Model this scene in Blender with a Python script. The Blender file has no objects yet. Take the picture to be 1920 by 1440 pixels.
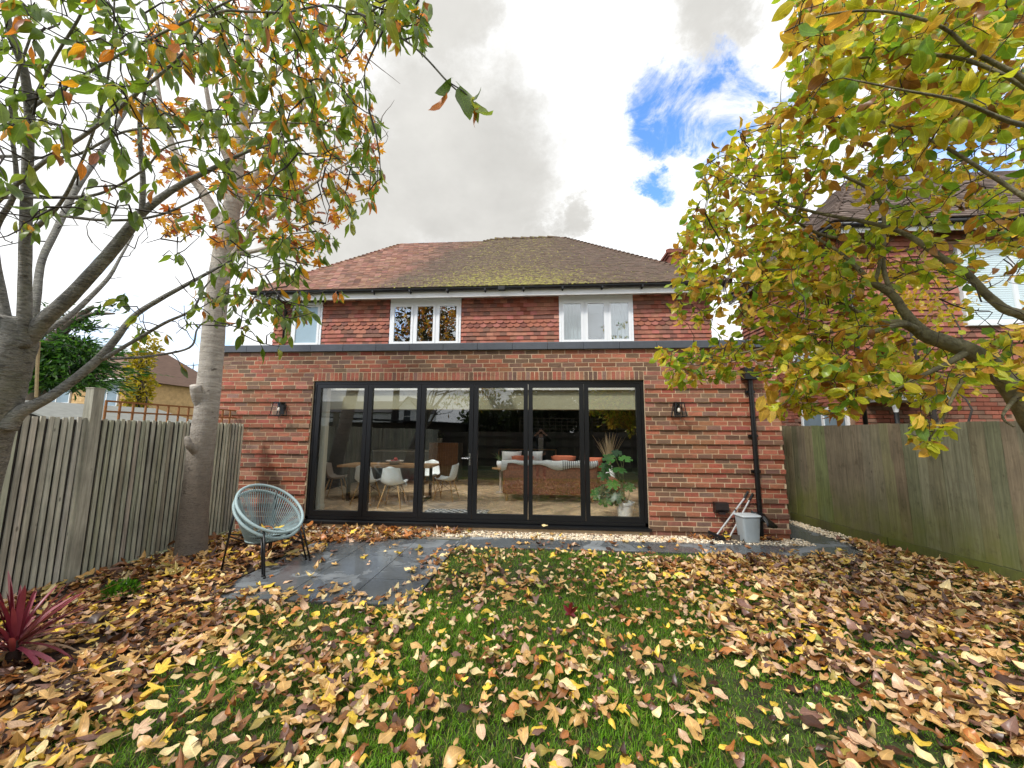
import bpy, math, random
import numpy as np
from mathutils import Vector, Matrix, Euler

rng = np.random.default_rng(7)
random.seed(7)
PI = math.pi
scene = bpy.context.scene
COL = scene.collection

# ------------------------------------------------------------------ camera
CAM = Vector((4.012, -6.435, 1.601))
RIGHT = Vector((0.99720606, 0.07442099, 0.00644911))
UP = Vector((0.00300758, -0.12626336, 0.9919922))
FWD = Vector((-0.07463933, 0.98920123, 0.12613441))
FPX = 717.256                       # focal length in photograph pixels (1920 wide)
cam_data = bpy.data.cameras.new('camera')
cam = bpy.data.objects.new('camera', cam_data)
COL.objects.link(cam)
rot = Matrix((RIGHT, UP, -FWD)).transposed()
cam.matrix_world = Matrix.Translation(CAM) @ rot.to_4x4()
cam_data.sensor_fit = 'HORIZONTAL'
cam_data.sensor_width = 36.0
cam_data.lens = FPX / 1920 * 36.0
cam_data.clip_start = 0.01
cam_data.clip_end = 1500
scene.camera = cam

def at(px, py, depth):
    """point seen at a photograph pixel, at a given distance along the view axis"""
    return CAM + (FWD * FPX + RIGHT * (px - 960) + UP * (720 - py)) * (depth / FPX)

def proj_np(P):
    d = np.asarray(P, float) - np.array(CAM)
    z = d @ np.array(FWD)
    zz = np.where(np.abs(z) < 1e-6, 1e-6, z)
    return 960 + FPX * (d @ np.array(RIGHT)) / zz, 720 - FPX * (d @ np.array(UP)) / zz, z

def s(r, g, b):
    """sRGB 0..255 to linear rgba"""
    def f(c):
        c /= 255
        return c / 12.92 if c <= 0.04045 else ((c + 0.055) / 1.055) ** 2.4
    return (f(r), f(g), f(b), 1.0)

# ------------------------------------------------------------------ world: sky and clouds
SUN_ELEV = math.radians(46)
SUN_AZ = math.radians(215)          # compass style: 0 = +y, clockwise; the sun stands behind the camera, to its left
world = bpy.data.worlds.new('World')
scene.world = world
world.use_nodes = True
wn = world.node_tree.nodes
wl = world.node_tree.links
wn.clear()

class NT:
    """small helper for building node trees"""
    def __init__(self, nodes, links):
        self.n, self.l = nodes, links
    def node(self, typ, **kw):
        nd = self.n.new(typ)
        for k, v in kw.items():
            setattr(nd, k, v)
        return nd
    def set(self, sock, v):
        if isinstance(v, bpy.types.NodeSocket):
            self.l.new(v, sock)
        else:
            sock.default_value = v
    def math(self, op, a, b=0.0, c=None, clamp=False):
        nd = self.node('ShaderNodeMath', operation=op, use_clamp=clamp)
        self.set(nd.inputs[0], a); self.set(nd.inputs[1], b)
        if c is not None: self.set(nd.inputs[2], c)
        return nd.outputs[0]
    def vmath(self, op, a, b=None, scale=None):
        nd = self.node('ShaderNodeVectorMath', operation=op)
        self.set(nd.inputs[0], a)
        if b is not None: self.set(nd.inputs[1], b)
        if scale is not None: self.set(nd.inputs['Scale'], scale)
        return nd.outputs['Value'] if op in ('DOT_PRODUCT', 'LENGTH') else nd.outputs[0]
    def mapr(self, v, a, b, c=0.0, d=1.0, smooth=False):
        nd = self.node('ShaderNodeMapRange')
        nd.interpolation_type = 'SMOOTHSTEP' if smooth else 'LINEAR'
        self.set(nd.inputs[0], v)
        for i, x in enumerate((a, b, c, d)): self.set(nd.inputs[i + 1], x)
        return nd.outputs[0]
    def noise(self, vec, scale, detail=3.0, rough=0.5, dist=0.0, color=False):
        nd = self.node('ShaderNodeTexNoise')
        if vec is not None: self.l.new(vec, nd.inputs['Vector'])
        nd.inputs['Scale'].default_value = scale
        nd.inputs['Detail'].default_value = detail
        nd.inputs['Roughness'].default_value = rough
        nd.inputs['Distortion'].default_value = dist
        return nd.outputs['Color' if color else 'Fac']
    def mix(self, fac, a, b, blend='MIX'):
        nd = self.node('ShaderNodeMix', data_type='RGBA', blend_type=blend)
        self.set(nd.inputs[0], fac); self.set(nd.inputs[6], a); self.set(nd.inputs[7], b)
        return nd.outputs[2]
    def comb(self, x, y, z):
        nd = self.node('ShaderNodeCombineXYZ')
        self.set(nd.inputs[0], x); self.set(nd.inputs[1], y); self.set(nd.inputs[2], z)
        return nd.outputs[0]
    def sep(self, v):
        nd = self.node('ShaderNodeSeparateXYZ')
        self.l.new(v, nd.inputs[0])
        return nd.outputs

W = NT(wn, wl)
tc = W.node('ShaderNodeTexCoord')
sky = W.node('ShaderNodeTexSky')
sky.sky_type = 'NISHITA'
sky.sun_disc = False
sky.sun_elevation = SUN_ELEV
sky.sun_rotation = SUN_AZ
sky.altitude = 50
sky.air_density = 1.0
sky.dust_density = 0.6
sky.ozone_density = 2.0
hs = W.node('ShaderNodeHueSaturation')
hs.inputs['Saturation'].default_value = 1.15
hs.inputs['Value'].default_value = 1.0
wl.new(sky.outputs[0], hs.inputs['Color'])
d = W.vmath('NORMALIZE', tc.outputs['Generated'])
dx, dy, dz = W.sep(d)
den = W.math('ADD', W.math('MAXIMUM', dz, 0.0), 0.42)
pl = W.comb(W.math('DIVIDE', dx, den), W.math('DIVIDE', dy, den), W.math('MULTIPLY', dz, 0.3))
warp = W.vmath('SCALE', W.vmath('SUBTRACT', W.noise(pl, 3.2, 8, 0.68, color=True), (0.5, 0.5, 0.5)), scale=0.40)
dw = W.vmath('NORMALIZE', W.vmath('ADD', d, warp))
def lump(c, deg_out, deg_in=0.0):
    v = W.vmath('DOT_PRODUCT', dw, Vector(c).normalized()[:])
    return W.mapr(v, math.cos(math.radians(deg_out)), math.cos(math.radians(deg_in)), smooth=True)
# gaps of blue between the clouds
gaps = None
for c, r0, r1 in [((0.272, 0.715, 0.645), 7.0, 0.5), ((0.345, 0.69, 0.635), 7.0, 0.5), ((0.252, 0.817, 0.518), 4.8, 0.5), ((0.38, 0.71, 0.59), 5.5, 0.5),
                  ((0.696, 0.582, 0.421), 13, 3), ((0.8, 0.3, 0.5), 16, 3), ((-0.74, 0.66, 0.10), 13, 4), ((-0.5, -0.75, 0.45), 22, 6), ((0.5, -0.7, 0.6), 18, 4)]:
    g = lump(c, r0, r1)
    if c[0] == -0.74: g = W.math('MULTIPLY', g, 0.62)
    gaps = g if gaps is None else W.math('MAXIMUM', gaps, g)
wisps = W.noise(pl, 7.0, 9, 0.68, 0.6)
cover = W.math('SUBTRACT', 1.0, W.math('MULTIPLY', gaps, W.mapr(wisps, 0.36, 0.62, 1.0, 0.26)))
cover = W.mapr(cover, 0.18, 0.88, 0.0, 1.0, smooth=True)
# cloud brightness: white with soft grey bellies
bel = W.noise(pl, 1.3, 7, 0.6, 0.3)
grey = None
for c, r0, r1 in [((-0.134, 0.634, 0.761), 9, 2), ((-0.185, 0.794, 0.58), 16, 7), ((-0.03, 0.88, 0.49), 6, 1), ((-0.4, 0.8, 0.45), 17, 5), ((0.07, 0.857, 0.505), 4.2, 0.5), ((0.33, 0.60, 0.75), 6, 1)]:
    g = lump(c, r0, r1)
    grey = g if grey is None else W.math('MAXIMUM', grey, g)
grey = W.math('MAXIMUM', W.math('MULTIPLY', grey, 0.92), W.mapr(bel, 0.5, 0.75, 0.0, 0.75, smooth=True))
lum = W.mapr(grey, 0.0, 1.0, 12.0, 6.0)
lum = W.math('MULTIPLY', lum, W.mapr(W.noise(pl, 4.0, 6, 0.6), 0.3, 0.7, 0.88, 1.1))
tint = W.mix(grey, (0.97, 0.985, 1.0, 1), (1.0, 0.98, 0.925, 1))
cloud = W.vmath('SCALE', tint, scale=lum)
skyb = W.vmath('MULTIPLY', hs.outputs[0], (0.86, 0.95, 1.06))
full = W.mix(cover, W.vmath('SCALE', skyb, scale=3.2), cloud)
bg = W.node('ShaderNodeBackground')
bg.inputs['Strength'].default_value = 0.088
wl.new(full, bg.inputs['Color'])
wo = W.node('ShaderNodeOutputWorld')
wl.new(bg.outputs[0], wo.inputs['Surface'])

# ------------------------------------------------------------------ sun (veiled by cloud, so very soft)
sd = bpy.data.lights.new('sun', 'SUN')
sd.energy = 2.3
sd.angle = math.radians(8)
sd.color = (1.0, 0.95, 0.88)
so = bpy.data.objects.new('sun', sd)
COL.objects.link(so)
sv = Vector((math.sin(SUN_AZ) * math.cos(SUN_ELEV), math.cos(SUN_AZ) * math.cos(SUN_ELEV), math.sin(SUN_ELEV)))
so.rotation_euler = sv.to_track_quat('Z', 'Y').to_euler()
so.location = (0, 0, 30)

vs = scene.view_settings
vs.view_transform = 'Standard'
vs.look = 'None'
vs.exposure = 0.42
vs.gamma = 1.0
vs.use_curve_mapping = False
scene.cycles.max_bounces = 8
scene.cycles.transparent_max_bounces = 16

# ------------------------------------------------------------------ materials
MATS = {}
def mat(name, col=None, rough=0.6, var=0.22, vscale=6.0, stretch=(1, 1, 1), bump=0.0, bscale=60.0, bstretch=None,
        metal=0.0, spec=0.5, attr=True, fn=None, transl=0.0, bdist=0.01, detail=4):
    """procedural material: colour (own or the mesh's Col attribute) times soft noise, with a fine relief"""
    if name in MATS: return MATS[name]
    m = bpy.data.materials.new(name)
    m.use_nodes = True
    nt = m.node_tree
    T = NT(nt.nodes, nt.links)
    bs = nt.nodes['Principled BSDF']
    geo = T.node('ShaderNodeNewGeometry')
    pos = geo.outputs['Position']
    if col is None:
        a = T.node('ShaderNodeAttribute', attribute_name='Col')
        c = a.outputs['Color']
    else:
        c = T.node('ShaderNodeRGB').outputs[0]
        c.default_value = col
    st = T.vmath('MULTIPLY', pos, stretch)
    if var > 0:
        nz = T.noise(st, vscale, detail, 0.6)
        k = T.mapr(nz, 0.25, 0.75, 1 - var, 1 + var)
        c = T.vmath('SCALE', c, scale=k)
    if fn is not None:
        c = fn(T, c, pos, bs)
    if isinstance(c, bpy.types.NodeSocket):
        nt.links.new(c, bs.inputs['Base Color'])
    if not bs.inputs['Roughness'].is_linked:
        bs.inputs['Roughness'].default_value = rough
    bs.inputs['Metallic'].default_value = metal
    bs.inputs['Specular IOR Level'].default_value = spec
    if bump > 0:
        bn = T.node('ShaderNodeBump')
        bn.inputs['Strength'].default_value = bump
        bn.inputs['Distance'].default_value = bdist
        nt.links.new(T.noise(T.vmath('MULTIPLY', pos, bstretch or (1, 1, 1)), bscale, 5, 0.6), bn.inputs['Height'])
        nt.links.new(bn.outputs[0], bs.inputs['Normal'])
    if transl > 0:
        out = nt.nodes['Material Output']
        tb = T.node('ShaderNodeBsdfTranslucent')
        nt.links.new(T.vmath('MULTIPLY', c, (1.0, 1.0, 0.55)), tb.inputs['Color'])
        mx = T.node('ShaderNodeMixShader')
        mx.inputs[0].default_value = transl
        nt.links.new(bs.outputs[0], mx.inputs[1]); nt.links.new(tb.outputs[0], mx.inputs[2])
        nt.links.new(mx.outputs[0], out.inputs['Surface'])
    MATS[name] = m
    return m

def fn_brick(T, c, pos, bs):
    sm = T.noise(T.vmath('MULTIPLY', pos, (7, 7, 22)), 1.0, 5, 0.65, 0.3)
    c = T.mix(T.mapr(sm, 0.52, 0.72, 0, 0.6), c, s(92, 70, 54))
    fl = T.noise(pos, 150, 3, 0.7)
    c = T.mix(T.mapr(fl, 0.62, 0.8, 0, 0.5), c, s(196, 160, 128))
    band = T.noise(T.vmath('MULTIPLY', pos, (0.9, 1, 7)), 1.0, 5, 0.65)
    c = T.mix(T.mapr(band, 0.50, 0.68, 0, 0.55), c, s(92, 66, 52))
    eff = T.noise(T.vmath('MULTIPLY', pos, (2.2, 1, 1.1)), 1.0, 5, 0.7)
    c = T.mix(T.mapr(eff, 0.64, 0.76, 0, 0.28), c, s(190, 168, 146))
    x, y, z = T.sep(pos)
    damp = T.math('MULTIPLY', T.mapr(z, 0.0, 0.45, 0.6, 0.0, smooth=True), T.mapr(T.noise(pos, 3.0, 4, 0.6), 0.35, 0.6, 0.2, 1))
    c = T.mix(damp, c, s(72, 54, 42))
    big = T.noise(pos, 0.55, 3, 0.5)
    return T.vmath('SCALE', c, scale=T.mapr(big, 0.3, 0.7, 0.84, 1.12))
def fn_mortar(T, c, pos, bs):
    c = T.mix(T.mapr(T.noise(pos, 2.2, 4, 0.6), 0.45, 0.75, 0, 0.6), c, s(146, 116, 88))
    return T.mix(T.mapr(T.noise(pos, 9.0, 4, 0.7), 0.55, 0.72, 0, 0.5), c, s(120, 94, 74))
def fn_rooftile(T, c, pos, bs):
    x, y, z = T.sep(pos)
    big = T.noise(pos, 0.7, 4, 0.6, 0.6)
    tt = T.math('SUBTRACT', x, T.math('MULTIPLY', T.math('SUBTRACT', z, 5.1), 0.45))
    side = T.mapr(T.math('ADD', tt, T.math('MULTIPLY', big, 3.2)), 0.2, 3.0, 0.18, 1, smooth=True)
    fine = T.noise(pos, 7, 5, 0.7, 0.5)
    dark = T.mapr(T.math('MULTIPLY', side, T.mapr(fine, 0.2, 0.55, 0.45, 1.0)), 0.05, 0.8, 0, 0.88)
    c = T.mix(dark, c, s(82, 70, 58))
    moss = T.noise(T.vmath('ADD', pos, (3.1, 0, 5)), 15, 6, 0.72, 0.4)
    low = T.mapr(z, 5.1, 6.2, 0.10, 0.0)
    mid = T.math('MULTIPLY', T.math('MULTIPLY', T.mapr(x, -0.6, 2.6, 0, 1, smooth=True), T.mapr(x, 3.6, 6.6, 1, 0.25, smooth=True)), 0.16)
    th = T.math('SUBTRACT', 0.69, T.math('ADD', mid, low))
    mm = T.mapr(moss, th, T.math('ADD', th, 0.10), 0, 0.85)
    return T.mix(mm, c, s(146, 140, 64))
def fn_fence(T, c, pos, bs):
    x, y, z = T.sep(pos)
    gr = T.noise(T.vmath('MULTIPLY', pos, (42, 42, 2.2)), 1.0, 5, 0.65, 0.4)
    c = T.vmath('SCALE', c, scale=T.mapr(gr, 0.28, 0.72, 0.58, 1.3))
    st = T.noise(T.vmath('MULTIPLY', pos, (5, 5, 0.9)), 1.0, 4, 0.6)
    c = T.mix(T.mapr(st, 0.55, 0.75, 0, 0.55), c, s(84, 84, 70))
    kn = T.node('ShaderNodeTexVoronoi', feature='F1')
    T.l.new(T.vmath('MULTIPLY', pos, (7, 7, 3.2)), kn.inputs['Vector'])
    kn.inputs['Scale'].default_value = 1.0
    c = T.mix(T.mapr(kn.outputs['Distance'], 0.05, 0.10, 0.65, 0.0), c, s(60, 50, 38))
    return c
def fn_fence_green(T, c, pos, bs):
    c = fn_fence(T, c, pos, bs)
    x, y, z = T.sep(pos)
    al = T.noise(T.vmath('MULTIPLY', pos, (1.8, 1.8, 1.2)), 1.0, 4, 0.6)
    g = T.math('MULTIPLY', T.mapr(z, 0.05, 1.0, 1.0, 0.0, smooth=True), T.mapr(al, 0.35, 0.62, 0.2, 1))
    c = T.mix(T.math('MULTIPLY', g, 0.85), c, s(104, 112, 30))
    dk = T.noise(T.vmath('MULTIPLY', pos, (9, 9, 6)), 1.0, 5, 0.7)
    c = T.mix(T.mapr(dk, 0.55, 0.75, 0, 0.6), c, s(66, 60, 40))
    return c
def fn_bark(T, c, pos, bs):
    b = T.noise(T.vmath('MULTIPLY', pos, (20, 20, 60)), 1.0, 6, 0.72, 0.8)
    c = T.mix(T.mapr(b, 0.46, 0.66, 0, 0.8), c, s(48, 44, 40))
    b2 = T.noise(T.vmath('MULTIPLY', pos, (34, 34, 170)), 1.0, 5, 0.7, 0.4)
    c = T.mix(T.mapr(b2, 0.57, 0.63, 0, 0.85), c, s(180, 174, 162))
    b4 = T.noise(T.vmath('MULTIPLY', pos, (3, 3, 3)), 1.0, 5, 0.7)
    c = T.vmath('SCALE', c, scale=T.mapr(b4, 0.3, 0.7, 0.65, 1.3))
    l = T.noise(T.vmath('MULTIPLY', pos, (5, 5, 8)), 1.0, 4, 0.6)
    c = T.mix(T.mapr(l, 0.55, 0.7, 0, 0.5), c, s(128, 132, 104))
    return c
def fn_bark_pale(T, c, pos, bs):
    b = T.noise(T.vmath('MULTIPLY', pos, (14, 14, 50)), 1.0, 5, 0.7, 0.6)
    c = T.mix(T.mapr(b, 0.54, 0.66, 0, 0.8), c, s(92, 82, 74))
    b3 = T.noise(T.vmath('MULTIPLY', pos, (4, 4, 26)), 1.0, 5, 0.7, 0.8)
    c = T.mix(T.mapr(b3, 0.62, 0.68, 0, 0.75), c, s(60, 54, 50))
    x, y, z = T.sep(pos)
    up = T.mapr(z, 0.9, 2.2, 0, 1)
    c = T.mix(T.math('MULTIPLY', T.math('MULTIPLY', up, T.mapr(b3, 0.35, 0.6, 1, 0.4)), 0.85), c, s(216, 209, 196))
    k = T.noise(T.vmath('MULTIPLY', pos, (6, 6, 9)), 1.0, 3, 0.6)
    return T.mix(T.mapr(k, 0.66, 0.72, 0, 0.8), c, s(70, 62, 54))
def fn_bark_green(T, c, pos, bs):
    b = T.noise(T.vmath('MULTIPLY', pos, (16, 16, 16)), 1.0, 6, 0.7, 0.8)
    c = T.mix(T.mapr(b, 0.45, 0.62, 0, 0.8), c, s(70, 62, 44))
    l = T.noise(pos, 5.0, 4, 0.6)
    return T.mix(T.mapr(l, 0.5, 0.66, 0, 0.6), c, s(146, 140, 106))
def fn_leaf(T, c, pos, bs):
    a = T.node('ShaderNodeAttribute', attribute_name='luv')
    t, sd_, r = T.sep(a.outputs['Vector'])
    ab = T.math('ABSOLUTE', sd_)
    rib = T.mapr(ab, 0.03, 0.11, 0.34, 0.0)
    ph = T.math('SUBTRACT', T.math('MULTIPLY', t, 56.0), T.math('MULTIPLY', ab, 15.0))
    vein = T.math('MULTIPLY', T.mapr(T.math('SINE', ph), 0.72, 1.0, 0, 0.16), T.mapr(ab, 0.8, 1.0, 1, 0))
    c = T.vmath('SCALE', c, scale=T.math('ADD', 1.0, T.math('ADD', rib, vein)))
    bl = T.noise(pos, 42, 4, 0.65)
    c = T.mix(T.mapr(bl, 0.58, 0.74, 0, 0.55), c, s(112, 72, 36))
    ed = T.math('MULTIPLY', T.mapr(ab, 0.8, 1.0, 0, 1), T.mapr(T.noise(pos, 19, 3, 0.6), 0.5, 0.7, 0, 0.4))
    return T.mix(ed, c, s(104, 66, 36))
def fn_soil(T, c, pos, bs):
    n = T.noise(pos, 14, 6, 0.7)
    return T.mix(T.mapr(n, 0.4, 0.6), c, s(62, 80, 28))
def fn_paving(T, c, pos, bs):
    n = T.noise(pos, 1.5, 5, 0.6, 0.7)
    wet = T.mapr(n, 0.40, 0.50, 0, 1, smooth=True)
    r = T.mapr(wet, 0, 1, 0.6, 0.07)
    T.l.new(r, bs.inputs['Roughness'])
    f = T.noise(pos, 26, 5, 0.7)
    c = T.vmath('SCALE', c, scale=T.mapr(f, 0.3, 0.7, 0.85, 1.15))
    return T.mix(T.math('MULTIPLY', T.math('SUBTRACT', 1.0, wet), T.mapr(T.noise(pos, 0.9, 4, 0.6), 0.42, 0.6, 0.25, 0.95)), c, s(140, 146, 150))
def fn_floor(T, c, pos, bs):
    x, y, z = T.sep(pos)
    v = T.math('PINGPONG', x, 0.42)
    u = T.math('DIVIDE', T.math('ADD', y, v), 0.12)
    cell = T.math('FLOOR', u)
    col_ = T.math('FLOOR', T.math('DIVIDE', x, 0.42))
    wn_ = T.node('ShaderNodeTexWhiteNoise', noise_dimensions='2D')
    T.l.new(T.comb(cell, col_, 0.0), wn_.inputs['Vector'])
    k = T.mapr(wn_.outputs['Value'], 0, 1, 0.70, 1.22)
    fr = T.math('FRACT', u)
    gap = T.math('MINIMUM', T.mapr(fr, 0.0, 0.06, 0.45, 1), T.mapr(fr, 0.94, 1.0, 1, 0.45))
    g = T.noise(T.vmath('MULTIPLY', pos, (9, 50, 9)), 1.0, 4, 0.6)
    k = T.math('MULTIPLY', T.math('MULTIPLY', k, gap), T.mapr(g, 0.3, 0.7, 0.85, 1.15))
    return T.vmath('SCALE', c, scale=k)
def fn_wood(T, c, pos, bs):
    g = T.noise(T.vmath('MULTIPLY', pos, (4, 30, 30)), 1.0, 5, 0.6, 0.4)
    return T.vmath('SCALE', c, scale=T.mapr(g, 0.3, 0.7, 0.75, 1.2))
def fn_velvet(T, c, pos, bs):
    g = T.noise(pos, 22, 6, 0.7)
    return T.vmath('SCALE', c, scale=T.mapr(g, 0.3, 0.7, 0.5, 1.6))
def fn_stripe(T, c, pos, bs):
    x, y, z = T.sep(pos)
    f = T.math('FRACT', T.math('MULTIPLY', x, 22.0))
    band = T.mapr(T.math('SINE', T.math('MULTIPLY', x, 2.9)), 0.35, 0.4, 0, 1)
    return T.mix(T.math('MULTIPLY', T.mapr(f, 0.55, 0.6, 0, 0.85), band), c, s(60, 66, 74))
def fn_rug(T, c, pos, bs):
    x, y, z = T.sep(pos)
    a = T.math('PINGPONG', T.math('ADD', x, T.math('MULTIPLY', y, 1.0)), 0.075)
    b = T.math('PINGPONG', T.math('SUBTRACT', x, T.math('MULTIPLY', y, 1.0)), 0.075)
    m_ = T.math('MINIMUM', a, b)
    return T.mix(T.mapr(m_, 0.016, 0.020, 1, 0), c, s(222, 220, 212))

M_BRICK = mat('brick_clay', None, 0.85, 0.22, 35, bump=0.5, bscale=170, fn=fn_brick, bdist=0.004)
M_MORTAR = mat('mortar', s(204, 182, 150), 0.95, 0.15, 30, bump=0.4, bscale=220, fn=fn_mortar, bdist=0.003)
M_HTILE = mat('hanging_tile_clay', None, 0.8, 0.16, 14, bump=0.35, bscale=120, fn=None, bdist=0.004)
M_RTILE = mat('roof_tile_clay', None, 0.85, 0.2, 20, bump=0.5, bscale=70, fn=fn_rooftile, bdist=0.006)
M_COPING = mat('coping_slate_grey', s(76, 81, 88), 0.45, 0.12, 12)
M_BLACK = mat('black_aluminium', s(12, 14, 17), 0.4, 0.06, 10)
M_BPLAST = mat('black_plastic', s(13, 14, 16), 0.38, 0.1, 10)
M_WHITE = mat('white_upvc', s(226, 229, 230), 0.35, 0.04, 4)
M_FASCIA = mat('white_fascia_board', s(222, 222, 218), 0.5, 0.1, 3, stretch=(1, 1, 4))
M_FENCE = mat('weathered_fence_wood', None, 0.85, 0.22, 3, bump=0.5, bscale=1.0, bstretch=(60, 60, 4), fn=fn_fence, bdist=0.006)
M_FENCEG = mat('mossy_fence_wood', None, 0.85, 0.18, 3, bump=0.5, bscale=1.0, bstretch=(60, 60, 4), fn=fn_fence_green, bdist=0.006)
M_TRELLIS = mat('orange_trellis_wood', s(150, 100, 56), 0.8, 0.25, 20)
M_CHERRY = mat('cherry_bark', s(142, 140, 132), 0.8, 0.25, 10, bump=1.0, bscale=1.0, bstretch=(34, 34, 120), fn=fn_bark, bdist=0.016)
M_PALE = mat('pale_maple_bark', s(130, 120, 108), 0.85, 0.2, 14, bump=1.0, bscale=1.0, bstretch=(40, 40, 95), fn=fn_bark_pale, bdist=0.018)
M_MAGN = mat('magnolia_bark', s(112, 106, 76), 0.85, 0.25, 14, bump=0.9, bscale=45, fn=fn_bark_green, bdist=0.012)
M_TWIG = mat('dark_twig_bark', s(54, 48, 42), 0.8, 0.25, 30)
M_TWIGM = mat('magnolia_twig_bark', s(64, 54, 42), 0.8, 0.25, 30)
M_LEAF = mat('leaf', None, 0.34, 0.18, 30, fn=fn_leaf, transl=0.55, spec=0.5)
M_FALLEN = mat('fallen_leaf', None, 0.38, 0.2, 30, fn=fn_leaf, transl=0.12, spec=0.6)
M_GRASS = mat('grass_blade', None, 0.5, 0.25, 3, transl=0.3, spec=0.4)
M_SOIL = mat('lawn_soil', s(44, 40, 24), 0.95, 0.3, 8, bump=0.8, bscale=60, fn=fn_soil)
M_BED = mat('bed_soil', s(52, 38, 26), 0.95, 0.35, 9, bump=0.9, bscale=50)
M_EARTH = mat('far_ground', s(76, 84, 50), 0.95, 0.3, 0.3)
M_PAVE = mat('dark_paving', None, 0.5, 0.14, 3, bump=0.25, bscale=30, fn=fn_paving, bdist=0.003)
M_JOINT = mat('paving_joint', s(60, 60, 58), 0.95, 0.2, 20)
M_PEBBLE = mat('pebble', None, 0.6, 0.10, 60)
M_STONE = mat('pale_stone', s(160, 152, 140), 0.9, 0.2, 20)

def glass_material(name, tintc=(0.90, 0.935, 0.92, 1), base=0.05, k=1.9):
    if name in MATS: return MATS[name]
    m = bpy.data.materials.new(name)
    m.use_nodes = True
    nt = m.node_tree
    nt.nodes.clear()
    T = NT(nt.nodes, nt.links)
    tr = T.node('ShaderNodeBsdfTransparent'); tr.inputs[0].default_value = tintc
    gl = T.node('ShaderNodeBsdfGlossy'); gl.inputs['Roughness'].default_value = 0.0
    gl.inputs['Color'].default_value = (0.97, 0.985, 1.0, 1)
    gm = T.node('ShaderNodeNewGeometry')                            # Schlick's curve, the same from both sides of the thin pane
    cs_ = T.math('ABSOLUTE', T.vmath('DOT_PRODUCT', gm.outputs['Incoming'], gm.outputs['Normal']))
    fr = T.math('ADD', 0.04, T.math('MULTIPLY', T.math('POWER', T.math('SUBTRACT', 1.0, cs_, clamp=True), 5.0), 0.96))
    fac = T.math('ADD', T.math('MULTIPLY', fr, k), base, clamp=True)
    bn = T.node('ShaderNodeBump'); bn.inputs['Strength'].default_value = 0.02; bn.inputs['Distance'].default_value = 0.02
    geo = T.node('ShaderNodeNewGeometry')
    nt.links.new(T.noise(geo.outputs['Position'], 1.6, 2, 0.5), bn.inputs['Height'])
    nt.links.new(bn.outputs[0], gl.inputs['Normal'])
    mx = T.node('ShaderNodeMixShader')
    nt.links.new(fac, mx.inputs[0]); nt.links.new(tr.outputs[0], mx.inputs[1]); nt.links.new(gl.outputs[0], mx.inputs[2])
    out = T.node('ShaderNodeOutputMaterial')
    nt.links.new(mx.outputs[0], out.inputs['Surface'])
    MATS[name] = m
    return m
M_GLASS = glass_material('door_glass', (0.96, 0.98, 0.975, 1), 0.03, 1.55)
M_WGLASS = glass_material('window_glass', (0.8, 0.85, 0.86, 1), 0.14, 2.6)
M_CLEAR = glass_material('clear_glass', (0.99, 0.99, 0.99, 1), 0.0, 0.25)

# ------------------------------------------------------------------ mesh building
def link(o, parent=None):
    COL.objects.link(o)
    if parent is not None: par(o, parent)
    return o
def wpos(o):
    """world location of an unrotated object chain"""
    v = Vector(o.location)
    p = o.parent
    if p is not None:
        v = wpos(p) + (o.matrix_parent_inverse.to_translation() + v)
    return v
def par(o, parent):
    """parent without moving: every parent here is unrotated, so undoing its place is enough"""
    o.parent = parent
    o.matrix_parent_inverse = Matrix.Translation(-wpos(parent))

def tag(o, label=None, cat=None, group=None, kind=None):
    if label: o['label'] = label
    if cat: o['category'] = cat
    if group: o['group'] = group
    if kind: o['kind'] = kind
    return o
def empty(name, loc, label=None, cat=None, group=None, kind=None, rz=0.0):
    o = bpy.data.objects.new(name, None)
    o.empty_display_size = 0.1
    o.location = loc
    COL.objects.link(o)
    return tag(o, label, cat, group, kind)

def new_mesh(name, V, faces=None, loops=None, totals=None, col=None, luv=None, mat_=None, smooth=False):
    me = bpy.data.meshes.new(name)
    V = np.asarray(V, np.float32)
    if faces is not None:
        totals = np.fromiter((len(f) for f in faces), np.int32, len(faces))
        loops = np.fromiter((i for f in faces for i in f), np.int32, int(totals.sum()))
    me.vertices.add(len(V)); me.vertices.foreach_set('co', V.ravel())
    me.loops.add(len(loops)); me.loops.foreach_set('vertex_index', np.asarray(loops, np.int32))
    me.polygons.add(len(totals))
    me.polygons.foreach_set('loop_start', (np.cumsum(totals) - totals).astype(np.int32))
    me.polygons.foreach_set('use_smooth', np.full(len(totals), bool(smooth)))
    if col is not None:
        a = me.attributes.new('Col', 'FLOAT_COLOR', 'POINT')
        c = np.asarray(col, np.float32)
        if c.ndim == 1: c = np.tile(c, (len(V), 1))
        if c.shape[1] == 3: c = np.hstack([c, np.ones((len(c), 1), np.float32)])
        a.data.foreach_set('color', c.ravel())
    if luv is not None:
        a = me.attributes.new('luv', 'FLOAT_VECTOR', 'POINT')
        a.data.foreach_set('vector', np.asarray(luv, np.float32).ravel())
    me.update(calc_edges=True)
    me.validate()
    if mat_ is not None: me.materials.append(mat_)
    return me
def mobj(name, me, parent=None):
    return link(bpy.data.objects.new(name, me), parent)

def rotz(a):
    c, s_ = math.cos(a), math.sin(a)
    return np.array([[c, -s_, 0], [s_, c, 0], [0, 0, 1.0]])
def rotx(a):
    c, s_ = math.cos(a), math.sin(a)
    return np.array([[1.0, 0, 0], [0, c, -s_], [0, s_, c]])
def roty(a):
    c, s_ = math.cos(a), math.sin(a)
    return np.array([[c, 0, s_], [0, 1.0, 0], [-s_, 0, c]])

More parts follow.
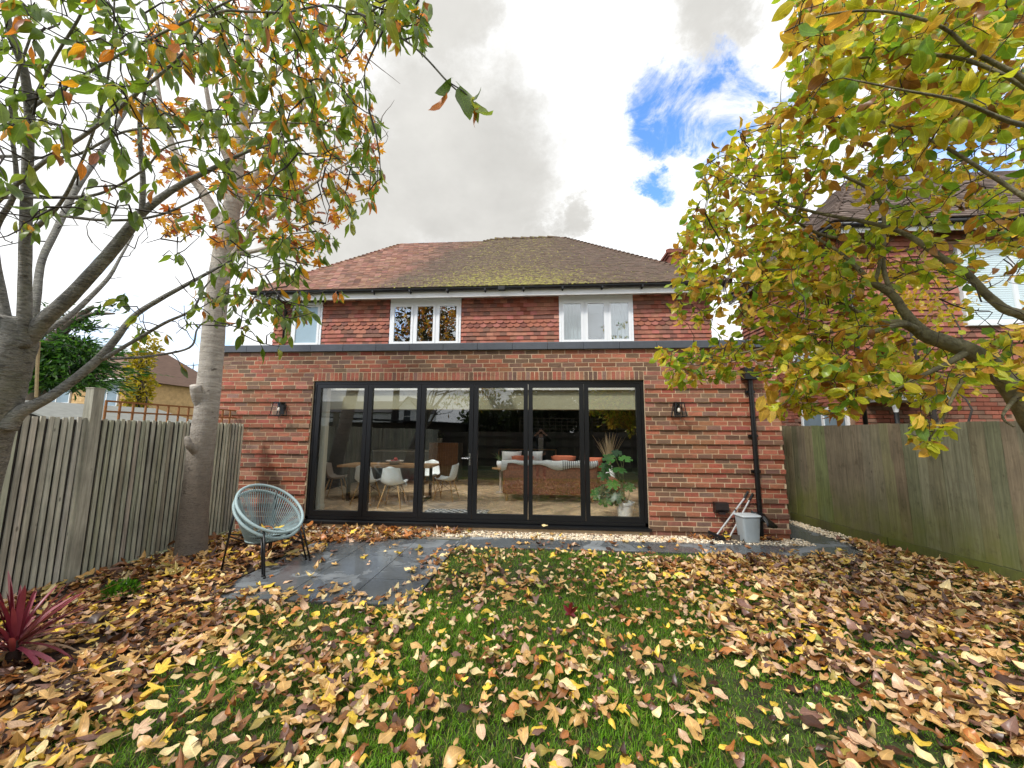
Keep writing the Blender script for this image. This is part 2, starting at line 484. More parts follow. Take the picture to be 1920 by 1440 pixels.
def smooth_path(pts, n=6, rad=None):
    P = np.array([tuple(p) for p in pts], float)
    if len(P) < 3: 
        return (P, np.asarray(rad, float)) if rad is not None else P
    out, ro = [], []
    for i in range(len(P) - 1):
        p0 = P[max(i - 1, 0)]; p1 = P[i]; p2 = P[i + 1]; p3 = P[min(i + 2, len(P) - 1)]
        for k in range(n):
            t = k / n
            out.append(0.5 * ((2 * p1) + (-p0 + p2) * t + (2 * p0 - 5 * p1 + 4 * p2 - p3) * t * t + (-p0 + 3 * p1 - 3 * p2 + p3) * t ** 3))
            if rad is not None: ro.append(rad[i] * (1 - t) + rad[i + 1] * t)
    out.append(P[-1])
    if rad is not None:
        ro.append(rad[-1])
        return np.array(out), np.array(ro)
    return np.array(out)

class MB:
    def __init__(self, col=(0.5, 0.5, 0.5, 1)):
        self.V, self.F, self.C, self.c = [], [], [], col
    def add(self, V, F, col=None):
        b = len(self.V)
        self.V.extend([tuple(map(float, v)) for v in V])
        self.F.extend([tuple(int(i) + b for i in f) for f in F])
        self.C.extend([col or self.c] * len(V))
        return self
    def box(self, c, size, R=None, col=None, jit=0.0):
        h = np.array(size, float) / 2
        q = np.array([[sx, sy, sz] for sx in (-1, 1) for sy in (-1, 1) for sz in (-1, 1)], float) * h
        if jit: q += rng.uniform(-jit, jit, q.shape)
        if R is not None: q = q @ np.asarray(R).T
        q += np.array(c, float)
        return self.add(q, [(0, 1, 3, 2), (4, 6, 7, 5), (0, 4, 5, 1), (2, 3, 7, 6), (0, 2, 6, 4), (1, 5, 7, 3)], col)
    def span(self, a, b, col=None):
        a = np.array(a, float); b = np.array(b, float)
        return self.box((a + b) / 2, np.abs(b - a), col=col)
    def beam(self, p, q, w, t=None, col=None):
        p = Vector(p); q = Vector(q)
        dv = q - p
        Rm = np.array(dv.to_track_quat('Z', 'Y').to_matrix())
        return self.box((p + q) / 2, (w, t or w, dv.length), Rm, col)
    def prism(self, outline, a, b, axis=1, col=None):
        """outline: 2-D points in the two other axes; extruded along axis from a to b"""
        n = len(outline)
        def mk(p, w):
            if axis == 1: return (p[0], w, p[1])
            if axis == 0: return (w, p[0], p[1])
            return (p[0], p[1], w)
        V = [mk(p, a) for p in outline] + [mk(p, b) for p in outline]
        F = [tuple(range(n)), tuple(range(2 * n - 1, n - 1, -1))] + [(i, n + i, n + (i + 1) % n, (i + 1) % n) for i in range(n)]
        return self.add(V, F, col)
    def tube(self, pts, rad, n=8, cap=True, col=None, closed=False, wob=0.0):
        P = np.array([tuple(p) for p in pts], float)
        m = len(P)
        R_ = np.full(m, rad, float) if np.isscalar(rad) else np.asarray(rad, float)
        T_ = np.gradient(P, axis=0) if not closed else np.roll(P, -1, 0) - np.roll(P, 1, 0)
        T_ /= np.linalg.norm(T_, axis=1)[:, None] + 1e-12
        ref = np.array([0, 0, 1.0]) if abs(T_[0][2]) < 0.9 else np.array([1.0, 0, 0])
        u = np.cross(T_[0], ref); u /= np.linalg.norm(u)
        V, F = [], []
        for i in range(m):
            u = u - T_[i] * (u @ T_[i]); u /= np.linalg.norm(u) + 1e-12
            v = np.cross(T_[i], u)
            for k in range(n):
                a = 2 * PI * k / n
                r = R_[i] * (1 + (rng.uniform(-wob, wob) if wob else 0))
                V.append(P[i] + r * (math.cos(a) * u + math.sin(a) * v))
        for i in range(m if closed else m - 1):
            j = (i + 1) % m
            for k in range(n):
                k2 = (k + 1) % n
                F.append((i * n + k, i * n + k2, j * n + k2, j * n + k))
        if cap and not closed:
            F.append(tuple(range(n - 1, -1, -1))); F.append(tuple(range((m - 1) * n, m * n)))
        return self.add(V, F, col)
    def lathe(self, c, prof, n=20, col=None, R=None):
        V, F = [], []
        for r, z in prof:
            for k in range(n):
                a = 2 * PI * k / n
                V.append((r * math.cos(a), r * math.sin(a), z))
        V = np.array(V)
        if R is not None: V = V @ np.asarray(R).T
        V = V + np.array(c, float)
        for i in range(len(prof) - 1):
            for k in range(n):
                k2 = (k + 1) % n
                F.append((i * n + k, i * n + k2, (i + 1) * n + k2, (i + 1) * n + k))
        return self.add(V, F, col)
    def grid(self, P, col=None):
        """P: (m, n, 3) array of points"""
        m, n = P.shape[:2]
        F = [(i * n + j, i * n + j + 1, (i + 1) * n + j + 1, (i + 1) * n + j) for i in range(m - 1) for j in range(n - 1)]
        return self.add(P.reshape(-1, 3), F, col)
    def mesh(self, name, m, smooth=False):
        me = new_mesh(name, self.V, faces=self.F, col=self.C, mat_=m, smooth=smooth)
        return me
    def build(self, name, m, parent=None, smooth=False, solid=0.0, label=None, kind=None):
        o = mobj(name, self.mesh(name, m, smooth), parent)
        if solid:
            md = o.modifiers.new('thickness', 'SOLIDIFY'); md.thickness = solid; md.offset = 0
        tag(o, label, kind=kind)
        return o
def smooth_angle(o, deg=35):
    me = o.data
    me.polygons.foreach_set('use_smooth', np.ones(len(me.polygons), bool))
    try: me.set_sharp_from_angle(angle=math.radians(deg))
    except Exception: pass
    return o

# leaf templates ------------------------------------------------------------
def leaf_oval(width=0.42, bend=0.2, fold=0.15, twist=0.3, seg=6, pet=0.16, tip=1.0, wave=0.03, cross=0.0, full=0.8, rag=0.0):
    """a leaf one unit long along +y, lying in the xy plane"""
    V, L = [], []
    F = []
    def pt(t, sx):
        w = width * (math.sin(PI * min(1, t ** 0.9))) ** full * (1 - 0.25 * t * tip)
        if rag: w *= 1 + rag * math.sin(7.3 * t + 2.4 * sx + 31 * width) + rag * .7 * math.sin(17 * t - 1.7 * sx)
        x = sx * w / 2
        z = bend * (t - 0.45) ** 2 * 2 + fold * abs(x) + wave * math.sin(9 * t + 2 * sx) * abs(sx)
        a = twist * (t - 0.4)
        x2 = x * math.cos(a) ; z2 = z + x * math.sin(a)
        y = t * (1 - 0.15 * abs(bend))
        return (x2 + cross * (t - 0.4) ** 2, y, z2)
    V.append(pt(0, 0)); L.append((0, 0, 0))
    for i in range(1, seg):
        t = i / seg
        for sx in (-1, 0, 1):
            V.append(pt(t, sx)); L.append((t, sx, 0))
    V.append(pt(1, 0)); L.append((1, 0, 0))
    e = len(V) - 1
    F += [(0, 2, 1), (0, 3, 2)]
    for i in range(seg - 2):
        a = 1 + 3 * i
        F += [(a, a + 1, a + 4, a + 3), (a + 1, a + 2, a + 5, a + 4)]
    a = 1 + 3 * (seg - 2)
    F += [(a, a + 1, e), (a + 1, a + 2, e)]
    if pet > 0:
        b = len(V)
        V += [(-0.012, 0.02, V[0][2]), (0.012, 0.02, V[0][2]), (0.008 + pet * 0.25, -pet, pet * 0.3 * bend), (-0.008 + pet * 0.25, -pet, pet * 0.3 * bend)]
        L += [(0, 0, 0)] * 4
        F.append((b, b + 1, b + 2, b + 3))
    return np.array(V, float), F, np.array(L, float)
def leaf_lobed(curl=0.3, ph=0.0, skew=0.0, droop=0.1):
    half = [(0, 1.0), (7, 0.80), (14, 0.74), (17, 0.60), (25, 0.42), (36, 0.68), (44, 0.78), (50, 0.95), (60, 0.72), (70, 0.58), (80, 0.36), (94, 0.52), (105, 0.66), (118, 0.5), (135, 0.34), (160, 0.22)]
    out = half + [(-a, r) for a, r in reversed(half[1:])]
    V, L, F = [(0, 0.25, 0)], [(0.2, 0, 0)], []
    for a, r in out:
        r2 = r * (1 + skew * math.sin(math.radians(a) + ph))
        x = 0.62 * r2 * math.sin(math.radians(a)); y = 0.30 + 0.68 * r2 * math.cos(math.radians(a))
        z = curl * r2 * r2 * (0.5 + 0.5 * math.sin(3 * math.radians(a) + ph)) - droop * r2
        V.append((x, y, z)); L.append((0.3 + 0.6 * r2, ((a / 50.0) % 1.0) if abs(a) > 1 else 0, 0))
    n = len(out)
    for i in range(n):
        F.append((0, 1 + i, 1 + (i + 1) % n))
    b = len(V)
    V += [(-0.012, 0.1, 0), (0.012, 0.1, 0), (0.05, -0.42, 0.05), (0.03, -0.42, 0.05)]
    L += [(0, 0, 0)] * 4
    F.append((b, b + 3, b + 2, b + 1))
    return np.array(V, float), F, np.array(L, float)

def frames(dirs, norms):
    """rotation matrices whose y axis is dirs and z axis is close to norms"""
    y = dirs / (np.linalg.norm(dirs, axis=1)[:, None] + 1e-9)
    z = norms - y * np.sum(norms * y, axis=1)[:, None]
    z /= np.linalg.norm(z, axis=1)[:, None] + 1e-9
    x = np.cross(y, z)
    return np.stack([x, y, z], axis=2)
def scatter_mesh(name, templates, which, R, scale, pos, cols, m, smooth=True):
    """one mesh from many copies of leaf templates"""
    Vs, Ls, Ts, Cs, Us = [], [], [], [], []
    base = 0
    for k, (tv, tf, tl) in enumerate(templates):
        idx = np.where(which == k)[0]
        if len(idx) == 0: continue
        v = np.einsum('nij,vj->nvi', R[idx], tv) * scale[idx][:, None, None] + pos[idx][:, None, :]
        nv = len(tv)
        Vs.append(v.reshape(-1, 3))
        lp = np.array([i for f in tf for i in f]); tt = np.array([len(f) for f in tf])
        off = base + np.arange(len(idx)) * nv
        Ls.append((lp[None, :] + off[:, None]).ravel()); Ts.append(np.tile(tt, len(idx)))
        Cs.append(np.repeat(cols[idx], nv, axis=0)); Us.append(np.tile(tl, (len(idx), 1)))
        base += nv * len(idx)
    return new_mesh(name, np.vstack(Vs), loops=np.concatenate(Ls), totals=np.concatenate(Ts), col=np.vstack(Cs), luv=np.vstack(Us), mat_=m, smooth=smooth)
# ================================================================== SETTING: ground
FLOOR = 0.13
g = MB(); g.span((-260, -160, -0.4), (260, 320, -0.075)); tag(g.build('ground', M_EARTH), kind='structure')
g = MB(); P = np.array([[(x, y, -0.03 + 0.012 * math.sin(1.7 * x + 0.6 * y) * math.sin(1.1 * y)) for x in np.linspace(-1.0, 10.6, 60)] for y in np.linspace(-12.0, 1.4, 60)])
g.grid(P); tag(g.build('lawn', M_SOIL, smooth=True), kind='structure')
g = MB(); g.prism([(-1.0, -6.4), (0.9, -6.4), (1.35, -4.6), (1.15, -3.3), (0.78, -2.75), (0.72, -2.4), (0.5, -0.1), (-1.0, -0.1)], -0.06, -0.004, axis=2)
tag(g.build('flower_bed', M_BED), kind='structure')

# paving slabs -------------------------------------------------------------
patio = tag(empty('patio', (1.8, -1.6, 0)), kind='structure')
g = MB(); g.span((0.72, -2.72, -0.06), (2.80, -0.53, -0.008)); g.span((2.80, -0.83, -0.06), (8.42, -0.34, -0.008)); g.span((7.92, -0.34, -0.06), (8.55, 3.4, -0.008))
g.build('bedding_mortar', M_JOINT, patio)
def slab(x0, y0, x1, y1):
    b = MB(col=tuple(np.array(s(96, 101, 104)[:3]) * rng.uniform(0.82, 1.12)) + (1,))
    e = 0.004; z = rng.uniform(-0.0015, 0.0015)
    b.prism([(x0 + e, y0 + e), (x1 - e, y0 + e), (x1 - e, y1 - e), (x0 + e, y1 - e)], -0.03, z, axis=2)
    b.build('paving_slab', M_PAVE, patio)
xs = [0.72, 1.50, 2.16, 2.80]
for i in range(3):
    for (y0, y1) in [(-2.72, -2.12), (-2.12, -1.36), (-1.36, -0.53)]:
        slab(xs[i], y0, xs[i + 1], y1)
x = 2.80
while x < 7.9:
    x2 = min(x + 0.9, 7.92); slab(x, -0.83, x2, -0.34); x = x2
slab(7.92, -0.83, 8.42, -0.34)
y = -0.34
while y < 3.3:
    slab(7.92, y, 8.52, min(y + 0.9, 3.4)); y += 0.9

# ================================================================== THE HOUSE
house = empty('brick_house', (3.0, 0, 0), 'red brick house with tiled hip roof and flat roofed extension with black glazed doors', 'house')
EX0, EX1, ETOP = -1.81, 7.83, 3.01
DX0, DX1, DZ0, DZ1 = 0.0, 5.72, 0.085, 2.485
# --- extension core (mortar coloured, recessed 5 mm behind the brick faces)
b = MB()
b.span((EX0 + .005, .005, -0.3), (DX0, .30, DZ1)); b.span((DX1, .005, -0.3), (EX1 - .005, .30, DZ1))
b.span((EX0 + .005, .005, DZ1), (EX1 - .005, .30, ETOP)); b.span((DX0, .005, -0.3), (DX1, .30, 0.06))
b.span((EX0 + .005, .30, -0.3), (EX0 + .30, 2.80, ETOP)); b.span((EX1 - .30, .30, -0.3), (EX1 - .005, 2.80, ETOP))
b.build('extension_wall', M_MORTAR, house)
# --- bricks
def brick_colour():
    r = rng.random()
    v = rng.normal(0, 9) + rng.normal(0, 2.5, 3)
    if r < 0.52: c = s(*(np.array([160, 92, 70]) + v))
    elif r < 0.74: c = s(*(np.array([146, 96, 74]) + v))
    else: c = s(*(np.array([122, 92, 76]) + v))
    return tuple(np.clip(c[:3], 0.01, 1)) + (1,)
bricks = []          # (x0, x1, z0, z1, y front)
COURSE0 = 0.010
mortar_rows = MB()
def course(zc0, x0, x1, shift, proud):
    mortar_rows.span((x0 + .006, proud + 0.0045, zc0 - .004), (x1 - .006, .03, zc0 + .0675))
    x = x0 - shift
    while x < x1 - 0.02:
        a, b_ = max(x, x0), min(x + 0.212, x1)
        if b_ - a > 0.03: bricks.append((a, b_, zc0, zc0 + 0.0625, proud))
        x += 0.225
for k in range(-1, 40):
    z0 = COURSE0 + 0.075 * k + 0.005
    zt = z0 + 0.07
    # every third course under the door head level stands proud, like weatherboarding
    j = round((2.335 - (COURSE0 + 0.075 * k)) / 0.075)
    proud = 0.0
    if k <= 31: proud = (-0.032, -0.004, -0.013)[j % 3]
    sh = (0.0 if k % 2 else 0.1125) + (0.06 if k % 4 > 1 else 0)
    if zt < 0.07: course(z0, EX0, EX1, sh, proud)
    elif zt < DZ1 + 0.02:
        course(z0, EX0, DX0 - 0.004, sh, proud); course(z0, DX1 + 0.004, EX1, sh, proud)
    elif z0 < DZ1 + 0.145:
        course(z0, EX0, DX0 - 0.004, sh, proud); course(z0, DX1 + 0.004, EX1, sh, proud)
    else: course(z0, EX0, EX1, sh, 0.0)
x = DX0 + 0.005
while x < DX1 - 0.05:
    bricks.append((x, x + 0.0625, DZ1 + 0.006, DZ1 + 0.143, -0.003)); x += 0.0752
mortar_rows.span((DX0 + .003, .0015, DZ1 + .003), (DX1 - .003, .03, DZ1 + .149))
mortar_rows.build('mortar_joints', M_MORTAR, house)
arr = np.array([((a + c) / 2, p, (z0 + z1) / 2) for a, c, z0, z1, p in bricks])
dist = np.linalg.norm(arr - np.array(CAM), axis=1) + np.where((arr[:, 0] > 6.0) & (arr[:, 2] > 2.0), 6, 0)
order = np.argsort(dist)
near = set(order[:300].tolist())
rest = MB()
BV = {}
def brick_geom(mb, a, c, z0, z1, p, loc=False):
    cx, cz = (a + c) / 2, (z0 + z1) / 2
    w, h = c - a, z1 - z0
    j = rng.uniform(-0.0016, 0.0016)
    mb.box((0 if loc else cx, (0 if loc else p + 0.05 + j), 0 if loc else cz), (w, 0.10, h), col=brick_colour(), jit=0.0022)
for i, (a, c, z0, z1, p) in enumerate(bricks):
    if i in near:
        key = (round(c - a, 3), round(z1 - z0, 3), int(rng.integers(0, 14)))
        if key not in BV:
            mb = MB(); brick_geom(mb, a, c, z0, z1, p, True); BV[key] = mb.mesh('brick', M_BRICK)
        o = bpy.data.objects.new('brick', BV[key]); o.location = ((a + c) / 2, p + 0.05 + rng.uniform(-0.002, 0.002), (z0 + z1) / 2)
        link(o, house)
    else: brick_geom(rest, a, c, z0, z1, p)
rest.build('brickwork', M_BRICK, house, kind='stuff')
# --- coping stones
x = EX0 - 0.06
while x < EX1 + 0.05:
    x2 = min(x + 0.60, EX1 + 0.06)
    b = MB(); b.prism([(-0.055, 3.012), (0.33, 3.012), (0.33, 3.150), (0.30, 3.160), (-0.045, 3.135), (-0.055, 3.125)], x + 0.003, x2 - 0.003, axis=0)
    b.build('coping_slab', M_COPING, house)
    x = x2
# --- flat roof with ceiling, and two rooflight openings enlarged to brighten the room
M_CEIL = mat('ceiling_paint', s(206, 204, 192), 0.9, 0.03, 2)
M_WALLP = mat('cream_wall_paint', s(196, 192, 176), 0.9, 0.04, 2)
M_WALLD = mat('dim_interior_wall_colour', s(44, 56, 60), 0.85, 0.08, 2)  # dim interior and dark teal reflection put into the wall colour
RL = [(-1.35, 2.6), (2.95, 7.4)]; RY0, RY1 = 0.40, 2.70
b = MB()
zc0, zc1 = 2.62, 2.93
b.span((EX0 + .30, .30, zc0), (EX1 - .30, RY0, zc1)); b.span((EX0 + .30, RY1, zc0), (EX1 - .30, 2.80, zc1))
for (x0, x1) in [(EX0 + .30, RL[0][0]), (RL[0][1], RL[1][0]), (RL[1][1], EX1 - .30)]: b.span((x0, RY0, zc0), (x1, RY1, zc1))
b.build('flat_roof', M_CEIL, house)
for (x0, x1) in RL:
    b = MB()
    b.span((x0 - .05, RY0 - .05, zc1), (x1 + .05, RY0, zc1 + .15)); b.span((x0 - .05, RY1, zc1), (x1 + .05, RY1 + .05, zc1 + .15))
    b.span((x0 - .05, RY0, zc1), (x0, RY1, zc1 + .15)); b.span((x1, RY0, zc1), (x1 + .05, RY1, zc1 + .15))
    rl = b.build('rooflight', M_WHITE, house)
    q = MB(); q.span((x0 - .04, RY0 - .04, zc1 + .152), (x1 + .04, RY1 + .04, zc1 + .164)); q.build('pane', M_CLEAR, rl)
# --- room behind: floor, walls, ceiling beam
M_FLOOR = mat('chevron_oak_floor', s(214, 186, 150), 0.35, 0.1, 4, fn=fn_floor)
b = MB(); b.span((EX0 + .30, .30, -0.1), (EX1 - .30, 9.0, FLOOR)); tag(b.build('room_floor', M_FLOOR, house), kind='structure')
b = MB(); b.span((EX0 + .32, 2.80, 2.16), (EX1 - .32, 3.10, 2.616)); b.build('ceiling_beam', mat('beam_paint', s(160, 156, 128), 0.9, 0.03, 2), house)
b = MB(); b.span((EX0 + .30, 3.10, 2.50), (EX1 - .30, 9.0, 2.60)); b.build('room_ceiling', M_CEIL, house)
b = MB(); b.span((EX0 + .305, .305, FLOOR), (EX0 + .40, 9.0, 2.61)); b.span((EX1 - .40, .305, FLOOR), (EX1 - .305, 9.0, 2.61)); b.build('side_wall', M_WALLD, house)
b = MB(); b.span((EX0 + .30, 8.6, FLOOR), (EX1 - .30, 8.75, 2.61)); b.build('back_wall', M_WALLD, house)
b = MB(); b.span((DX0 - 0.01, .18, FLOOR), (DX0 + 0.17, .295, 2.44)); b.span((DX0 - 0.01, .155, FLOOR), (DX0 + 0.185, .30, FLOOR + .2)); b.build('window_reveal', M_WALLP, house)
# --- bifold door
b = MB()
fy0, fy1 = 0.035, 0.115
b.span((DX0, fy0, DZ1 - .055), (DX1, fy1, DZ1)); b.span((DX0, fy0, DZ0 + .045), (DX0 + .05, fy1, DZ1 - .055)); b.span((DX1 - .05, fy0, DZ0 + .045), (DX1, fy1, DZ1 - .055))
b.span((DX0, fy0, DZ0 + .045), (DX1, fy1 - .002, DZ0 + .095)); b.prism([(-0.045, DZ0 - .018), (0.12, DZ0 - .018), (0.12, DZ0 + .045), (-0.045, DZ0 + .024)], DX0 - .03, DX1 + .03, axis=0)
b.span((1.62, fy0 - .006, DZ1 - .012), (2.02, fy0 + .004, DZ1 - .004), col=s(150, 150, 146)); b.span((3.62, fy0 - .006, DZ1 - .012), (4.00, fy0 + .004, DZ1 - .004), col=s(150, 150, 146))
door = b.build('bifold_door', M_BLACK, house)
edges = [DX0 + .052, 0.996, 1.947, 2.869, 3.800, 4.736, DX1 - .052]
ly0, ly1 = fy0 + .006, fy1 - .006
zb, zt = DZ0 + .098, DZ1 - .058
for i in range(6):
    x0, x1 = edges[i] + .004, edges[i + 1] - .004
    b = MB()
    sw = 0.072
    b.span((x0, ly0, zb), (x0 + sw, ly1, zt)); b.span((x1 - sw, ly0, zb), (x1, ly1, zt))
    b.span((x0 + sw, ly0, zt - .062), (x1 - sw, ly1, zt)); b.span((x0 + sw, ly0, zb), (x1 - sw, ly1, zb + .082))
    b.span((x0 + .45, ly0 - .004, zt - .03), (x0 + .462, ly0 + .002, zt - .018))
    b.build('door_panel', M_BLACK, door)
    b = MB(); b.span((x0 + sw - .004, ly0 + .030, zb + .078), (x1 - sw + .004, ly0 + .036, zt - .058)); b.build('pane', M_GLASS, door)
b = MB(); M_CHROME = mat('brushed_steel', s(190, 190, 188), 0.25, 0.05, 30, metal=1.0)
hx, hz = 2.818, 1.15
b.span((hx - .014, ly0 - .008, hz - .10), (hx + .014, ly0 - .001, hz + .10)); b.tube([(hx, ly0 - .008, hz + .02), (hx, ly0 - .05, hz + .02), (hx - .015, ly0 - .055, hz + .02), (hx - .125, ly0 - .055, hz + .02)], .009, 8)
b.build('handle', M_CHROME, door)
# --- upper storey
UX0, UX1, UY = -2.93, 8.08, 2.80
WIN = [(-2.43, -1.62, 1), (0.19, 2.02, 3), (4.47, 6.26, 3)]
WZ0, WZ1 = 3.74, 4.97
b = MB()
xs_ = [UX0] + [v for w in WIN for v in w[:2]] + [UX1]
for i in range(0, len(xs_), 2): b.span((xs_[i], UY + .02, 3.0), (xs_[i + 1], UY + .25, 5.05))
for w in WIN: b.span((w[0], UY + .02, 3.0), (w[1], UY + .25, WZ0)); b.span((w[0], UY + .02, WZ1), (w[1], UY + .25, 5.05))
b.span((UX0, UY + .25, 3.0), (UX0 + .25, 9.4, 5.05)); b.span((UX1 - .25, UY + .25, 3.0), (UX1, 9.4, 5.05)); b.span((UX0, 9.4, 0), (UX1, 9.65, 5.05))
b.span((UX0, UY + .25, 2.95), (UX1, 9.4, 3.0))
b.build('upper_wall', mat('tile_backing', s(70, 40, 32), 0.9, 0.1, 10), house)
b = MB(); b.span((UX0, 2.82, -0.2), (EX0 - .002, 9.6, 3.0)); b.span((EX1 + .002, 2.82, -0.2), (UX1, 9.6, 3.0)); b.build('side_masonry', mat('side_brick', s(140, 74, 56), 0.9, 0.3, 18), house)
# --- hanging tiles
def tile_colour():
    c = np.array([154, 94, 76]) + rng.normal(0, 2.5, 3) + rng.normal(0, 9)
    if rng.random() < 0.25: c = c * 0.80 + np.array([2, 8, 8])
    return tuple(np.clip(s(*np.clip(c, 8, 250))[:3], 0.01, 1)) + (1,)
def htile(mb, x0, x1, z0, round_end, loc=None):
    """one tile, 0.165 wide, showing 0.102, hung so that its tail stands proud"""
    L, th = 0.155, 0.020
    col = tile_colour()
    tail = 0.052 + rng.uniform(-.003, .003); head = 0.012
    if round_end:
        n = 8; w = (x1 - x0) / 2; cx = (x0 + x1) / 2; r = w * 0.98
        out = [(x0, z0 + L), (x0, z0 + r * 0.62)] + [(cx - r * math.cos(PI * k / n), z0 + r * 0.62 - r * 0.62 * math.sin(PI * k / n)) for k in range(1, n)] + [(x1, z0 + r * 0.62), (x1, z0 + L)]
    else:
        e = rng.uniform(-.003, .003, 2)
        out = [(x0, z0 + L), (x0, z0 + e[0]), ((x0 + x1) / 2, z0 + (e[0] + e[1]) / 2 - 0.002), (x1, z0 + e[1]), (x1, z0 + L)]
    def Y(z): 
        t = (z - z0) / L
        return UY + .02 - (tail * (1 - t) + head * t)
    off = np.array(loc) if loc is not None else np.zeros(3)
    V = [np.array((x, Y(z), z)) - off for x, z in out] + [np.array((x, Y(z) + th, z)) - off for x, z in out]
    n = len(out)
    F = [tuple(range(n)), tuple(range(2 * n - 1, n - 1, -1))] + [(i, n + i, n + (i + 1) % n, (i + 1) % n) for i in range(n)]
    mb.add(V, F, col)
tiles = []
zrow = 4.935 - 0.0; k = 0
rows = [4.925 - 0.104 * i for i in range(13)]
for k, z0 in enumerate(rows):
    rnd = 6 <= k <= 7
    x = UX0 - 0.01 - (0.083 if k % 2 else 0)
    while x < UX1:
        x0, x1 = x, x + 0.165
        segs = [(max(x0, UX0), min(x1, UX1))]
        for w in WIN:
            ns = []
            for a, c in segs:
                if c <= w[0] - .01 or a >= w[1] + .01: ns.append((a, c))
                else:
                    if a < w[0] - .02: ns.append((a, w[0] - .002))
                    if c > w[1] + .02: ns.append((w[1] + .002, c))
            segs = ns
        for a, c in segs:
            if c - a > 0.03: tiles.append((a, c, z0, rnd))
        x += 0.1675
vis = [i for i, t in enumerate(tiles) if t[2] > 3.84]
vis.sort(key=lambda i: abs(tiles[i][0] - 3.2) + (3 if tiles[i][0] > 6.9 else 0))
nearT = set(vis[:300])
rest = MB(); TV = {}
for i, (a, c, z0, rnd) in enumerate(tiles):
    if i in nearT:
        key = (round(c - a, 3), rnd, int(rng.integers(0, 12)))
        if key not in TV:
            mb = MB(); htile(mb, a, c, z0, rnd, loc=((a + c) / 2, UY, z0)); TV[key] = mb.mesh('hanging_tile', M_HTILE)
        o = bpy.data.objects.new('hanging_tile', TV[key]); o.location = ((a + c) / 2, UY + rng.uniform(-.003, .002), z0 + rng.uniform(-.003, .003)); link(o, house)
    else: htile(rest, a, c, z0, rnd)
rest.build('tile_hanging', M_HTILE, house, kind='stuff')
# --- upstairs windows
M_FROST = mat('frosted_glass', s(150, 172, 182), 0.22, 0.08, 3)
M_CURT = mat('white_curtain', s(212, 216, 214), 0.9, 0.12, 3, stretch=(14, 1, 0.3))
M_ROOMD = mat('upstairs_dimness_colour', s(70, 68, 64), 0.9, 0.05, 2)  # dimness of the upstairs rooms put into the wall colour
for wi, (x0, x1, n) in enumerate(WIN):
    y0 = UY - 0.035
    b = MB()
    z1 = WZ1 - (0.085 if n == 3 else 0.045)
    if n == 3: b.span((x0, y0 + .006, z1), (x1, UY + .10, WZ1))
    f = 0.055
    b.span((x0, y0, WZ0), (x0 + f, UY + .10, z1)); b.span((x1 - f, y0, WZ0), (x1, UY + .10, z1))
    b.span((x0 + f, y0, z1 - f), (x1 - f, UY + .10, z1)); b.span((x0 + f, y0, WZ0), (x1 - f, UY + .10, WZ0 + f)); b.span((x0 - .03, y0 - .06, WZ0 - .035), (x1 + .03, UY + .02, WZ0 - .001))
    win = b.build('window', M_WHITE, house)
    iw = (x1 - x0 - 2 * f) / n
    for k in range(n):
        a, c = x0 + f + k * iw, x0 + f + (k + 1) * iw
        if k > 0:
            m_ = MB(); m_.span((a - .022, y0 + .004, WZ0 + f), (a + .022, UY + .09, z1 - f)); m_.build('mullion', M_WHITE, win)
        q = MB(); ft = 0.058
        a2, c2, zz0, zz1 = a + (.024 if k else .003), c - (.024 if k < n - 1 else .003), WZ0 + f + .004, z1 - f - .004
        yy0, yy1 = y0 - .012, y0 + .05
        q.span((a2, yy0, zz0), (a2 + ft, yy1, zz1)); q.span((c2 - ft, yy0, zz0), (c2, yy1, zz1)); q.span((a2 + ft, yy0, zz1 - ft), (c2 - ft, yy1, zz1)); q.span((a2 + ft, yy0, zz0), (c2 - ft, yy1, zz0 + ft))
        q.build('sash', M_WHITE, win)
        q = MB(); q.span((a2 + ft - .004, y0 + .012, zz0 + ft - .004), (c2 - ft + .004, y0 + .02, zz1 - ft + .004))
        q.build('pane', M_FROST if n == 1 else M_WGLASS, win)
    if n == 3:
        b = MB(); b.span((x0 - .1, UY + 1.6, 3.05), (x1 + .1, UY + 1.65, 5.0)); b.build('room_wall', M_ROOMD, house)
for (xa, xb) in [(4.52, 5.02), (5.66, 6.2)]:
    b = MB(); P = np.array([[(x_, UY + .20 + 0.025 * math.sin(x_ * 70), z_) for x_ in np.linspace(xa, xb, 40)] for z_ in (3.7, 4.9)]); b.grid(P)
    b.build('curtain', M_CURT, house, smooth=True)
# --- roof
rp = dict(el=(-3.35, 2.40, 5.115), er=(8.40, 2.40, 5.115), tl=(-0.78, 5.77, 8.02), tm=(2.10, 5.77, 8.02), rl=(2.45, 6.0, 8.22), rr=(4.72, 6.0, 8.22), bl=(-3.35, 9.9, 5.115), br=(8.40, 9.9, 5.115), tlb=(-0.78, 7.2, 8.02), rlb=(2.1, 7.2, 8.02))
b = MB()
b.add([rp['el'], rp['er'], rp['rr'], rp['rl'], rp['tm'], rp['tl']], [(0, 1, 2, 3, 4, 5)])
b.add([rp['er'], rp['br'], rp['rr']], [(0, 1, 2)])
b.add([rp['bl'], rp['el'], rp['tl'], rp['tlb']], [(0, 1, 2, 3)])
b.add([rp['br'], rp['bl'], rp['tlb'], rp['rlb'], rp['rr']], [(0, 1, 2, 3, 4)])
b.add([rp['tl'], rp['tm'], rp['rlb'], rp['tlb']], [(0, 1, 2, 3)])
b.add([rp['tm'], rp['rl'], rp['rr'], rp['rlb']], [(0, 1, 2, 3)])
roof = b.build('roof', mat('roof_felt', s(84, 62, 52), 0.9, 0.15, 5), house)
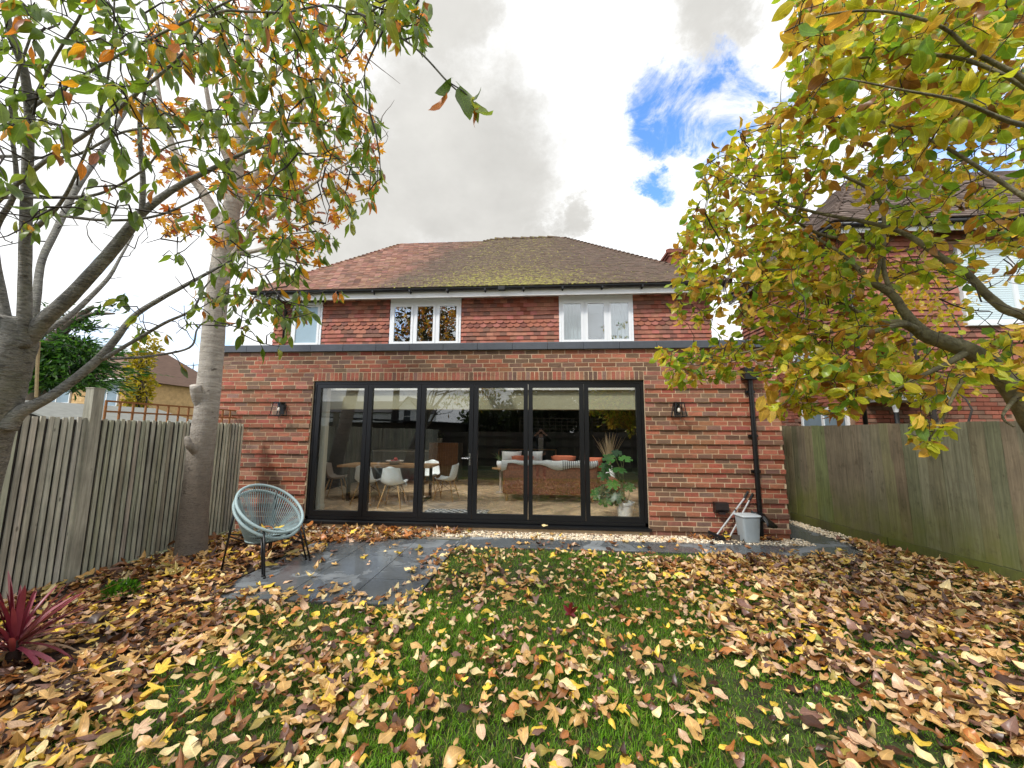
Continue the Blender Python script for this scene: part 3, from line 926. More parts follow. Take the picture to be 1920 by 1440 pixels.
b = MB(); b.span((-0.74, 5.80, 8.03), (2.06, 7.1, 8.11)); b.build('flat_dormer_edge', mat('pale_lead_flashing', s(188, 192, 196), 0.5, 0.08, 4), house)
nrm = np.array((0, -(8.22 - 5.115), 3.6)); nrm /= np.linalg.norm(nrm)
upv = np.array((0, 3.6, 3.105)); SL = np.linalg.norm(upv); upv /= SL
def xlim(sv_):
    f_ = sv_ / SL
    z = 5.115 + 3.105 * f_
    l = -3.35 + (8.02 - 5.115 and (z - 5.115) / (8.02 - 5.115)) * 2.57
    r = 8.40 - 3.68 * f_
    if z > 8.02: l = 2.10 + (z - 8.02) / 0.2 * 0.35
    return l, r
def rtile_colour():
    c = np.array([140, 98, 80]) + rng.normal(0, 3, 3) + rng.normal(0, 12)
    if rng.random() < 0.2: c *= 0.8
    return tuple(np.clip(s(*np.clip(c, 8, 250))[:3], 0.01, 1)) + (1,)
RT = np.stack([np.array((1, 0, 0)), upv, nrm], axis=1)
tiltR = rotx(-0.055)
rt = []
nrow = int(SL / 0.10)
for k in range(nrow):
    sv_ = -0.03 + k * 0.10
    l, r = xlim(max(sv_, 0))
    x = l + (0.0825 if k % 2 else 0)
    while x < r - 0.03:
        rt.append((x, min(x + 0.165, r), sv_, k)); x += 0.1675
vis = sorted(range(len(rt)), key=lambda i: rt[i][3] + (100 if rt[i][0] < -0.9 or rt[i][0] > 6.6 else 0))
nearR = set(vis[:300])
rest = MB(); RV = {}
def rtile(mb, w):
    q = np.array([[sx * w / 2, sy, sz] for sx in (-1, 1) for sy in (0, 0.15) for sz in (0.002, 0.024)], float)
    q += rng.uniform(-0.004, 0.004, q.shape) * np.array((0.4, 1, 1))
    return q @ tiltR.T + np.array((0, 0, 0.004))
bf = [(0, 1, 3, 2), (4, 6, 7, 5), (0, 4, 5, 1), (2, 3, 7, 6), (0, 2, 6, 4), (1, 5, 7, 3)]
for i, (a, c, sv_, k) in enumerate(rt):
    org = np.array(((a + c) / 2, 2.40, 5.115)) + upv * sv_ + nrm * 0.012
    if i in nearR:
        key = (round(c - a, 2), int(rng.integers(0, 14)))
        if key not in RV:
            mb = MB(); mb.add(rtile(mb, c - a), bf, rtile_colour()); RV[key] = mb.mesh('roof_tile', M_RTILE)
        o = bpy.data.objects.new('roof_tile', RV[key]); link(o)
        Mx = Matrix([list(RT[r_]) + [org[r_]] for r_ in range(3)] + [[0, 0, 0, 1]])
        o.parent = roof; o.matrix_parent_inverse = Matrix.Translation(-wpos(roof)); o.matrix_basis = Mx
    else:
        rest.add(rtile(rest, c - a) @ RT.T + org, bf, rtile_colour())
rest.build('roof_tiling', M_RTILE, roof, kind='stuff')
# moss tufts along the courses
mo = MB()
for _ in range(1500):
    sv_ = rng.uniform(0, SL) * rng.random() ** 0.6
    l, r = xlim(sv_)
    x = rng.normal(2.8, 2.2)
    if not (l + 0.1 < x < r - 0.1) or x < -0.5: continue
    sv_ = round(sv_ / 0.1) * 0.1 - 0.035 + rng.uniform(0, .02)
    org = np.array((x, 2.40, 5.115)) + upv * sv_ + nrm * 0.03
    r0 = rng.uniform(0.008, 0.024)
    V = [org + (np.array((math.cos(a), 0, 0)) + upv * math.sin(a) * 0.7) * r0 * 1.3 for a in np.linspace(0, 2 * PI, 7)[:-1]] + [org + nrm * r0 * 0.8]
    mo.add(V, [(i, (i + 1) % 6, 6) for i in range(6)], tuple(np.array(s(*[(120, 122, 52), (160, 156, 70), (92, 96, 44)][rng.integers(0, 3)])[:3])) + (1,))
mo.build('moss', mat('moss', None, 0.95, 0.3, 40), roof, kind='stuff')
# hip and ridge tiles
def cap_run(p, q, name, step=0.16, r=0.10, m=M_RTILE):
    p = np.array(p); q = np.array(q); L = np.linalg.norm(q - p); n = int(L / step); dv = (q - p) / L
    ref = np.array((0, 0, 1.0)); sd_ = np.cross(dv, ref); sd_ /= np.linalg.norm(sd_); upn = np.cross(sd_, dv)
    for i in range(n):
        c0 = p + dv * (i * step); c1 = c0 + dv * (step * 1.45)
        V = []
        for c, rr, lift in ((c0, r * 1.05, 0.018), (c1, r * 0.8, -0.01)):
            for a in np.linspace(-0.15, PI + 0.15, 7):
                V.append(c + sd_ * math.cos(a) * rr + upn * (math.sin(a) * rr * 0.75 + lift - 0.03))
        F = [(j, j + 1, j + 8, j + 7) for j in range(6)]
        mb = MB(col=rtile_colour()); mb.add(V, F)
        mb.build(name, m, roof, solid=0.014)
cap_run(rp['er'], rp['rr'], 'hip_tile'); cap_run(rp['el'], rp['tl'], 'hip_tile'); cap_run(rp['rl'], rp['rr'], 'ridge_tile', 0.30, 0.11); cap_run(rp['tm'], rp['rl'], 'hip_tile', 0.14)
# fascia, soffit, gutter
b = MB(); b.span((-3.28, 2.46, 4.89), (8.33, 2.485, 5.09)); b.build('fascia', M_FASCIA, house)
b = MB(); b.span((-3.28, 2.485, 4.975), (8.33, 2.79, 4.99)); b.build('soffit', M_FASCIA, house)
b = MB()
V = []; n = 9
for x in (-3.3, 8.36):
    for rr in (0.060, 0.052):
        for a in np.linspace(PI, 2 * PI, n): V.append((x, 2.392 + rr * math.cos(a), 5.085 + rr * math.sin(a) * 1.1))
F = []
for o_ in (0, n):
    F += [(o_ + i, o_ + i + 1, o_ + i + 1 + 2 * n, o_ + i + 2 * n) for i in range(n - 1)]
F += [(0, n, 3 * n, 2 * n), (n - 1, 2 * n - 1, 4 * n - 1, 3 * n - 1)]
b.add(V, F); gut = b.build('gutter', M_BPLAST, house, smooth=False)
x = -2.9
while x < 8.3:
    q = MB(); q.span((x - .02, 2.328, 5.005), (x + .02, 2.458, 5.05)); q.span((x - .015, 2.44, 4.985), (x + .015, 2.4585, 5.06)); q.build('gutter_bracket', M_BPLAST, gut); x += 0.93
q = MB(); q.span((3.0, 2.318, 5.012), (3.16, 2.46, 5.093)); q.build('gutter_union', M_BPLAST, gut)
b = MB(); b.tube([(-2.60, 2.74, 3.16), (-2.60, 2.74, 4.72), (-2.60, 2.42, 4.93), (-2.60, 2.40, 5.02)], 0.034, 10)
b.build('downpipe', M_BPLAST, house, smooth=True)
b = MB(); b.tube([(7.37, -.075, 0.02), (7.37, -.075, 2.48)], 0.036, 12); b.span((7.25, -.17, 2.47), (7.49, -.025, 2.66))
for z in (0.25, 1.0, 1.55, 2.25): b.tube([(7.37, -.075, z), (7.37, -.075, z + .05)], 0.043, 12); b.span((7.30, -.06, z + .005), (7.44, -.021, z + .045))
b.build('downpipe', M_BPLAST, house)
# vent cowl, air brick, garden tap, chimney
b = MB(); b.prism([(-0.115, .545), (-.02, .55), (-.02, .39), (-0.085, .39), (-0.125, .44)], 6.70, 6.90, axis=0); b.lathe((6.80, -.1, .385), [(0.0, .02), (.05, .02), (.05, -.01), (.04, -.012)], 12); b.build('vent_cowl', mat('dark_brown_plastic', s(36, 28, 27), 0.45, 0.1, 10), house)
b = MB(col=s(150, 78, 56)); b.span((6.16, -.024, .094), (6.38, .02, .15), col=s(150, 78, 56))
for i in range(8): b.span((6.175 + i * .026, -.027, .104), (6.187 + i * .026, -.022, .140), col=s(30, 18, 14))
b.build('air_brick', M_BRICK, house)
b = MB(); M_BRASS = mat('brass', s(170, 130, 70), 0.35, 0.1, 20, metal=1.0)
b.tube([(-0.83, -.02, .70), (-0.83, -.09, .70), (-0.83, -.12, .66), (-0.83, -.12, .62)], .011, 8); b.tube([(-0.87, -.08, .735), (-0.79, -.08, .735)], .007, 6); b.tube([(-0.83, -.08, .70), (-0.83, -.08, .735)], .007, 6)
b.build('garden_tap', M_BRASS, house)
b = MB(); b.span((7.58, 3.95, 5.0), (8.06, 4.55, 6.5), col=s(132, 76, 60)); b.span((7.55, 3.92, 6.5), (8.09, 4.58, 6.57), col=s(122, 70, 56)); b.span((7.52, 3.89, 6.57), (8.12, 4.61, 6.64), col=s(132, 78, 62)); b.span((7.56, 3.93, 6.64), (8.08, 4.57, 6.70), col=s(110, 68, 56))
for xx in (7.7, 7.94): b.lathe((xx, 4.25, 6.70), [(.09, 0), (.085, .08), (.10, .09), (.10, .12), (.075, .12)], 12, col=s(150, 84, 60))
b.build('chimney', mat('chimney_brick', None, 0.9, 0.3, 16, bump=0.4, bscale=60), house)
# ================================================================== FENCES
def wood_col(base, sd_=9):
    return tuple(np.clip(s(*np.clip(np.array(base) + rng.normal(0, sd_) + rng.normal(0, 3, 3), 5, 250))[:3], 0.01, 1)) + (1,)
def fence_line(name, label, p, q, top, bw, pitch, base, m, group, face, back=None, gravel=0.0, posts=(), post_top=None, th=0.018, first_gap=0.0, panel=1.85):
    """boards from p to q; face = unit normal towards the garden"""
    p = np.array(p, float); q = np.array(q, float); L = np.linalg.norm(q - p); dv = (q - p) / L
    nv = np.array(face, float)
    root = empty(name, (p[0], p[1], 0), label, 'fence', group)
    ang = math.atan2(dv[1], dv[0])
    Rm = rotz(ang); sgn = 1 if (np.array((-dv[1], dv[0])) @ nv) > 0 else -1
    V = {}
    for i in range(int(L / pitch)):
        u = (i + 0.5) * pitch
        pan = int(u / panel)
        key = (int(rng.integers(0, 14)), pan % 3)
        dzp = (0.0, 0.012, -0.008)[pan % 3]
        if key not in V:
            tone = (1.0, 1.07, 0.94)[pan % 3]
            b = MB(col=wood_col(np.array(base) * tone))
            z0, z1 = gravel + 0.01, top + rng.uniform(-.004, .006) + dzp
            yy = sgn * (th / 2)
            b.prism([(-bw / 2, sgn * 0.002), (bw / 2, sgn * 0.006), (bw / 2, sgn * (th + 0.004)), (-bw / 2, sgn * th * 0.75)], z0, z1, axis=2)
            V[key] = b.mesh('fence_board', m)
        o = bpy.data.objects.new('fence_board', V[key])
        c = p + dv * u
        o.location = (c[0], c[1], rng.uniform(-.006, .006)); o.rotation_euler = (rng.uniform(-.006, .006), rng.uniform(-.006, .006), ang + rng.uniform(-.03, .03))
        link(o, root)
    if back is not None:
        b = MB(col=wood_col(back, 2)); b.box((*(p + (q - p) / 2 - nv * 0.012), (top - .01 + gravel) / 2 + .01), (L, 0.016, top - .03 - gravel), Rm); b.build('groove_shade_backing', m, root)  # backing coloured dark to stand for shade in the grooves between boards
    if gravel:
        n = max(1, int(L / panel))
        for i in range(n):
            c = p + dv * (L * (i + .5) / n)
            b = MB(col=wood_col(np.array(base) * 0.72)); b.box((c[0], c[1], gravel / 2 - .03), (L / n - .02, 0.05, gravel + .06), Rm); b.build('gravel_board', m, root)
    for u, hgt, w in posts:
        c = p + dv * u - nv * 0.0
        b = MB(col=wood_col(np.array(base) * 0.95)); b.box((c[0] + nv[0] * .0, c[1], hgt / 2 - .15), (w, w * 0.9, hgt + .3), Rm)
        b.box((c[0], c[1], hgt + .006), (w + .01, w * .9 + .01, .012), Rm)
        b.build('fence_post', m, root)
    b = MB(col=wood_col(np.array(base) * 0.8))
    for z in (0.35, 0.95, top - .22):
        c = (p + q) / 2 - nv * 0.045; b.box((c[0], c[1], z), (L, 0.045, 0.08), Rm)
    b.build('fence_rail', m, root)
    return root
fence_line('board_fence', 'grey ribbed wooden fence behind the tree trunk and chair, left of the garden', (-1.0, -0.28), (-1.0, -12.0), 1.722, 0.044, 0.0625, (180, 178, 160), M_FENCE, None, (1, 0), back=(70, 68, 60), posts=[(2.22, 2.06, .11)], th=0.017, panel=2.15)
fence_line('board_fence', 'tall mossy green brown close boarded fence right of the garden', (8.52, 2.9), (10.55, -9.8), 1.755, 0.166, 0.148, (112, 109, 84), M_FENCEG, None, (-0.98, -0.157), gravel=0.13, posts=[(1.42, 1.76, .1)], th=0.016, panel=3.1)
# fence at the bottom of the garden, behind the photographer, with horizontal rails towards the house (seen in the door glass)
fence_line('board_fence', 'grey fence at the bottom of the garden reflected in the doors', (-1.0, -12.0), (10.9, -12.0), 1.62, 0.29, 0.30, (84, 78, 68), M_FENCE, None, (0, 1), th=0.02)  # boards coloured darker to stand for the shade of big trees
fr = bpy.data.objects['fence_rail.002']
for v in fr.data.vertices: v.co.y += 0.09
def trellis(name, label, p, q, z0, z1, nx, nz, m, w=0.022, group=None):
    p = np.array(p, float); q = np.array(q, float); root = empty(name, (p[0], p[1], z0), label, 'trellis', group)
    Rm = rotz(math.atan2(q[1] - p[1], q[0] - p[0]))
    for i in range(nx + 1):
        c = p + (q - p) * i / nx; b = MB(); b.box((c[0], c[1], (z0 + z1) / 2), (w, w * .7, z1 - z0), Rm); b.build('upright', m, root)
    for k in range(nz + 1):
        c = (p + q) / 2; b = MB(); b.box((c[0] + .0, c[1], z0 + (z1 - z0) * k / nz + .001), (np.linalg.norm(q - p) + w, w * .55, w), Rm); b.build('lath', m, root)
    return root
trellis('garden_trellis', 'orange wooden square trellis on top of the ribbed fence', (-1.32, -2.12), (-1.42, 0.85), 1.70, 1.955, 18, 2, M_TRELLIS)
trellis('garden_trellis', 'dark trellis on the bottom fence reflected in the doors', (3.0, -12.05), (10.5, -12.05), 1.62, 2.3, 26, 4, mat('grey_trellis_wood', s(110, 100, 86), 0.8, 0.2, 20))
b = MB(); b.tube(smooth_path([at(68, 745, 3.9), at(70, 690, 3.9), at(73, 640, 3.9)], 4), 0.014, 6)
tag(b.build('garden_cane', mat('bamboo', s(170, 150, 110), 0.6, 0.2, 30)), 'pale upright bamboo cane beside the big tree fork', 'cane')

# ================================================================== PEBBLES
def ico(sub=1):
    t = (1 + 5 ** .5) / 2
    V = np.array([(-1, t, 0), (1, t, 0), (-1, -t, 0), (1, -t, 0), (0, -1, t), (0, 1, t), (0, -1, -t), (0, 1, -t), (t, 0, -1), (t, 0, 1), (-t, 0, -1), (-t, 0, 1)], float)
    V /= np.linalg.norm(V[0])
    F = [(0, 11, 5), (0, 5, 1), (0, 1, 7), (0, 7, 10), (0, 10, 11), (1, 5, 9), (5, 11, 4), (11, 10, 2), (10, 7, 6), (7, 1, 8), (3, 9, 4), (3, 4, 2), (3, 2, 6), (3, 6, 8), (3, 8, 9), (4, 9, 5), (2, 4, 11), (6, 2, 10), (8, 6, 7), (9, 8, 1)]
    return V, F
iv, if_ = ico()
peb_t = []
for k in range(4):
    v = iv * (1 + rng.uniform(-.22, .22, iv.shape)) * np.array((1, .75, .5))
    peb_t.append((v, if_, np.zeros_like(v)))
def rand_rot(n, tilt=0.4):
    th = rng.uniform(0, 2 * PI, n)
    d_ = np.stack([np.cos(th), np.sin(th), rng.normal(0, tilt, n)], 1)
    nn = np.stack([rng.normal(0, tilt, n), rng.normal(0, tilt, n), np.ones(n)], 1)
    return frames(d_, nn)
pp = []
def strip(n, fx):
    for _ in range(n): pp.append(fx())
strip(4200, lambda: (rng.uniform(-0.95, 8.0), rng.uniform(-0.36 if True else 0, 0.0), rng.uniform(-0.01, 0.012)))
strip(900, lambda: (rng.uniform(-0.95, -0.5), rng.uniform(-2.2, -0.1), rng.uniform(-0.012, 0.008)))
def rp_():
    y = rng.uniform(-1.0, 3.0); xf = 8.55 + (1.4 - y) * 0.16 + 0.16
    return (rng.uniform(8.44 if y < -.34 else 8.53, max(8.6, xf - 0.02)), y, rng.uniform(-0.012, 0.012))
strip(1500, rp_)
strip(160, lambda: (-0.4 + rng.normal(0, .22), -1.95 + rng.normal(0, .1), 0.0))
pp = np.array(pp)
pc = np.array([s(240, 224, 194), s(246, 236, 214), s(222, 204, 172), s(206, 186, 160), s(244, 228, 200)])[rng.integers(0, 5, len(pp))] * rng.uniform(.8, 1.1, (len(pp), 1))
me = scatter_mesh('pebbles', peb_t, rng.integers(0, 4, len(pp)), rand_rot(len(pp)), rng.uniform(.010, .024, len(pp)), pp, pc, M_PEBBLE)
tag(mobj('gravel', me), 'cream pebbles in strips along the house wall and fences', kind='stuff')
b = MB(); b.span((-0.95, -0.40, -0.06), (8.0, -0.0, -0.012)); tag(b.build('gravel_bed', M_STONE), kind='structure')

# ================================================================== THE STRING CHAIRS
M_CORD = mat('pale_blue_cord', s(146, 166, 168), 0.5, 0.1, 20)
M_CRIM = mat('pale_blue_cord_wrap', s(160, 182, 184), 0.5, 0.12, 60, stretch=(1, 1, 1), bump=0.5, bscale=140)
M_LEG = mat('black_steel_rod', s(20, 21, 23), 0.4, 0.1, 20)
def string_chair(loc, face, label, tilt=39, up=0.0, nest=0.0):
    root = empty('string_chair', loc, label, 'chair', 'stacked string chairs')
    f = np.array((math.cos(face), math.sin(face), 0)); r_ = np.array((-f[1], f[0], 0)); t = math.radians(tilt)
    ax = f * math.cos(t) - np.array((0, 0, 1)) * math.sin(t)         # rim plane axis from back to front
    c = np.array(loc) + np.array((0, 0, 0.60)) - f * 0.02 + np.array((0, 0, up))
    def rim(a, k=1.0): return c + k * (0.385 * r_ * math.sin(a) + 0.40 * ax * math.cos(a))
    c2 = np.array(loc) + np.array((0, 0, 0.305)) - f * 0.06 + np.array((0, 0, up))
    def low(a): return c2 + 0.19 * r_ * math.sin(a) + 0.185 * f * math.cos(a)
    A = np.linspace(0, 2 * PI, 61)[:-1]
    b = MB(); b.tube([rim(a) for a in A], 0.0165, 10, closed=True); b.build('rim', M_CRIM, root, smooth=True)
    b = MB(); b.tube([low(a) for a in A[::2]], 0.011, 8, closed=True); b.build('seat_ring', M_CRIM, root, smooth=True)
    b = MB(); n = 76
    for i in range(n):
        a = 2 * PI * i / n
        p, q = rim(a), low(a)
        mid = (p + q) / 2 + np.array((0, 0, -0.012))
        b.tube(smooth_path([p, mid, q], 3), 0.0042, 5, cap=False)
    b.build('cords', M_CORD, root, smooth=True, kind='stuff')
    b = MB()
    for i in range(16):                                             # woven seat bottom
        a = 2 * PI * i / 16
        b.tube([low(a), c2 + np.array((0, 0, -.02)), low(a + PI * 0.92)], 0.0042, 5, cap=False)
    b.build('seat_weave', M_CORD, root, smooth=True, kind='stuff')
    for da in (45, 135, 225, 315):
        a = math.radians(da)
        foot = np.array(loc) + (f * math.cos(a) + r_ * math.sin(a)) * (0.43 + nest) + np.array((0, 0, 0.004))
        k = rim(a)
        top = c + 0.97 * (k - c); top = top - np.array((0, 0, .018))
        lo = c2 + (f * math.cos(a) + r_ * math.sin(a)) * 0.20 - np.array((0, 0, .012))
        b = MB(); b.tube([foot, foot * .45 + top * .55, top], 0.0105, 8); b.tube([foot * .5 + top * .5, lo], 0.0085, 6)
        b.lathe(foot - np.array((0, 0, .004)), [(0, 0), (.014, 0), (.014, .022), (.0, .024)], 8)
        b.build('leg', M_LEG, root, smooth=True)
    b = MB(); b.tube([low(a) - np.array((0, 0, .018)) for a in A[::3]], 0.009, 6, closed=True); b.build('base_frame', M_LEG, root, smooth=True)
    return root
CH = (0.70, -1.82, 0.0)
string_chair((CH[0] + .05, CH[1] - .035, 0), math.radians(-12), 'upper of two stacked pale blue string garden chairs, with leaves in its seat', up=0.075, nest=0.02)
string_chair(CH, math.radians(-12), 'lower of two stacked pale blue string garden chairs on black rod legs', up=0.0)

# ================================================================== BIN, BROOM, LANTERNS
M_BIN = mat('grey_bin_plastic', s(172, 182, 185), 0.45, 0.08, 6)
M_BAG = mat('black_bin_liner', s(16, 17, 18), 0.25, 0.2, 20)
bl = (7.12, -0.20)
root = empty('plastic_bin', (bl[0], bl[1], 0), 'grey plastic bin with black liner beside the downpipe', 'bin')
def rrect(w, d_, r, n=5):
    out = []
    for cx, cy, a0 in ((w / 2 - r, d_ / 2 - r, 0), (-w / 2 + r, d_ / 2 - r, 90), (-w / 2 + r, -d_ / 2 + r, 180), (w / 2 - r, -d_ / 2 + r, 270)):
        for k in range(n):
            a = math.radians(a0 + 90 * k / (n - 1)); out.append((cx + r * math.cos(a), cy + r * math.sin(a)))
    return np.array(out)
def loft(b, rings, caps=(False, False)):
    n = len(rings[0]); base = len(b.V); V = [tuple(p) for r in rings for p in r]
    F = [(i * n + k, i * n + (k + 1) % n, (i + 1) * n + (k + 1) % n, (i + 1) * n + k) for i in range(len(rings) - 1) for k in range(n)]
    if caps[0]: F.append(tuple(range(n - 1, -1, -1)))
    if caps[1]: F.append(tuple(range((len(rings) - 1) * n, len(rings) * n)))
    b.add(V, F)
def ring3(w, d_, r, z, off=(0, 0), rz=0.0):
    o2 = rrect(w * .80, d_ * .85, r * .85); z = z * .90; c_, s_ = math.cos(rz), math.sin(rz)
    return [(bl[0] + off[0] + x * c_ - y * s_, bl[1] + off[1] + x * s_ + y * c_, z) for x, y in o2]
b = MB(); rz = 0.12
loft(b, [ring3(.27, .20, .03, 0.012, rz=rz), ring3(.29, .215, .03, .04, rz=rz), ring3(.345, .26, .035, .40, rz=rz), ring3(.355, .27, .035, .405, rz=rz), ring3(.36, .275, .035, .43, rz=rz), ring3(.335, .25, .03, .43, rz=rz), ring3(.325, .24, .03, .38, rz=rz), ring3(.26, .19, .03, .03, rz=rz)], (True, True))
smooth_angle(b.build('bin_body', M_BIN, root))
b = MB(); loft(b, [ring3(.375, .285, .04, .415, rz=rz), ring3(.385, .295, .04, .428, rz=rz), ring3(.36, .27, .04, .446, rz=rz), ring3(.20, .14, .04, .452, rz=rz)], (False, True)); smooth_angle(b.build('lid', mat('pale_grey_lid', s(196, 204, 206), 0.4, 0.06, 6), root))
b = MB(); P = np.array([[(bl[0] + .10 + .09 * math.cos(a) * (1 + .5 * k) + rng.uniform(-.008, .008), bl[1] - .05 + 0.13 * math.sin(a) * (1 + .1 * k) - .03 * k, .435 - .055 * k + .012 * math.sin(5 * a + k) + rng.uniform(-.006, .006)) for a in np.linspace(-1.5, 1.7, 18)] for k in range(4)]); b.grid(P); b.build('bin_liner', M_BAG, root, smooth=True, solid=.002)
M_ALU = mat('aluminium_pole', s(206, 206, 204), 0.3, 0.1, 30, metal=0.7)
root = empty('long_handled_dustpan', (6.78, -.10, 0), 'dustpan with long silver handle leaning against the wall by the bin', 'dustpan')
b = MB(); b.tube([(6.86, -.16, .05), (7.26, -.035, .60)], .0125, 8); b.build('pole', M_ALU, root)
b = MB(); b.tube([(7.245, -.040, .58), (7.315, -.022, .68)], .017, 8); b.build('grip', M_BPLAST, root)
b = MB(); b.tube([(7.05, -.101, .31), (7.075, -.093, .345)], .016, 8); b.build('ferrule', M_BPLAST, root)
b = MB(); 
b.add([(6.72, -.30, .012), (6.98, -.38, .012), (7.02, -.18, .012), (6.80, -.10, .012), (6.78, -.12, .09), (7.03, -.20, .09)], [(0, 1, 2, 3), (3, 2, 5, 4), (0, 3, 4), (1, 5, 2)]); b.build('dustpan_tray', mat('grey_brown_plastic', s(92, 84, 76), 0.6, 0.15, 20), root, solid=.005)
root = empty('long_handled_broom', (6.66, -.2, 0), 'broom with silver handle and black grip leaning against the wall by the bin', 'broom')
b = MB(); b.tube([(6.66, -.20, .09), (7.20, -.036, .64)], .0125, 8); b.build('pole', M_ALU, root)
b = MB(); b.tube([(7.17, -.045, .61), (7.245, -.022, .71)], .017, 8); b.build('grip', M_BPLAST, root)
b = MB(); b.tube([(6.99, -.10, .425), (7.01, -.094, .445)], .015, 8); b.build('ferrule', M_BPLAST, root)
b = MB(); Rb = rotz(-.35) @ roty(.35); b.box((6.655, -.205, .085), (.24, .045, .035), Rb)
for k in range(24): 
    o_ = Rb @ np.array(((k % 12 - 5.5) * .02, (k // 12 - .5) * .022, -.02)); p = np.array((6.655, -.205, .085)) + o_; b.tube([p, p + Rb @ np.array((rng.uniform(-.01, .01), rng.uniform(-.01, .01), -.055))], .006, 4)
b.build('broom_head', M_BPLAST, root)
M_BULB = mat('bulb_glass', s(226, 220, 206), 0.2, 0.02, 4)
def lantern(x, z, label):
    root = empty('wall_lantern', (x, -0.02, z), label, 'wall light', 'wall lanterns')
    b = MB(); b.span((x - .05, -.035, z - .09), (x + .05, -.018, z + .10)); b.span((x - .014, -.12, z + .098), (x + .014, -.03, z + .118)); b.build('back_plate', M_BLACK, root)
    b = MB(); yc = -.115
    tw, bw_, zt_, zb_ = .062, .092, z + .105, z - .115
    ct = [(x + sx * tw, yc + sy * tw, zt_) for sx, sy in ((-1, -1), (1, -1), (1, 1), (-1, 1))]; cb = [(x + sx * bw_, yc + sy * bw_ * .95, zb_) for sx, sy in ((-1, -1), (1, -1), (1, 1), (-1, 1))]
    for i in range(4):
        b.beam(ct[i], cb[i], .011); b.beam(cb[i], cb[(i + 1) % 4], .011); b.beam(ct[i], ct[(i + 1) % 4], .012)
    b.span((x - tw, yc - tw, zt_ - .002), (x + tw, yc + tw, zt_ + .012)); b.build('cage', M_BLACK, root)
    b = MB()
    for i in range(4): b.add([ct[i], ct[(i + 1) % 4], cb[(i + 1) % 4], cb[i]], [(0, 1, 2, 3)])
    b.build('glass_side', M_CLEAR, root)
    b = MB(); b.lathe((x, yc, z), [(.0, -.045), (.016, -.04), (.024, -.02), (.022, .005), (.012, .03)], 12); b.build('bulb', M_BULB, root, smooth=True)
    b = MB(); b.lathe((x, yc, z), [(.014, .028), (.014, .075), (.018, .1)], 10); b.build('lamp_holder', M_BPLAST, root)
lantern(-0.52, 1.985, 'black glass wall lantern left of the glazed doors')
lantern(6.22, 1.985, 'black glass wall lantern right of the glazed doors')

# ================================================================== PLANTS AT GROUND LEVEL
def blade_leaf(b, p0, dirv, L, w, droop, n=8, col=None):
    dirv = np.array(dirv, float); dirv /= np.linalg.norm(dirv)
    side = np.cross(dirv, (0, 0, 1)); side /= np.linalg.norm(side) + 1e-9
    V = []
    p = np.array(p0, float); dcur = dirv.copy()
    for i in range(n + 1):
        t = i / n
        ww = w * (0.6 + 1.2 * t) * (1 - t) ** 0.55 * 1.1 if t < 1 else 0.0005
        upv_ = np.cross(side, dcur)
        V += [p - side * ww / 2 + upv_ * ww * .22, p, p + side * ww / 2 + upv_ * ww * .22]
        p = p + dcur * L / n
        dcur = dcur + np.array((0, 0, -droop / n)) ; dcur /= np.linalg.norm(dcur)
    F = []
    for i in range(n):
        a = 3 * i; F += [(a, a + 1, a + 4, a + 3), (a + 1, a + 2, a + 5, a + 4)]
    b.add(V, F, col)
M_CORDY = mat('red_cordyline_leaf', None, 0.35, 0.18, 8, stretch=(1, 1, 1), transl=0.2)
cl = at(22, 1236, 2.62); cl.z = 0.0
root = empty('cordyline_plant', (cl.x, cl.y, 0), 'spiky dark red cordyline plant in front of the ribbed fence', 'plant')
b = MB(); b.tube([(cl.x, cl.y, -.03), (cl.x + .01, cl.y, .09), (cl.x, cl.y, .17)], [.04, .035, .02], 8); b.build('stem', mat('dark_stem', s(60, 44, 38), 0.9, 0.2, 20), root, smooth=True)
cc = [(142, 52, 70), (166, 78, 96), (112, 32, 46), (180, 104, 116), (126, 44, 56), (190, 126, 132)]
for i in range(64):
    a = rng.uniform(0, 2 * PI); el = math.radians(rng.uniform(22, 84)) if i < 50 else math.radians(rng.uniform(-5, 18))
    L = rng.uniform(.34, .52) * (1.0 if i < 50 else .9)
    b = MB(col=tuple(np.array(s(*(np.array(cc[rng.integers(0, 6)]) + rng.normal(0, 6)))[:3]).clip(0.005)) + (1,) if i < 56 else s(150, 120, 90))
    blade_leaf(b, (cl.x + .015 * math.cos(a), cl.y + .015 * math.sin(a), rng.uniform(.08, .18)), (math.cos(a) * math.cos(el), math.sin(a) * math.cos(el), math.sin(el)), L, rng.uniform(.024, .040), rng.uniform(.1, .9) if i < 50 else 1.1)
    b.build('blade', M_CORDY, root, smooth=True)
for i, (tx, ty) in enumerate([(232, 1078), (200, 1085), (190, 1118), (212, 1062), (180, 1135), (175, 1098)]):   # long thin blades reaching to the right
    tip = at(tx, ty, 2.75); b = MB(col=s(*[(176, 112, 96), (166, 96, 90), (150, 80, 78)][i % 3]))
    dv = np.array(tip) - np.array((cl.x, cl.y, .12)); L = np.linalg.norm(dv)
    blade_leaf(b, (cl.x, cl.y, .12), dv + np.array((0, 0, .10)), L * 1.02, .016, .42, col=None); b.build('blade', M_CORDY, root, smooth=True)
sh = at(214, 1120, 3.6); sh.z = 0
root = empty('low_green_shrub', (-.02, -2.82, 0), 'small bright green leafy shrub on the leaf covered bed', 'shrub')
lt = [leaf_oval(.5, .3, .2, .2, 4, 0.0) for _ in range(2)]
n = 340; th = rng.uniform(0, 2 * PI, n); ph = rng.uniform(0.1, 1.3, n); rr = rng.uniform(.4, 1, n) ** .5
pos = np.stack([-.02 + .16 * rr * np.cos(th) * np.cos(ph), -2.82 + .13 * rr * np.sin(th) * np.cos(ph), .02 + .125 * rr * np.sin(ph)], 1)
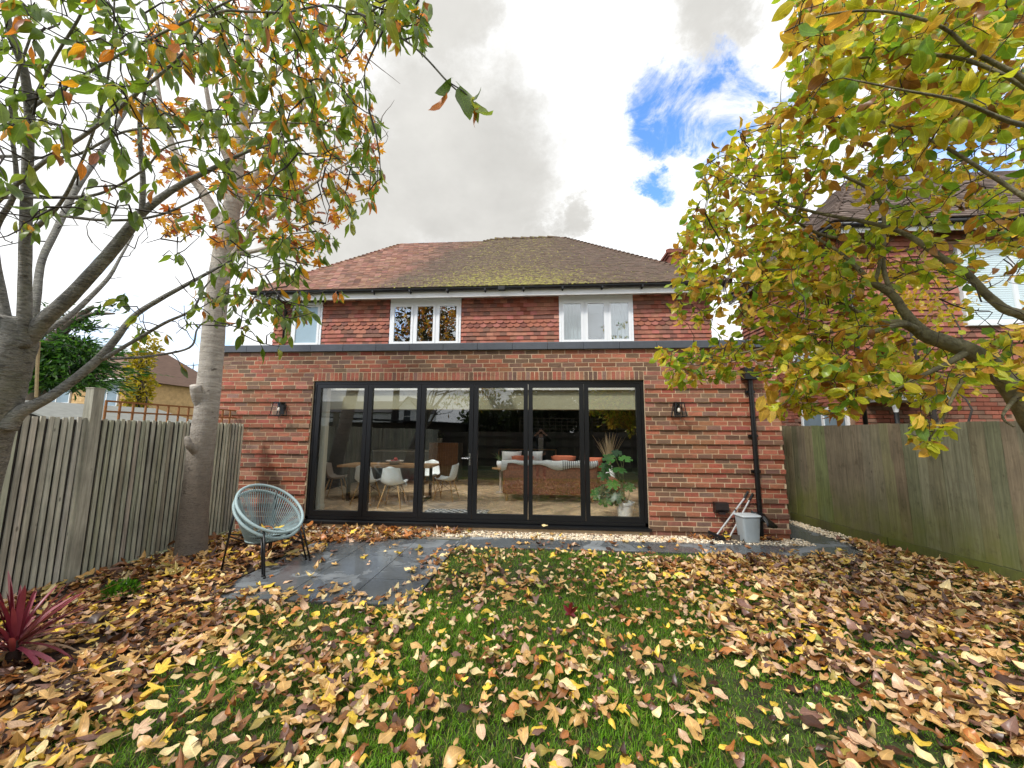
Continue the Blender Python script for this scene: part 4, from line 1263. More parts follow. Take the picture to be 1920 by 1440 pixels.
dd = pos - np.array((-.02, -2.82, -.02)); cs = np.array([s(70, 120, 30), s(96, 146, 44), s(52, 96, 26)])[rng.integers(0, 3, n)]
mobj('leaves', scatter_mesh('leaves', lt, rng.integers(0, 2, n), frames(dd + rng.normal(0, .05, dd.shape), np.tile((0, 0, 1.0), (n, 1)) + dd), rng.uniform(.03, .055, n), pos, cs, M_LEAF), root)
b = MB()
for k in range(7): a = k * .9; b.tube([(-.02, -2.82, -.02), (-.02 + .08 * math.cos(a), -2.82 + .07 * math.sin(a), .06)], .004, 5)
b.build('stems', M_TWIG, root)

# ================================================================== INSIDE THE ROOM
M_SHELL = mat('white_shell_plastic', s(236, 240, 238), 0.35, 0.03, 4)
M_SHELLG = mat('grey_brown_shell_plastic', s(150, 138, 126), 0.45, 0.03, 4)
M_BEECH = mat('beech_wood', s(198, 158, 106), 0.5, 0.15, 10, fn=fn_wood)
M_OAK = mat('oak_table_wood', s(178, 136, 92), 0.5, 0.15, 6, fn=fn_wood)
M_RIBBED = mat('walnut_panel', s(140, 98, 62), 0.5, 0.15, 6, fn=fn_wood)
def shell_chair(x, y, rz, label, m=M_SHELL):
    root = empty('shell_chair', (x, y, FLOOR), label, 'chair', 'dining chairs round the table')
    Rm = rotz(rz)
    prof = [(-.21, .455), (-.17, .440), (-.08, .425), (.02, .420), (.12, .425), (.17, .45), (.205, .52), (.225, .60), (.24, .68), (.255, .76), (.262, .80)]
    rows = []
    for i, (yy, zz) in enumerate(prof):
        t = i / (len(prof) - 1)
        w = .235 if t < .5 else .235 - .085 * (t - .5) / .5
        if i == 0: w = .19
        if i == len(prof) - 1: w = .10
        row = []
        for u in np.linspace(-1, 1, 9):
            lift = .055 * u * u if t < .55 else 0
            fwd = -.085 * u * u * (1 if t > .45 else t / .45)
            row.append((w * u, yy + fwd * (0.4 if i == len(prof) - 1 else 1), zz + lift - (.03 * u * u if i == len(prof) - 1 else 0)))
        rows.append(row)
    P = np.array(rows) @ Rm.T + np.array((x, y, FLOOR))
    b = MB(); b.grid(P); b.build('shell', m, root, smooth=True, solid=.008)
    for sx in (-1, 1):
        for sy in (-1, 1):
            p = Rm @ np.array((sx * .12, sy * .12 - .01, .425)) + np.array((x, y, FLOOR)); q = Rm @ np.array((sx * .225, sy * .225, .0)) + np.array((x, y, FLOOR))
            b = MB(); b.tube([p, q], [.016, .010], 8); b.build('leg', M_BEECH, root, smooth=True)
    b = MB()
    for sx in (-1, 1):
        for u, v in (((sx * .17, -.17, .22), (sx * .13, .12, .40)), ((sx * .17, .17, .22), (sx * .13, -.12, .40)), ((sx * .17, -.17, .22), (-sx * .12, -.12, .40))):
            b.tube([Rm @ np.array(u) + np.array((x, y, FLOOR)), Rm @ np.array(v) + np.array((x, y, FLOOR))], .004, 5)
    b.build('wire_brace', M_LEG, root)
shell_chair(1.07, 1.22, PI + 0.05, 'white shell dining chair nearest the glass, seen from behind')
shell_chair(0.42, 1.45, PI - 0.12, 'white shell dining chair half hidden behind the door mullion')
shell_chair(1.95, 2.05, -PI / 2 - 0.1, 'white shell dining chair at the right end of the table, side on')
shell_chair(1.35, 2.75, 0.0, 'white shell dining chair on the far side of the table')
shell_chair(-0.55, 2.0, PI / 2 + .25, 'grey brown dining chair at the left end of the table', M_SHELLG)
# fix orientation: backs face the garden for the near chairs (built with the back at +y)
root = empty('dining_table', (0.65, 2.0, FLOOR), 'oak topped dining table behind the left doors', 'table')
b = MB(); b.span((-.35, 1.62, .845), (1.68, 2.42, .885)); b.build('table_top', M_OAK, root)
for sx in (-.15, 1.48):
    for (y0, y1) in ((1.70, 1.76), (2.28, 2.34)): b = MB(); b.span((sx, y0, FLOOR), (sx + .06, y1, .845)); b.build('leg', M_LEG, root)
    b = MB(); b.span((sx, 1.76, FLOOR), (sx + .06, 2.28, FLOOR + .04)); b.build('foot_bar', M_LEG, root)
root = empty('fruit_bowl', (0.78, 1.98, .885), 'wire fruit bowl of red fruit on the dining table', 'bowl')
b = MB(); b.lathe((.78, 1.98, .885), [(.06, .0), (.07, .004), (.15, .045), (.20, .085), (.196, .088), (.145, .05), (.06, .01)], 20); b.build('bowl', mat('pale_wire', s(200, 190, 180), 0.4, 0.1, 20), root, smooth=True)
for k, (ax_, ay_, c_) in enumerate([(-.06, 0, (170, 50, 44)), (.05, .03, (190, 80, 70)), (0, -.06, (150, 40, 40)), (.01, .02, (196, 70, 60)), (.09, -.03, (120, 50, 40))]):
    b = MB(); b.lathe((.78 + ax_, 1.98 + ay_, .95 + (.05 if k == 3 else 0)), [(.001, -.042), (.03, -.03), (.043, 0), (.032, .03), (.008, .036), (.001, .033)], 12); b.build('fruit', mat('fruit_%d%d%d' % c_, s(*c_), 0.35, 0.15, 20), root, smooth=True)
root = empty('kitchen_island', (0.9, 5.2, FLOOR), 'wood panelled kitchen island with pale worktop beyond the table', 'kitchen island')
for k in range(12): b = MB(); b.span((.60 + k * .075, 5.2, FLOOR), (.60 + k * .075 + .068, 5.235, 1.28)); b.build('panel_board', M_RIBBED, root)
b = MB(); b.span((.60, 5.236, FLOOR), (1.50, 5.9, 1.27)); b.span((-1.2, 5.3, FLOOR), (.598, 5.9, 1.0), col=None); b.build('cabinet', mat('grey_cabinet', s(120, 122, 120), 0.6, 0.05, 3), root)
b = MB(); b.span((-1.2, 5.27, 1.0), (.598, 5.92, 1.03)); b.build('worktop', M_WHITE, root)
root = empty('herb_pot', (.85, 5.5, 1.28), 'small white pot of herbs on the kitchen island', 'pot')
b = MB(); b.lathe((.85, 5.5, 1.27), [(.0, 0), (.07, 0), (.085, .15), (.075, .15), (.07, .12), (0, .12)], 14); b.build('pot', M_WHITE, root)
n = 70; pos = np.array((.85, 5.5, 1.40)) + rng.normal(0, 1, (n, 3)) * np.array((.06, .06, .08)) + np.array((0, 0, .09))
mobj('leaves', scatter_mesh('leaves', lt, rng.integers(0, 2, n), rand_rot(n, .8), rng.uniform(.04, .08, n), pos, np.tile(s(70, 100, 60), (n, 1)), M_LEAF), root)
# sofa, seen from behind
M_SOFA = mat('copper_velvet', s(146, 86, 62), 0.55, 0.2, 3, bump=0.2, bscale=40, fn=fn_velvet)
root = empty('velvet_sofa', (4.1, 2.4, FLOOR), 'copper brown velvet sofa seen from behind through the doors', 'sofa')
SX0, SX1, SY = 3.18, 5.22, 2.05
def soft_box(a, c, r=.04, m=3):
    b = MB(); a = np.array(a); c = np.array(c)
    w, d_, h = c - a
    cx, cy = (a[0] + c[0]) / 2, (a[1] + c[1]) / 2
    rings = []
    for z, k in ((a[2], r), (a[2] + r * .3, r * .3), (a[2] + r, 0), (c[2] - r, 0), (c[2] - r * .3, r * .3), (c[2], r)):
        rings.append([(cx + x, cy + y, z) for x, y in rrect(w - 2 * k, d_ - 2 * k, r)])
    loft(b, rings, (True, True)); return b
smooth_angle(soft_box((SX0, SY, FLOOR + .14), (SX1, SY + .20, FLOOR + .84), .05).build('back', M_SOFA, root), 40)
smooth_angle(soft_box((SX0, SY + .20, FLOOR + .14), (SX0 + .2, SY + .95, FLOOR + .62), .05).build('arm', M_SOFA, root), 40); smooth_angle(soft_box((SX1 - .2, SY + .20, FLOOR + .14), (SX1, SY + .95, FLOOR + .62), .05).build('arm', M_SOFA, root), 40)
smooth_angle(soft_box((SX0 + .2, SY + .20, FLOOR + .14), (SX1 - .2, SY + .95, FLOOR + .46), .05).build('seat', M_SOFA, root), 40)
smooth_angle(soft_box((SX1 - .2, SY + .20, FLOOR + .14), (SX1 + .55, SY + 1.6, FLOOR + .44), .05).build('chaise', M_SOFA, root), 40)
for (x_, y_) in ((SX0 + .08, SY + .08), (SX1 - .1, SY + .08), (SX1 + .25, SY + .3), (SX0 + .08, SY + .85)):
    b = MB(); b.lathe((x_, y_, FLOOR), [(0, 0), (.018, 0), (.05, .14), (0, .14)], 10); b.build('foot', M_BEECH, root)
b = MB(); P = []
xs2 = np.linspace(SX0 - .03, SX1 + .02, 60)
top = FLOOR + .845
for x_ in xs2:
    hang = .10 + .05 * math.sin(3.1 * x_) + .03 * math.sin(9 * x_) + (.13 if x_ < SX0 + .1 else 0)
    wv = .012 * math.sin(17 * x_)
    P.append([(x_, SY - .018, top - hang), (x_, SY - .022 + wv * .4, top - hang * .5), (x_, SY - .012, top - .015), (x_, SY + .03, top + .014 + wv), (x_, SY + .10, top + .02 + wv), (x_, SY + .18, top + .012), (x_, SY + .215, top - .10)])
b.grid(np.array(P)); tag(b.build('throw_blanket', mat('white_striped_throw', s(216, 218, 214), 0.95, 0.1, 30, bump=0.6, bscale=120, fn=fn_stripe), smooth=True, solid=.006), 'white striped throw draped over the sofa back', 'throw')
def cushion(c, w, h, rz, tilt, m, label):
    b = MB(); rings = []
    Rm = rotz(rz) @ rotx(tilt)
    g = np.linspace(-1, 1, 11)
    for side in (1, -1):
        P = np.array([[(w / 2 * u * (1 - .06 * (1 - v * v)), side * .075 * ((1 - u ** 4) * (1 - v ** 4)) ** .6, h / 2 * v * (1 - .06 * (1 - u * u))) for u in g] for v in g]).reshape(-1, 3) @ Rm.T + np.array(c)
        b.grid(P.reshape(11, 11, 3))
    tag(b.build('cushion', m, smooth=True), label, 'cushion', 'sofa cushions')
M_CORAL = mat('coral_cushion', s(206, 116, 84), 0.9, 0.1, 20); M_STRC = mat('striped_cushion', s(214, 214, 210), 0.9, 0.08, 20, fn=fn_stripe)
cushion((3.60, SY + .30, FLOOR + .82), .50, .46, .05, .95, M_CORAL, 'coral cushion at the left end of the sofa back')
cushion((3.34, SY + .36, FLOOR + .84), .46, .46, .25, .35, M_STRC, 'white striped cushion at the left end of the sofa')
cushion((3.86, SY + .42, FLOOR + .86), .40, .40, -.2, .12, mat('white_cushion', s(220, 220, 216), 0.9, 0.05, 20), 'plain white cushion standing up behind the throw')
cushion((4.52, SY + .32, FLOOR + .84), .55, .42, -.05, .95, M_CORAL, 'coral cushion in the middle of the sofa back')
cushion((5.18, SY + .36, FLOOR + .78), .42, .40, -.15, .6, M_CORAL, 'coral cushion at the right end of the sofa')
b = MB(); b.span((1.86, .52, FLOOR), (3.03, 1.04, FLOOR + .012)); tag(b.build('door_mat', mat('black_lattice_mat', s(28, 28, 30), 0.95, 0.1, 30, fn=fn_rug)), 'black mat with white lattice pattern inside the doors', 'mat')
# monstera in a white pot
px_, py_ = 5.50, .72
root = empty('monstera_plant', (px_, py_, FLOOR), 'tall leaning monstera in a white pot inside the right hand door', 'houseplant')
b = MB(); b.lathe((px_, py_, FLOOR), [(0, 0), (.112, 0), (.125, .02), (.152, .22), (.168, .225), (.170, .265), (.156, .265), (.146, .215), (0, .21)], 28); smooth_angle(b.build('pot', M_WHITE, root), 40)
b = MB(); b.lathe((px_, py_, FLOOR), [(0, .222), (.136, .217)], 20); b.build('potting_soil', M_BED, root)
b = MB(); b.tube(smooth_path([(px_, py_, FLOOR + .2), (px_ - .05, py_ + .02, FLOOR + .55), (px_ - .10, py_ + .03, FLOOR + .85)], 4), .022, 8); b.build('moss_pole', mat('coir_pole', s(120, 104, 70), 0.95, 0.3, 40, bump=.6, bscale=80), root)
M_MONS = mat('monstera_leaf', None, 0.35, 0.12, 10, transl=0.25, fn=None)
stm = MB()
def split_leaf():
    V = [(0, 0, 0)]; out = []
    for i in range(29):
        a = -PI * .93 + 2 * PI * .93 * i / 28
        r = .55 + .4 * math.cos(a * .5) ** 2
        if i % 4 == 2 and 3 < i < 26: r *= .62
        V.append((.72 * r * math.sin(a), .35 + .62 * r * math.cos(a), -.18 * r * r * (1 - .3 * math.cos(2 * a))))
    V[0] = (0, .32, .03)
    return np.array(V), [(0, i, i + 1) for i in range(1, 29)], np.zeros((30, 3))
ml = split_leaf()
for i, (dx_, dz_, L, az, el) in enumerate([(-.14, 1.02, .26, 170, 10), (-.02, .98, .24, 60, 30), (-.22, .92, .24, 190, -20), (-.08, .88, .26, 250, -15), (-.26, .78, .24, 200, -30), (-.30, .55, .28, 185, -45), (-.14, .50, .28, 240, -55), (-.42, .48, .25, 190, -40), (-.22, .66, .24, 260, -40), (.0, .60, .22, 320, -30), (-.34, .40, .24, 215, -60), (-.05, 1.06, .2, 120, 40), (-.20, .38, .22, 265, -55)]):
    p = np.array((px_ + dx_, py_ + rng.uniform(-.12, .12), FLOOR + dz_)); a = math.radians(az); e = math.radians(el)
    dv = np.array([[math.cos(a) * math.cos(e), math.sin(a) * math.cos(e), math.sin(e)]])
    R1 = frames(dv, np.array([[-.1, -.55, .8]]))
    cs = np.array([s(*[(48, 104, 34), (70, 132, 44), (34, 84, 34), (92, 150, 48)][rng.integers(0, 4) if dz_ > .7 else rng.integers(0, 3)])])
    mobj('leaf', scatter_mesh('leaf', [ml], np.array([0]), R1, np.array([L]), p[None, :], cs, M_MONS), root)
    stm.tube(smooth_path([(px_, py_, FLOOR + .2), (px_ + dx_ * .4, py_, FLOOR + .2 + dz_ * .55), tuple(p)], 5), .006, 5)
stm.tube(smooth_path([(px_ + .02, py_, FLOOR + .22), (px_ + .08, py_, FLOOR + .45), (px_ - .12, py_ + .02, FLOOR + .75), (px_ - .30, py_, FLOOR + .86)], 5), .005, 5)
stm.build('stems', mat('plant_stem', s(104, 110, 60), 0.7, 0.2, 20), root, smooth=True)
# side table with a potted plant, and a vase of dried grass
root = empty('side_table', (3.02, 3.2, FLOOR), 'small round side table left of the sofa', 'table')
b = MB(); b.lathe((3.02, 3.2, FLOOR), [(0, .58), (.22, .58), (.22, .605), (0, .605)], 20); b.build('table_top', M_OAK, root)
b = MB(); b.lathe((3.02, 3.2, FLOOR), [(.14, 0), (.15, .02), (.03, .05), (.045, .2), (.025, .3), (.04, .42), (.03, .58)], 14); b.build('pedestal', M_SHELLG, root, smooth=True)
root = empty('potted_fern', (3.02, 3.2, FLOOR + .605), 'potted fern in a cream pot on the side table', 'houseplant')
b = MB(); b.lathe((3.02, 3.2, FLOOR + .605), [(0, 0), (.08, 0), (.11, .10), (.10, .17), (.09, .17), (.085, .14), (0, .14)], 18); b.build('pot', M_WHITE, root, smooth=True)
b = MB()
for k in range(26): a = rng.uniform(0, 2 * PI); e = rng.uniform(.5, 1.35); blade_leaf(b, (3.02, 3.2, FLOOR + .75), (math.cos(a) * math.cos(e), math.sin(a) * math.cos(e), math.sin(e)), rng.uniform(.2, .38), .02, .9, col=s(86, 110, 62))
b.build('fronds', M_MONS, root, smooth=True)
root = empty('vase_of_dried_grass', (5.75, 3.6, FLOOR), 'tall vase of pale dried pampas grass behind the monstera', 'vase')
b = MB(); b.lathe((5.75, 3.6, FLOOR), [(0, 0), (.10, 0), (.14, .2), (.12, .45), (.06, .6), (.07, .66), (.06, .66)], 18); b.build('vase', M_SHELL, root, smooth=True)
b = MB()
for k in range(60): a = rng.uniform(0, 2 * PI); e = rng.uniform(1.1, 1.5); blade_leaf(b, (5.75, 3.6, FLOOR + .62), (math.cos(a) * math.cos(e), math.sin(a) * math.cos(e), math.sin(e)), rng.uniform(.5, .95), .03, .35, col=s(214, 196, 160))
b.build('plumes', mat('dried_grass', None, 0.9, 0.15, 20, transl=.3), root, smooth=True)
root = empty('low_shelf', (3.0, 6.4, FLOOR), 'low pale wall shelf unit at the back of the room', 'shelf')
for z in (.35, .95): b = MB(); b.span((2.4, 8.2, z), (4.6, 8.59, z + .035)); b.build('shelf_board', M_OAK, root)
for xx in (2.4, 4.55): b = MB(); b.span((xx, 8.2, FLOOR), (xx + .05, 8.59, .985)); b.build('side_panel', M_OAK, root)
# ================================================================== NEIGHBOURING BUILDINGS
M_NBRICK = mat('neighbour_brick', None, 0.9, 0.25, 9, bump=0.4, bscale=60)
M_NTILE = mat('neighbour_roof_tile', s(88, 72, 62), 0.9, 0.3, 9, bump=0.6, bscale=30)
M_NGLASS = mat('far_window_glass', s(126, 146, 158), 0.12, 0.25, 1.5)
M_BLIND = mat('white_blind', s(232, 243, 247), 0.6, 0.05, 2)
def simple_brick(b, x0, x1, z0, z1, y, skip=(), cw=.225, ch=.075, cols=((146, 84, 64), (130, 74, 56), (120, 88, 70)), mort=None):
    """courses of separate bricks on a facade facing -y; skip = window rectangles"""
    k = 0; z = z0
    while z < z1 - .01:
        x = x0 - (cw / 2 if k % 2 else 0)
        while x < x1 - .02:
            a, c = max(x, x0), min(x + cw - .01, x1)
            if not any(a < w[1] and c > w[0] and z < w[3] and z + ch > w[2] for w in skip) and c - a > .02:
                b.box(((a + c) / 2, y + .02, z + (ch - .01) / 2), (c - a, .05, ch - .012), col=tuple(np.clip(s(*(np.array(cols[rng.integers(0, len(cols))]) + rng.normal(0, 7)))[:3], .01, 1)) + (1,))
            x += cw
        z += ch; k += 1
def pane_window(root, x0, x1, z0, z1, y, n=2, frame=M_WHITE, blind=False, mid=False):
    b = MB(); f = .06
    b.span((x0, y - .03, z0), (x0 + f, y + .08, z1)); b.span((x1 - f, y - .03, z0), (x1, y + .08, z1)); b.span((x0 + f, y - .03, z1 - f), (x1 - f, y + .08, z1)); b.span((x0 + f, y - .03, z0), (x1 - f, y + .08, z0 + f))
    for k in range(1, n): xx = x0 + (x1 - x0) * k / n; b.span((xx - .035, y - .025, z0 + f), (xx + .035, y + .075, z1 - f))
    if mid: b.span((x0 + f, y - .02, (z0 + z1) / 2 - .02), (x1 - f, y + .07, (z0 + z1) / 2 + .02))
    b.span((x0 - .05, y - .08, z0 - .05), (x1 + .05, y - .001, z0 - .002))
    w = b.build('window', frame, root)
    b = MB(); b.span((x0 + f, y - .004, z0 + f), (x1 - f, y + .004, z1 - f)); b.build('pane', M_GLASS if blind else M_NGLASS, w)
    if blind:
        b = MB(); z = z0 + f
        while z < z1 - f: b.box(((x0 + x1) / 2, y + .022, z + .02), (x1 - x0 - 2 * f, .003, .044), rotx(-.3)); z += .042
        b.build('blind', M_BLIND, w)
nb = empty('neighbour_house', (12, 2, 0), 'red brick and tile hung neighbouring house behind the magnolia and right fence', 'house')
b = MB(col=s(150, 120, 96))
NX, NY1 = 9.70, 4.4
b.span((NX + .02, .98, -.2), (17.5, NY1, 5.55)); b.build('wall', M_NBRICK, nb)
W_ = [(11.75, 13.55, 3.62, 5.12), (12.3, 13.4, 0.9, 2.0)]; WS = [(1.90, 2.48, 2.78, 3.36), (1.12, 2.38, 1.1, 2.14)]
b = MB(); simple_brick(b, NX, 17.4, 1.3, 2.72, .935, W_)
k = 0; z = 1.2                                                      # the side wall towards the red brick house
while z < 3.42:
    y = .96 + (.1125 if k % 2 else 0)
    while y < NY1:
        if not any(y < w[1] and y + .215 > w[0] and z < w[3] and z + .065 > w[2] for w in WS): b.box((NX + .02, y + .107, z + .032), (.05, .213, .063), col=tuple(np.clip(s(*(np.array([(158, 96, 76), (146, 88, 70), (128, 94, 78)][rng.integers(0, 3)]) + rng.normal(0, 7)))[:3], .01, 1)) + (1,))
        y += .225
    z += .075; k += 1
b.build('brickwork', M_NBRICK, nb, kind='stuff')
b = MB()
k = 0; z = 5.45
while z > 2.68:
    x = NX - .01 - (.083 if k % 2 else 0)
    while x < 17.4:
        if not (x + .165 > 11.73 and x < 13.57 and 3.5 < z < 5.14): htile(b, max(x, NX - .02), x + .165, z, False, loc=(0, UY + .02 - .965, 0))
        x += .1675
    z -= .104; k += 1
v0 = len(b.V); k = 0; z = 5.45
while z > 3.40:
    y = .96 + (.083 if k % 2 else 0)
    while y < NY1: htile(b, y, y + .165, z, False, loc=(0, UY + .02, 0)); y += .1675
    z -= .104; k += 1
for i in range(v0, len(b.V)): X_, Y_, Z_ = b.V[i]; b.V[i] = (NX + Y_, X_, Z_)
for i, f_ in enumerate(b.F):
    if min(f_) >= v0: b.F[i] = tuple(reversed(f_))
b.build('tile_hanging', M_HTILE, nb, kind='stuff')
pane_window(nb, 11.75, 13.55, 3.62, 5.12, .94, 2, blind=True)
for (y0, y1, z0, z1) in WS:
    b = MB(); b.span((NX - .03, y0, z0), (NX + .06, y0 + .05, z1)); b.span((NX - .03, y1 - .05, z0), (NX + .06, y1, z1)); b.span((NX - .03, y0 + .05, z1 - .05), (NX + .06, y1 - .05, z1)); b.span((NX - .03, y0 + .05, z0), (NX + .06, y1 - .05, z0 + .05)); b.span((NX - .028, (y0 + y1) / 2 - .03, z0 + .05), (NX + .055, (y0 + y1) / 2 + .03, z1 - .05)); b.span((NX - .026, y0 + .05, (z0 + z1) / 2 - .02), (NX + .05, y1 - .05, (z0 + z1) / 2 + .02))
    w = b.build('window', M_WHITE, nb); b = MB(); b.span((NX - .008, y0 + .05, z0 + .05), (NX, y1 - .05, z1 - .05)); b.build('pane', M_NGLASS, w)
b = MB()
b.add([(9.38, .6, 5.5), (18, .6, 5.5), (18, 4.8, 5.5), (9.38, 4.8, 5.5), (11.5, 2.7, 7.75), (16, 2.7, 7.75)], [(0, 1, 5, 4), (1, 2, 5), (2, 3, 4, 5), (3, 0, 4), (3, 2, 1, 0)])
rf2 = b.build('roof', M_NTILE, nb)
def tile_slope(bl, br, tl, tr, n, step=.33, th=.024, col=(92, 76, 66), name='roof_tiling', parent=None):
    """rows of separate tiles lying on a sloping quad"""
    bl, br, tl, tr = (np.array(v, float) for v in (bl, br, tl, tr)); b = MB()
    nv = np.cross(br - bl, tl - bl); nv /= np.linalg.norm(nv); nv = nv if nv[2] > -1e-6 else -nv
    ax = (br - bl) / np.linalg.norm(br - bl); up_ = np.cross(nv, ax); Rm = np.stack([ax, up_, nv], 1) @ rotx(-.07)
    hgt = np.linalg.norm(((tl + tr) - (bl + br)) / 2) / n
    for r in range(n):
        p, q = bl + (tl - bl) * r / n, br + (tr - br) * r / n; L = np.linalg.norm(q - p); u = (.5 if r % 2 else 0) * step
        while u < L - .05:
            w = min(step - .01, L - u); b.box(p + ax * (u + w / 2) + up_ * hgt * .55 + nv * .022, (w, hgt * 1.3, th), Rm, col=tuple(np.clip(s(*(np.array(col) + rng.normal(0, 12)))[:3], .01, 1)) + (1,)); u += step
    b.build(name, mat('neighbour_tile_piece', None, .9, .25, 5, bump=.4, bscale=40), parent, kind='stuff')
tile_slope((9.38, .6, 5.5), (18, .6, 5.5), (11.5, 2.7, 7.75), (16, 2.7, 7.75), 28, .24, parent=rf2)
tile_slope((9.38, 4.8, 5.5), (9.38, .6, 5.5), (11.5, 2.72, 7.75), (11.5, 2.68, 7.75), 28, .24, parent=rf2)
b = MB(); b.span((9.45, .66, 5.30), (18, .69, 5.50)); b.span((9.45, .69, 5.3), (9.48, 4.7, 5.5)); b.build('fascia', M_FASCIA, nb)
b = MB(); b.tube([(9.38, .62, 5.44), (18, .62, 5.44)], .055, 8); b.tube([(9.40, .62, 5.44), (9.40, 4.8, 5.44)], .05, 8); b.build('gutter', M_BPLAST, nb, smooth=True)
b = MB(); b.tube([(9.78, .86, 1.0), (9.78, .86, 5.2)], .034, 8); b.build('downpipe', M_BPLAST, nb, smooth=True)
b = MB(); b.span((9.86, .35, 2.18), (10.75, .98, 2.23)); b.span((9.82, .32, 2.232), (10.79, .98, 2.29)); b.lathe((9.93, .42, 1.98), [(.03, 0), (.04, .08), (.06, .15), (.065, .2)], 10); b.build('porch_hood', M_WHITE, nb)
b = MB(); b.tube([(9.93, .42, .2), (9.93, .42, 1.98)], .032, 8); b.build('porch_post', M_BPLAST, nb, smooth=True)
# left, far: a yellow brick house, red roofed house, shed, spire
yb = empty('yellow_brick_house', (-26, 15.5, 0), 'yellow brick house with white windows beyond the ribbed fence', 'house')
b = MB(col=s(186, 152, 104)); b.span((-33, 15.6, -.1), (-21.9, 23, 4.75)); b.build('wall', mat('yellow_brick', None, .9, .25, 5, bump=.3, bscale=30), yb)
b = MB(); simple_brick(b, -33, -21.9, 1.6, 4.7, 15.56, [(-23.95, -22.35, 3.0, 4.6), (-28.6, -25.6, 3.2, 4.6)], .45, .15, cols=((196, 160, 110), (182, 144, 96), (206, 172, 122))); b.build('brickwork', MATS['yellow_brick'], yb, kind='stuff')
pane_window(yb, -23.95, -22.4, 3.05, 4.55, 15.54, 2); pane_window(yb, -28.5, -25.7, 3.25, 4.55, 15.54, 3)
b = MB(); b.add([(-33.4, 15.1, 4.75), (-21.5, 15.1, 4.75), (-21.5, 23.4, 4.75), (-33.4, 23.4, 4.75), (-29.5, 19.2, 7.3), (-23.6, 19.2, 7.3)], [(0, 1, 5, 4), (1, 2, 5), (2, 3, 4, 5), (3, 0, 4), (3, 2, 1, 0)]); b.build('roof', mat('brown_far_roof', s(112, 88, 74), .9, .3, 4, stretch=(.4, .4, 6)), yb)
b = MB(); b.span((-33.4, 15.05, 4.6), (-21.5, 15.09, 4.78)); b.build('fascia', M_FASCIA, yb)
rh = empty('red_roofed_house', (-25, 23, 0), 'house with plain red tiled hip roof far behind the trellis', 'house')
b = MB(col=s(208, 200, 190)); b.span((-31, 21.6, -.1), (-22.6, 28, 3.5)); b.build('wall', mat('cream_render', None, .9, .12, 2), rh)
b = MB(); b.add([(-31.5, 21.1, 3.45), (-21.9, 21.1, 3.45), (-21.9, 28.5, 3.45), (-31.5, 28.5, 3.45), (-28.6, 24.6, 6.0), (-25.0, 24.6, 6.0)], [(0, 1, 5, 4), (1, 2, 5), (2, 3, 4, 5), (3, 0, 4), (3, 2, 1, 0)]); b.build('roof', mat('red_far_roof', s(152, 88, 76), .9, .2, 4, stretch=(.5, .5, 7)), rh)
b = MB(); b.span((-26.6, 24.2, 5.8), (-25.6, 25, 6.35)); b.build('chimney', mat('far_chimney', s(120, 80, 66), .9, .2, 6), rh)
def aerial(x, y, z, h, label):
    b = MB(); b.tube([(x, y, z), (x, y, z + h)], .025, 5); b.tube([(x - .75, y, z + h - .02), (x + .75, y - .2, z + h + .03)], .016, 5)
    for k in range(8): b.tube([(x - .65 + .18 * k, y - .2, z + h), (x - .65 + .18 * k, y + .22, z + h)], .010, 4)
    tag(b.build('tv_aerial', mat('grey_metal', s(110, 112, 116), .5, .1, 10, metal=.5)), label, 'aerial', 'rooftop aerials')
aerial(-26.35, 24.5, 6.35, .95, 'left of two television aerials on the red roofed house'); aerial(-25.2, 24.6, 6.0, 1.25, 'right of two television aerials on the red roofed house')
b = MB(); b.lathe((-78, 77, 0), [(2.6, 0), (2.6, 7.5), (2.9, 7.6), (2.3, 8.2), (.08, 16.2), (.06, 17.6), (0, 17.7)], 8); b.beam((-78.5, 77, 16.9), (-77.5, 77, 16.9), .09)
tag(b.build('church_spire', mat('slate_spire', s(120, 130, 146), .8, .15, 1)), 'slender grey church spire on the horizon left of the pale trunk', 'spire')
sh_ = empty('garden_shed', (-4.8, .5, 0), 'low dark shed with grey felt roof behind the ribbed fence', 'shed')
b = MB(); b.span((-6.3, -.55, 0), (-3.9, 1.8, 1.74)); b.prism([(-6.3, 1.74), (-3.9, 1.74), (-5.1, 2.05)], -.55, 1.8); b.build('shed_wall', mat('dark_shed_boards', s(60, 54, 46), .9, .3, 6, stretch=(1, 1, 10)), sh_)
b = MB(); b.add([(-5.1, -.75, 2.10), (-5.1, 2.0, 2.10), (-3.7, 2.0, 1.70), (-3.7, -.75, 1.70)], [(0, 1, 2, 3)]); b.add([(-5.1, -.75, 2.10), (-5.1, 2.0, 2.10), (-6.5, 2.0, 1.70), (-6.5, -.75, 1.70)], [(3, 2, 1, 0)]); b.build('felt_roof', mat('grey_roof_felt', s(128, 130, 124), .95, .15, 8), sh_, solid=.03)
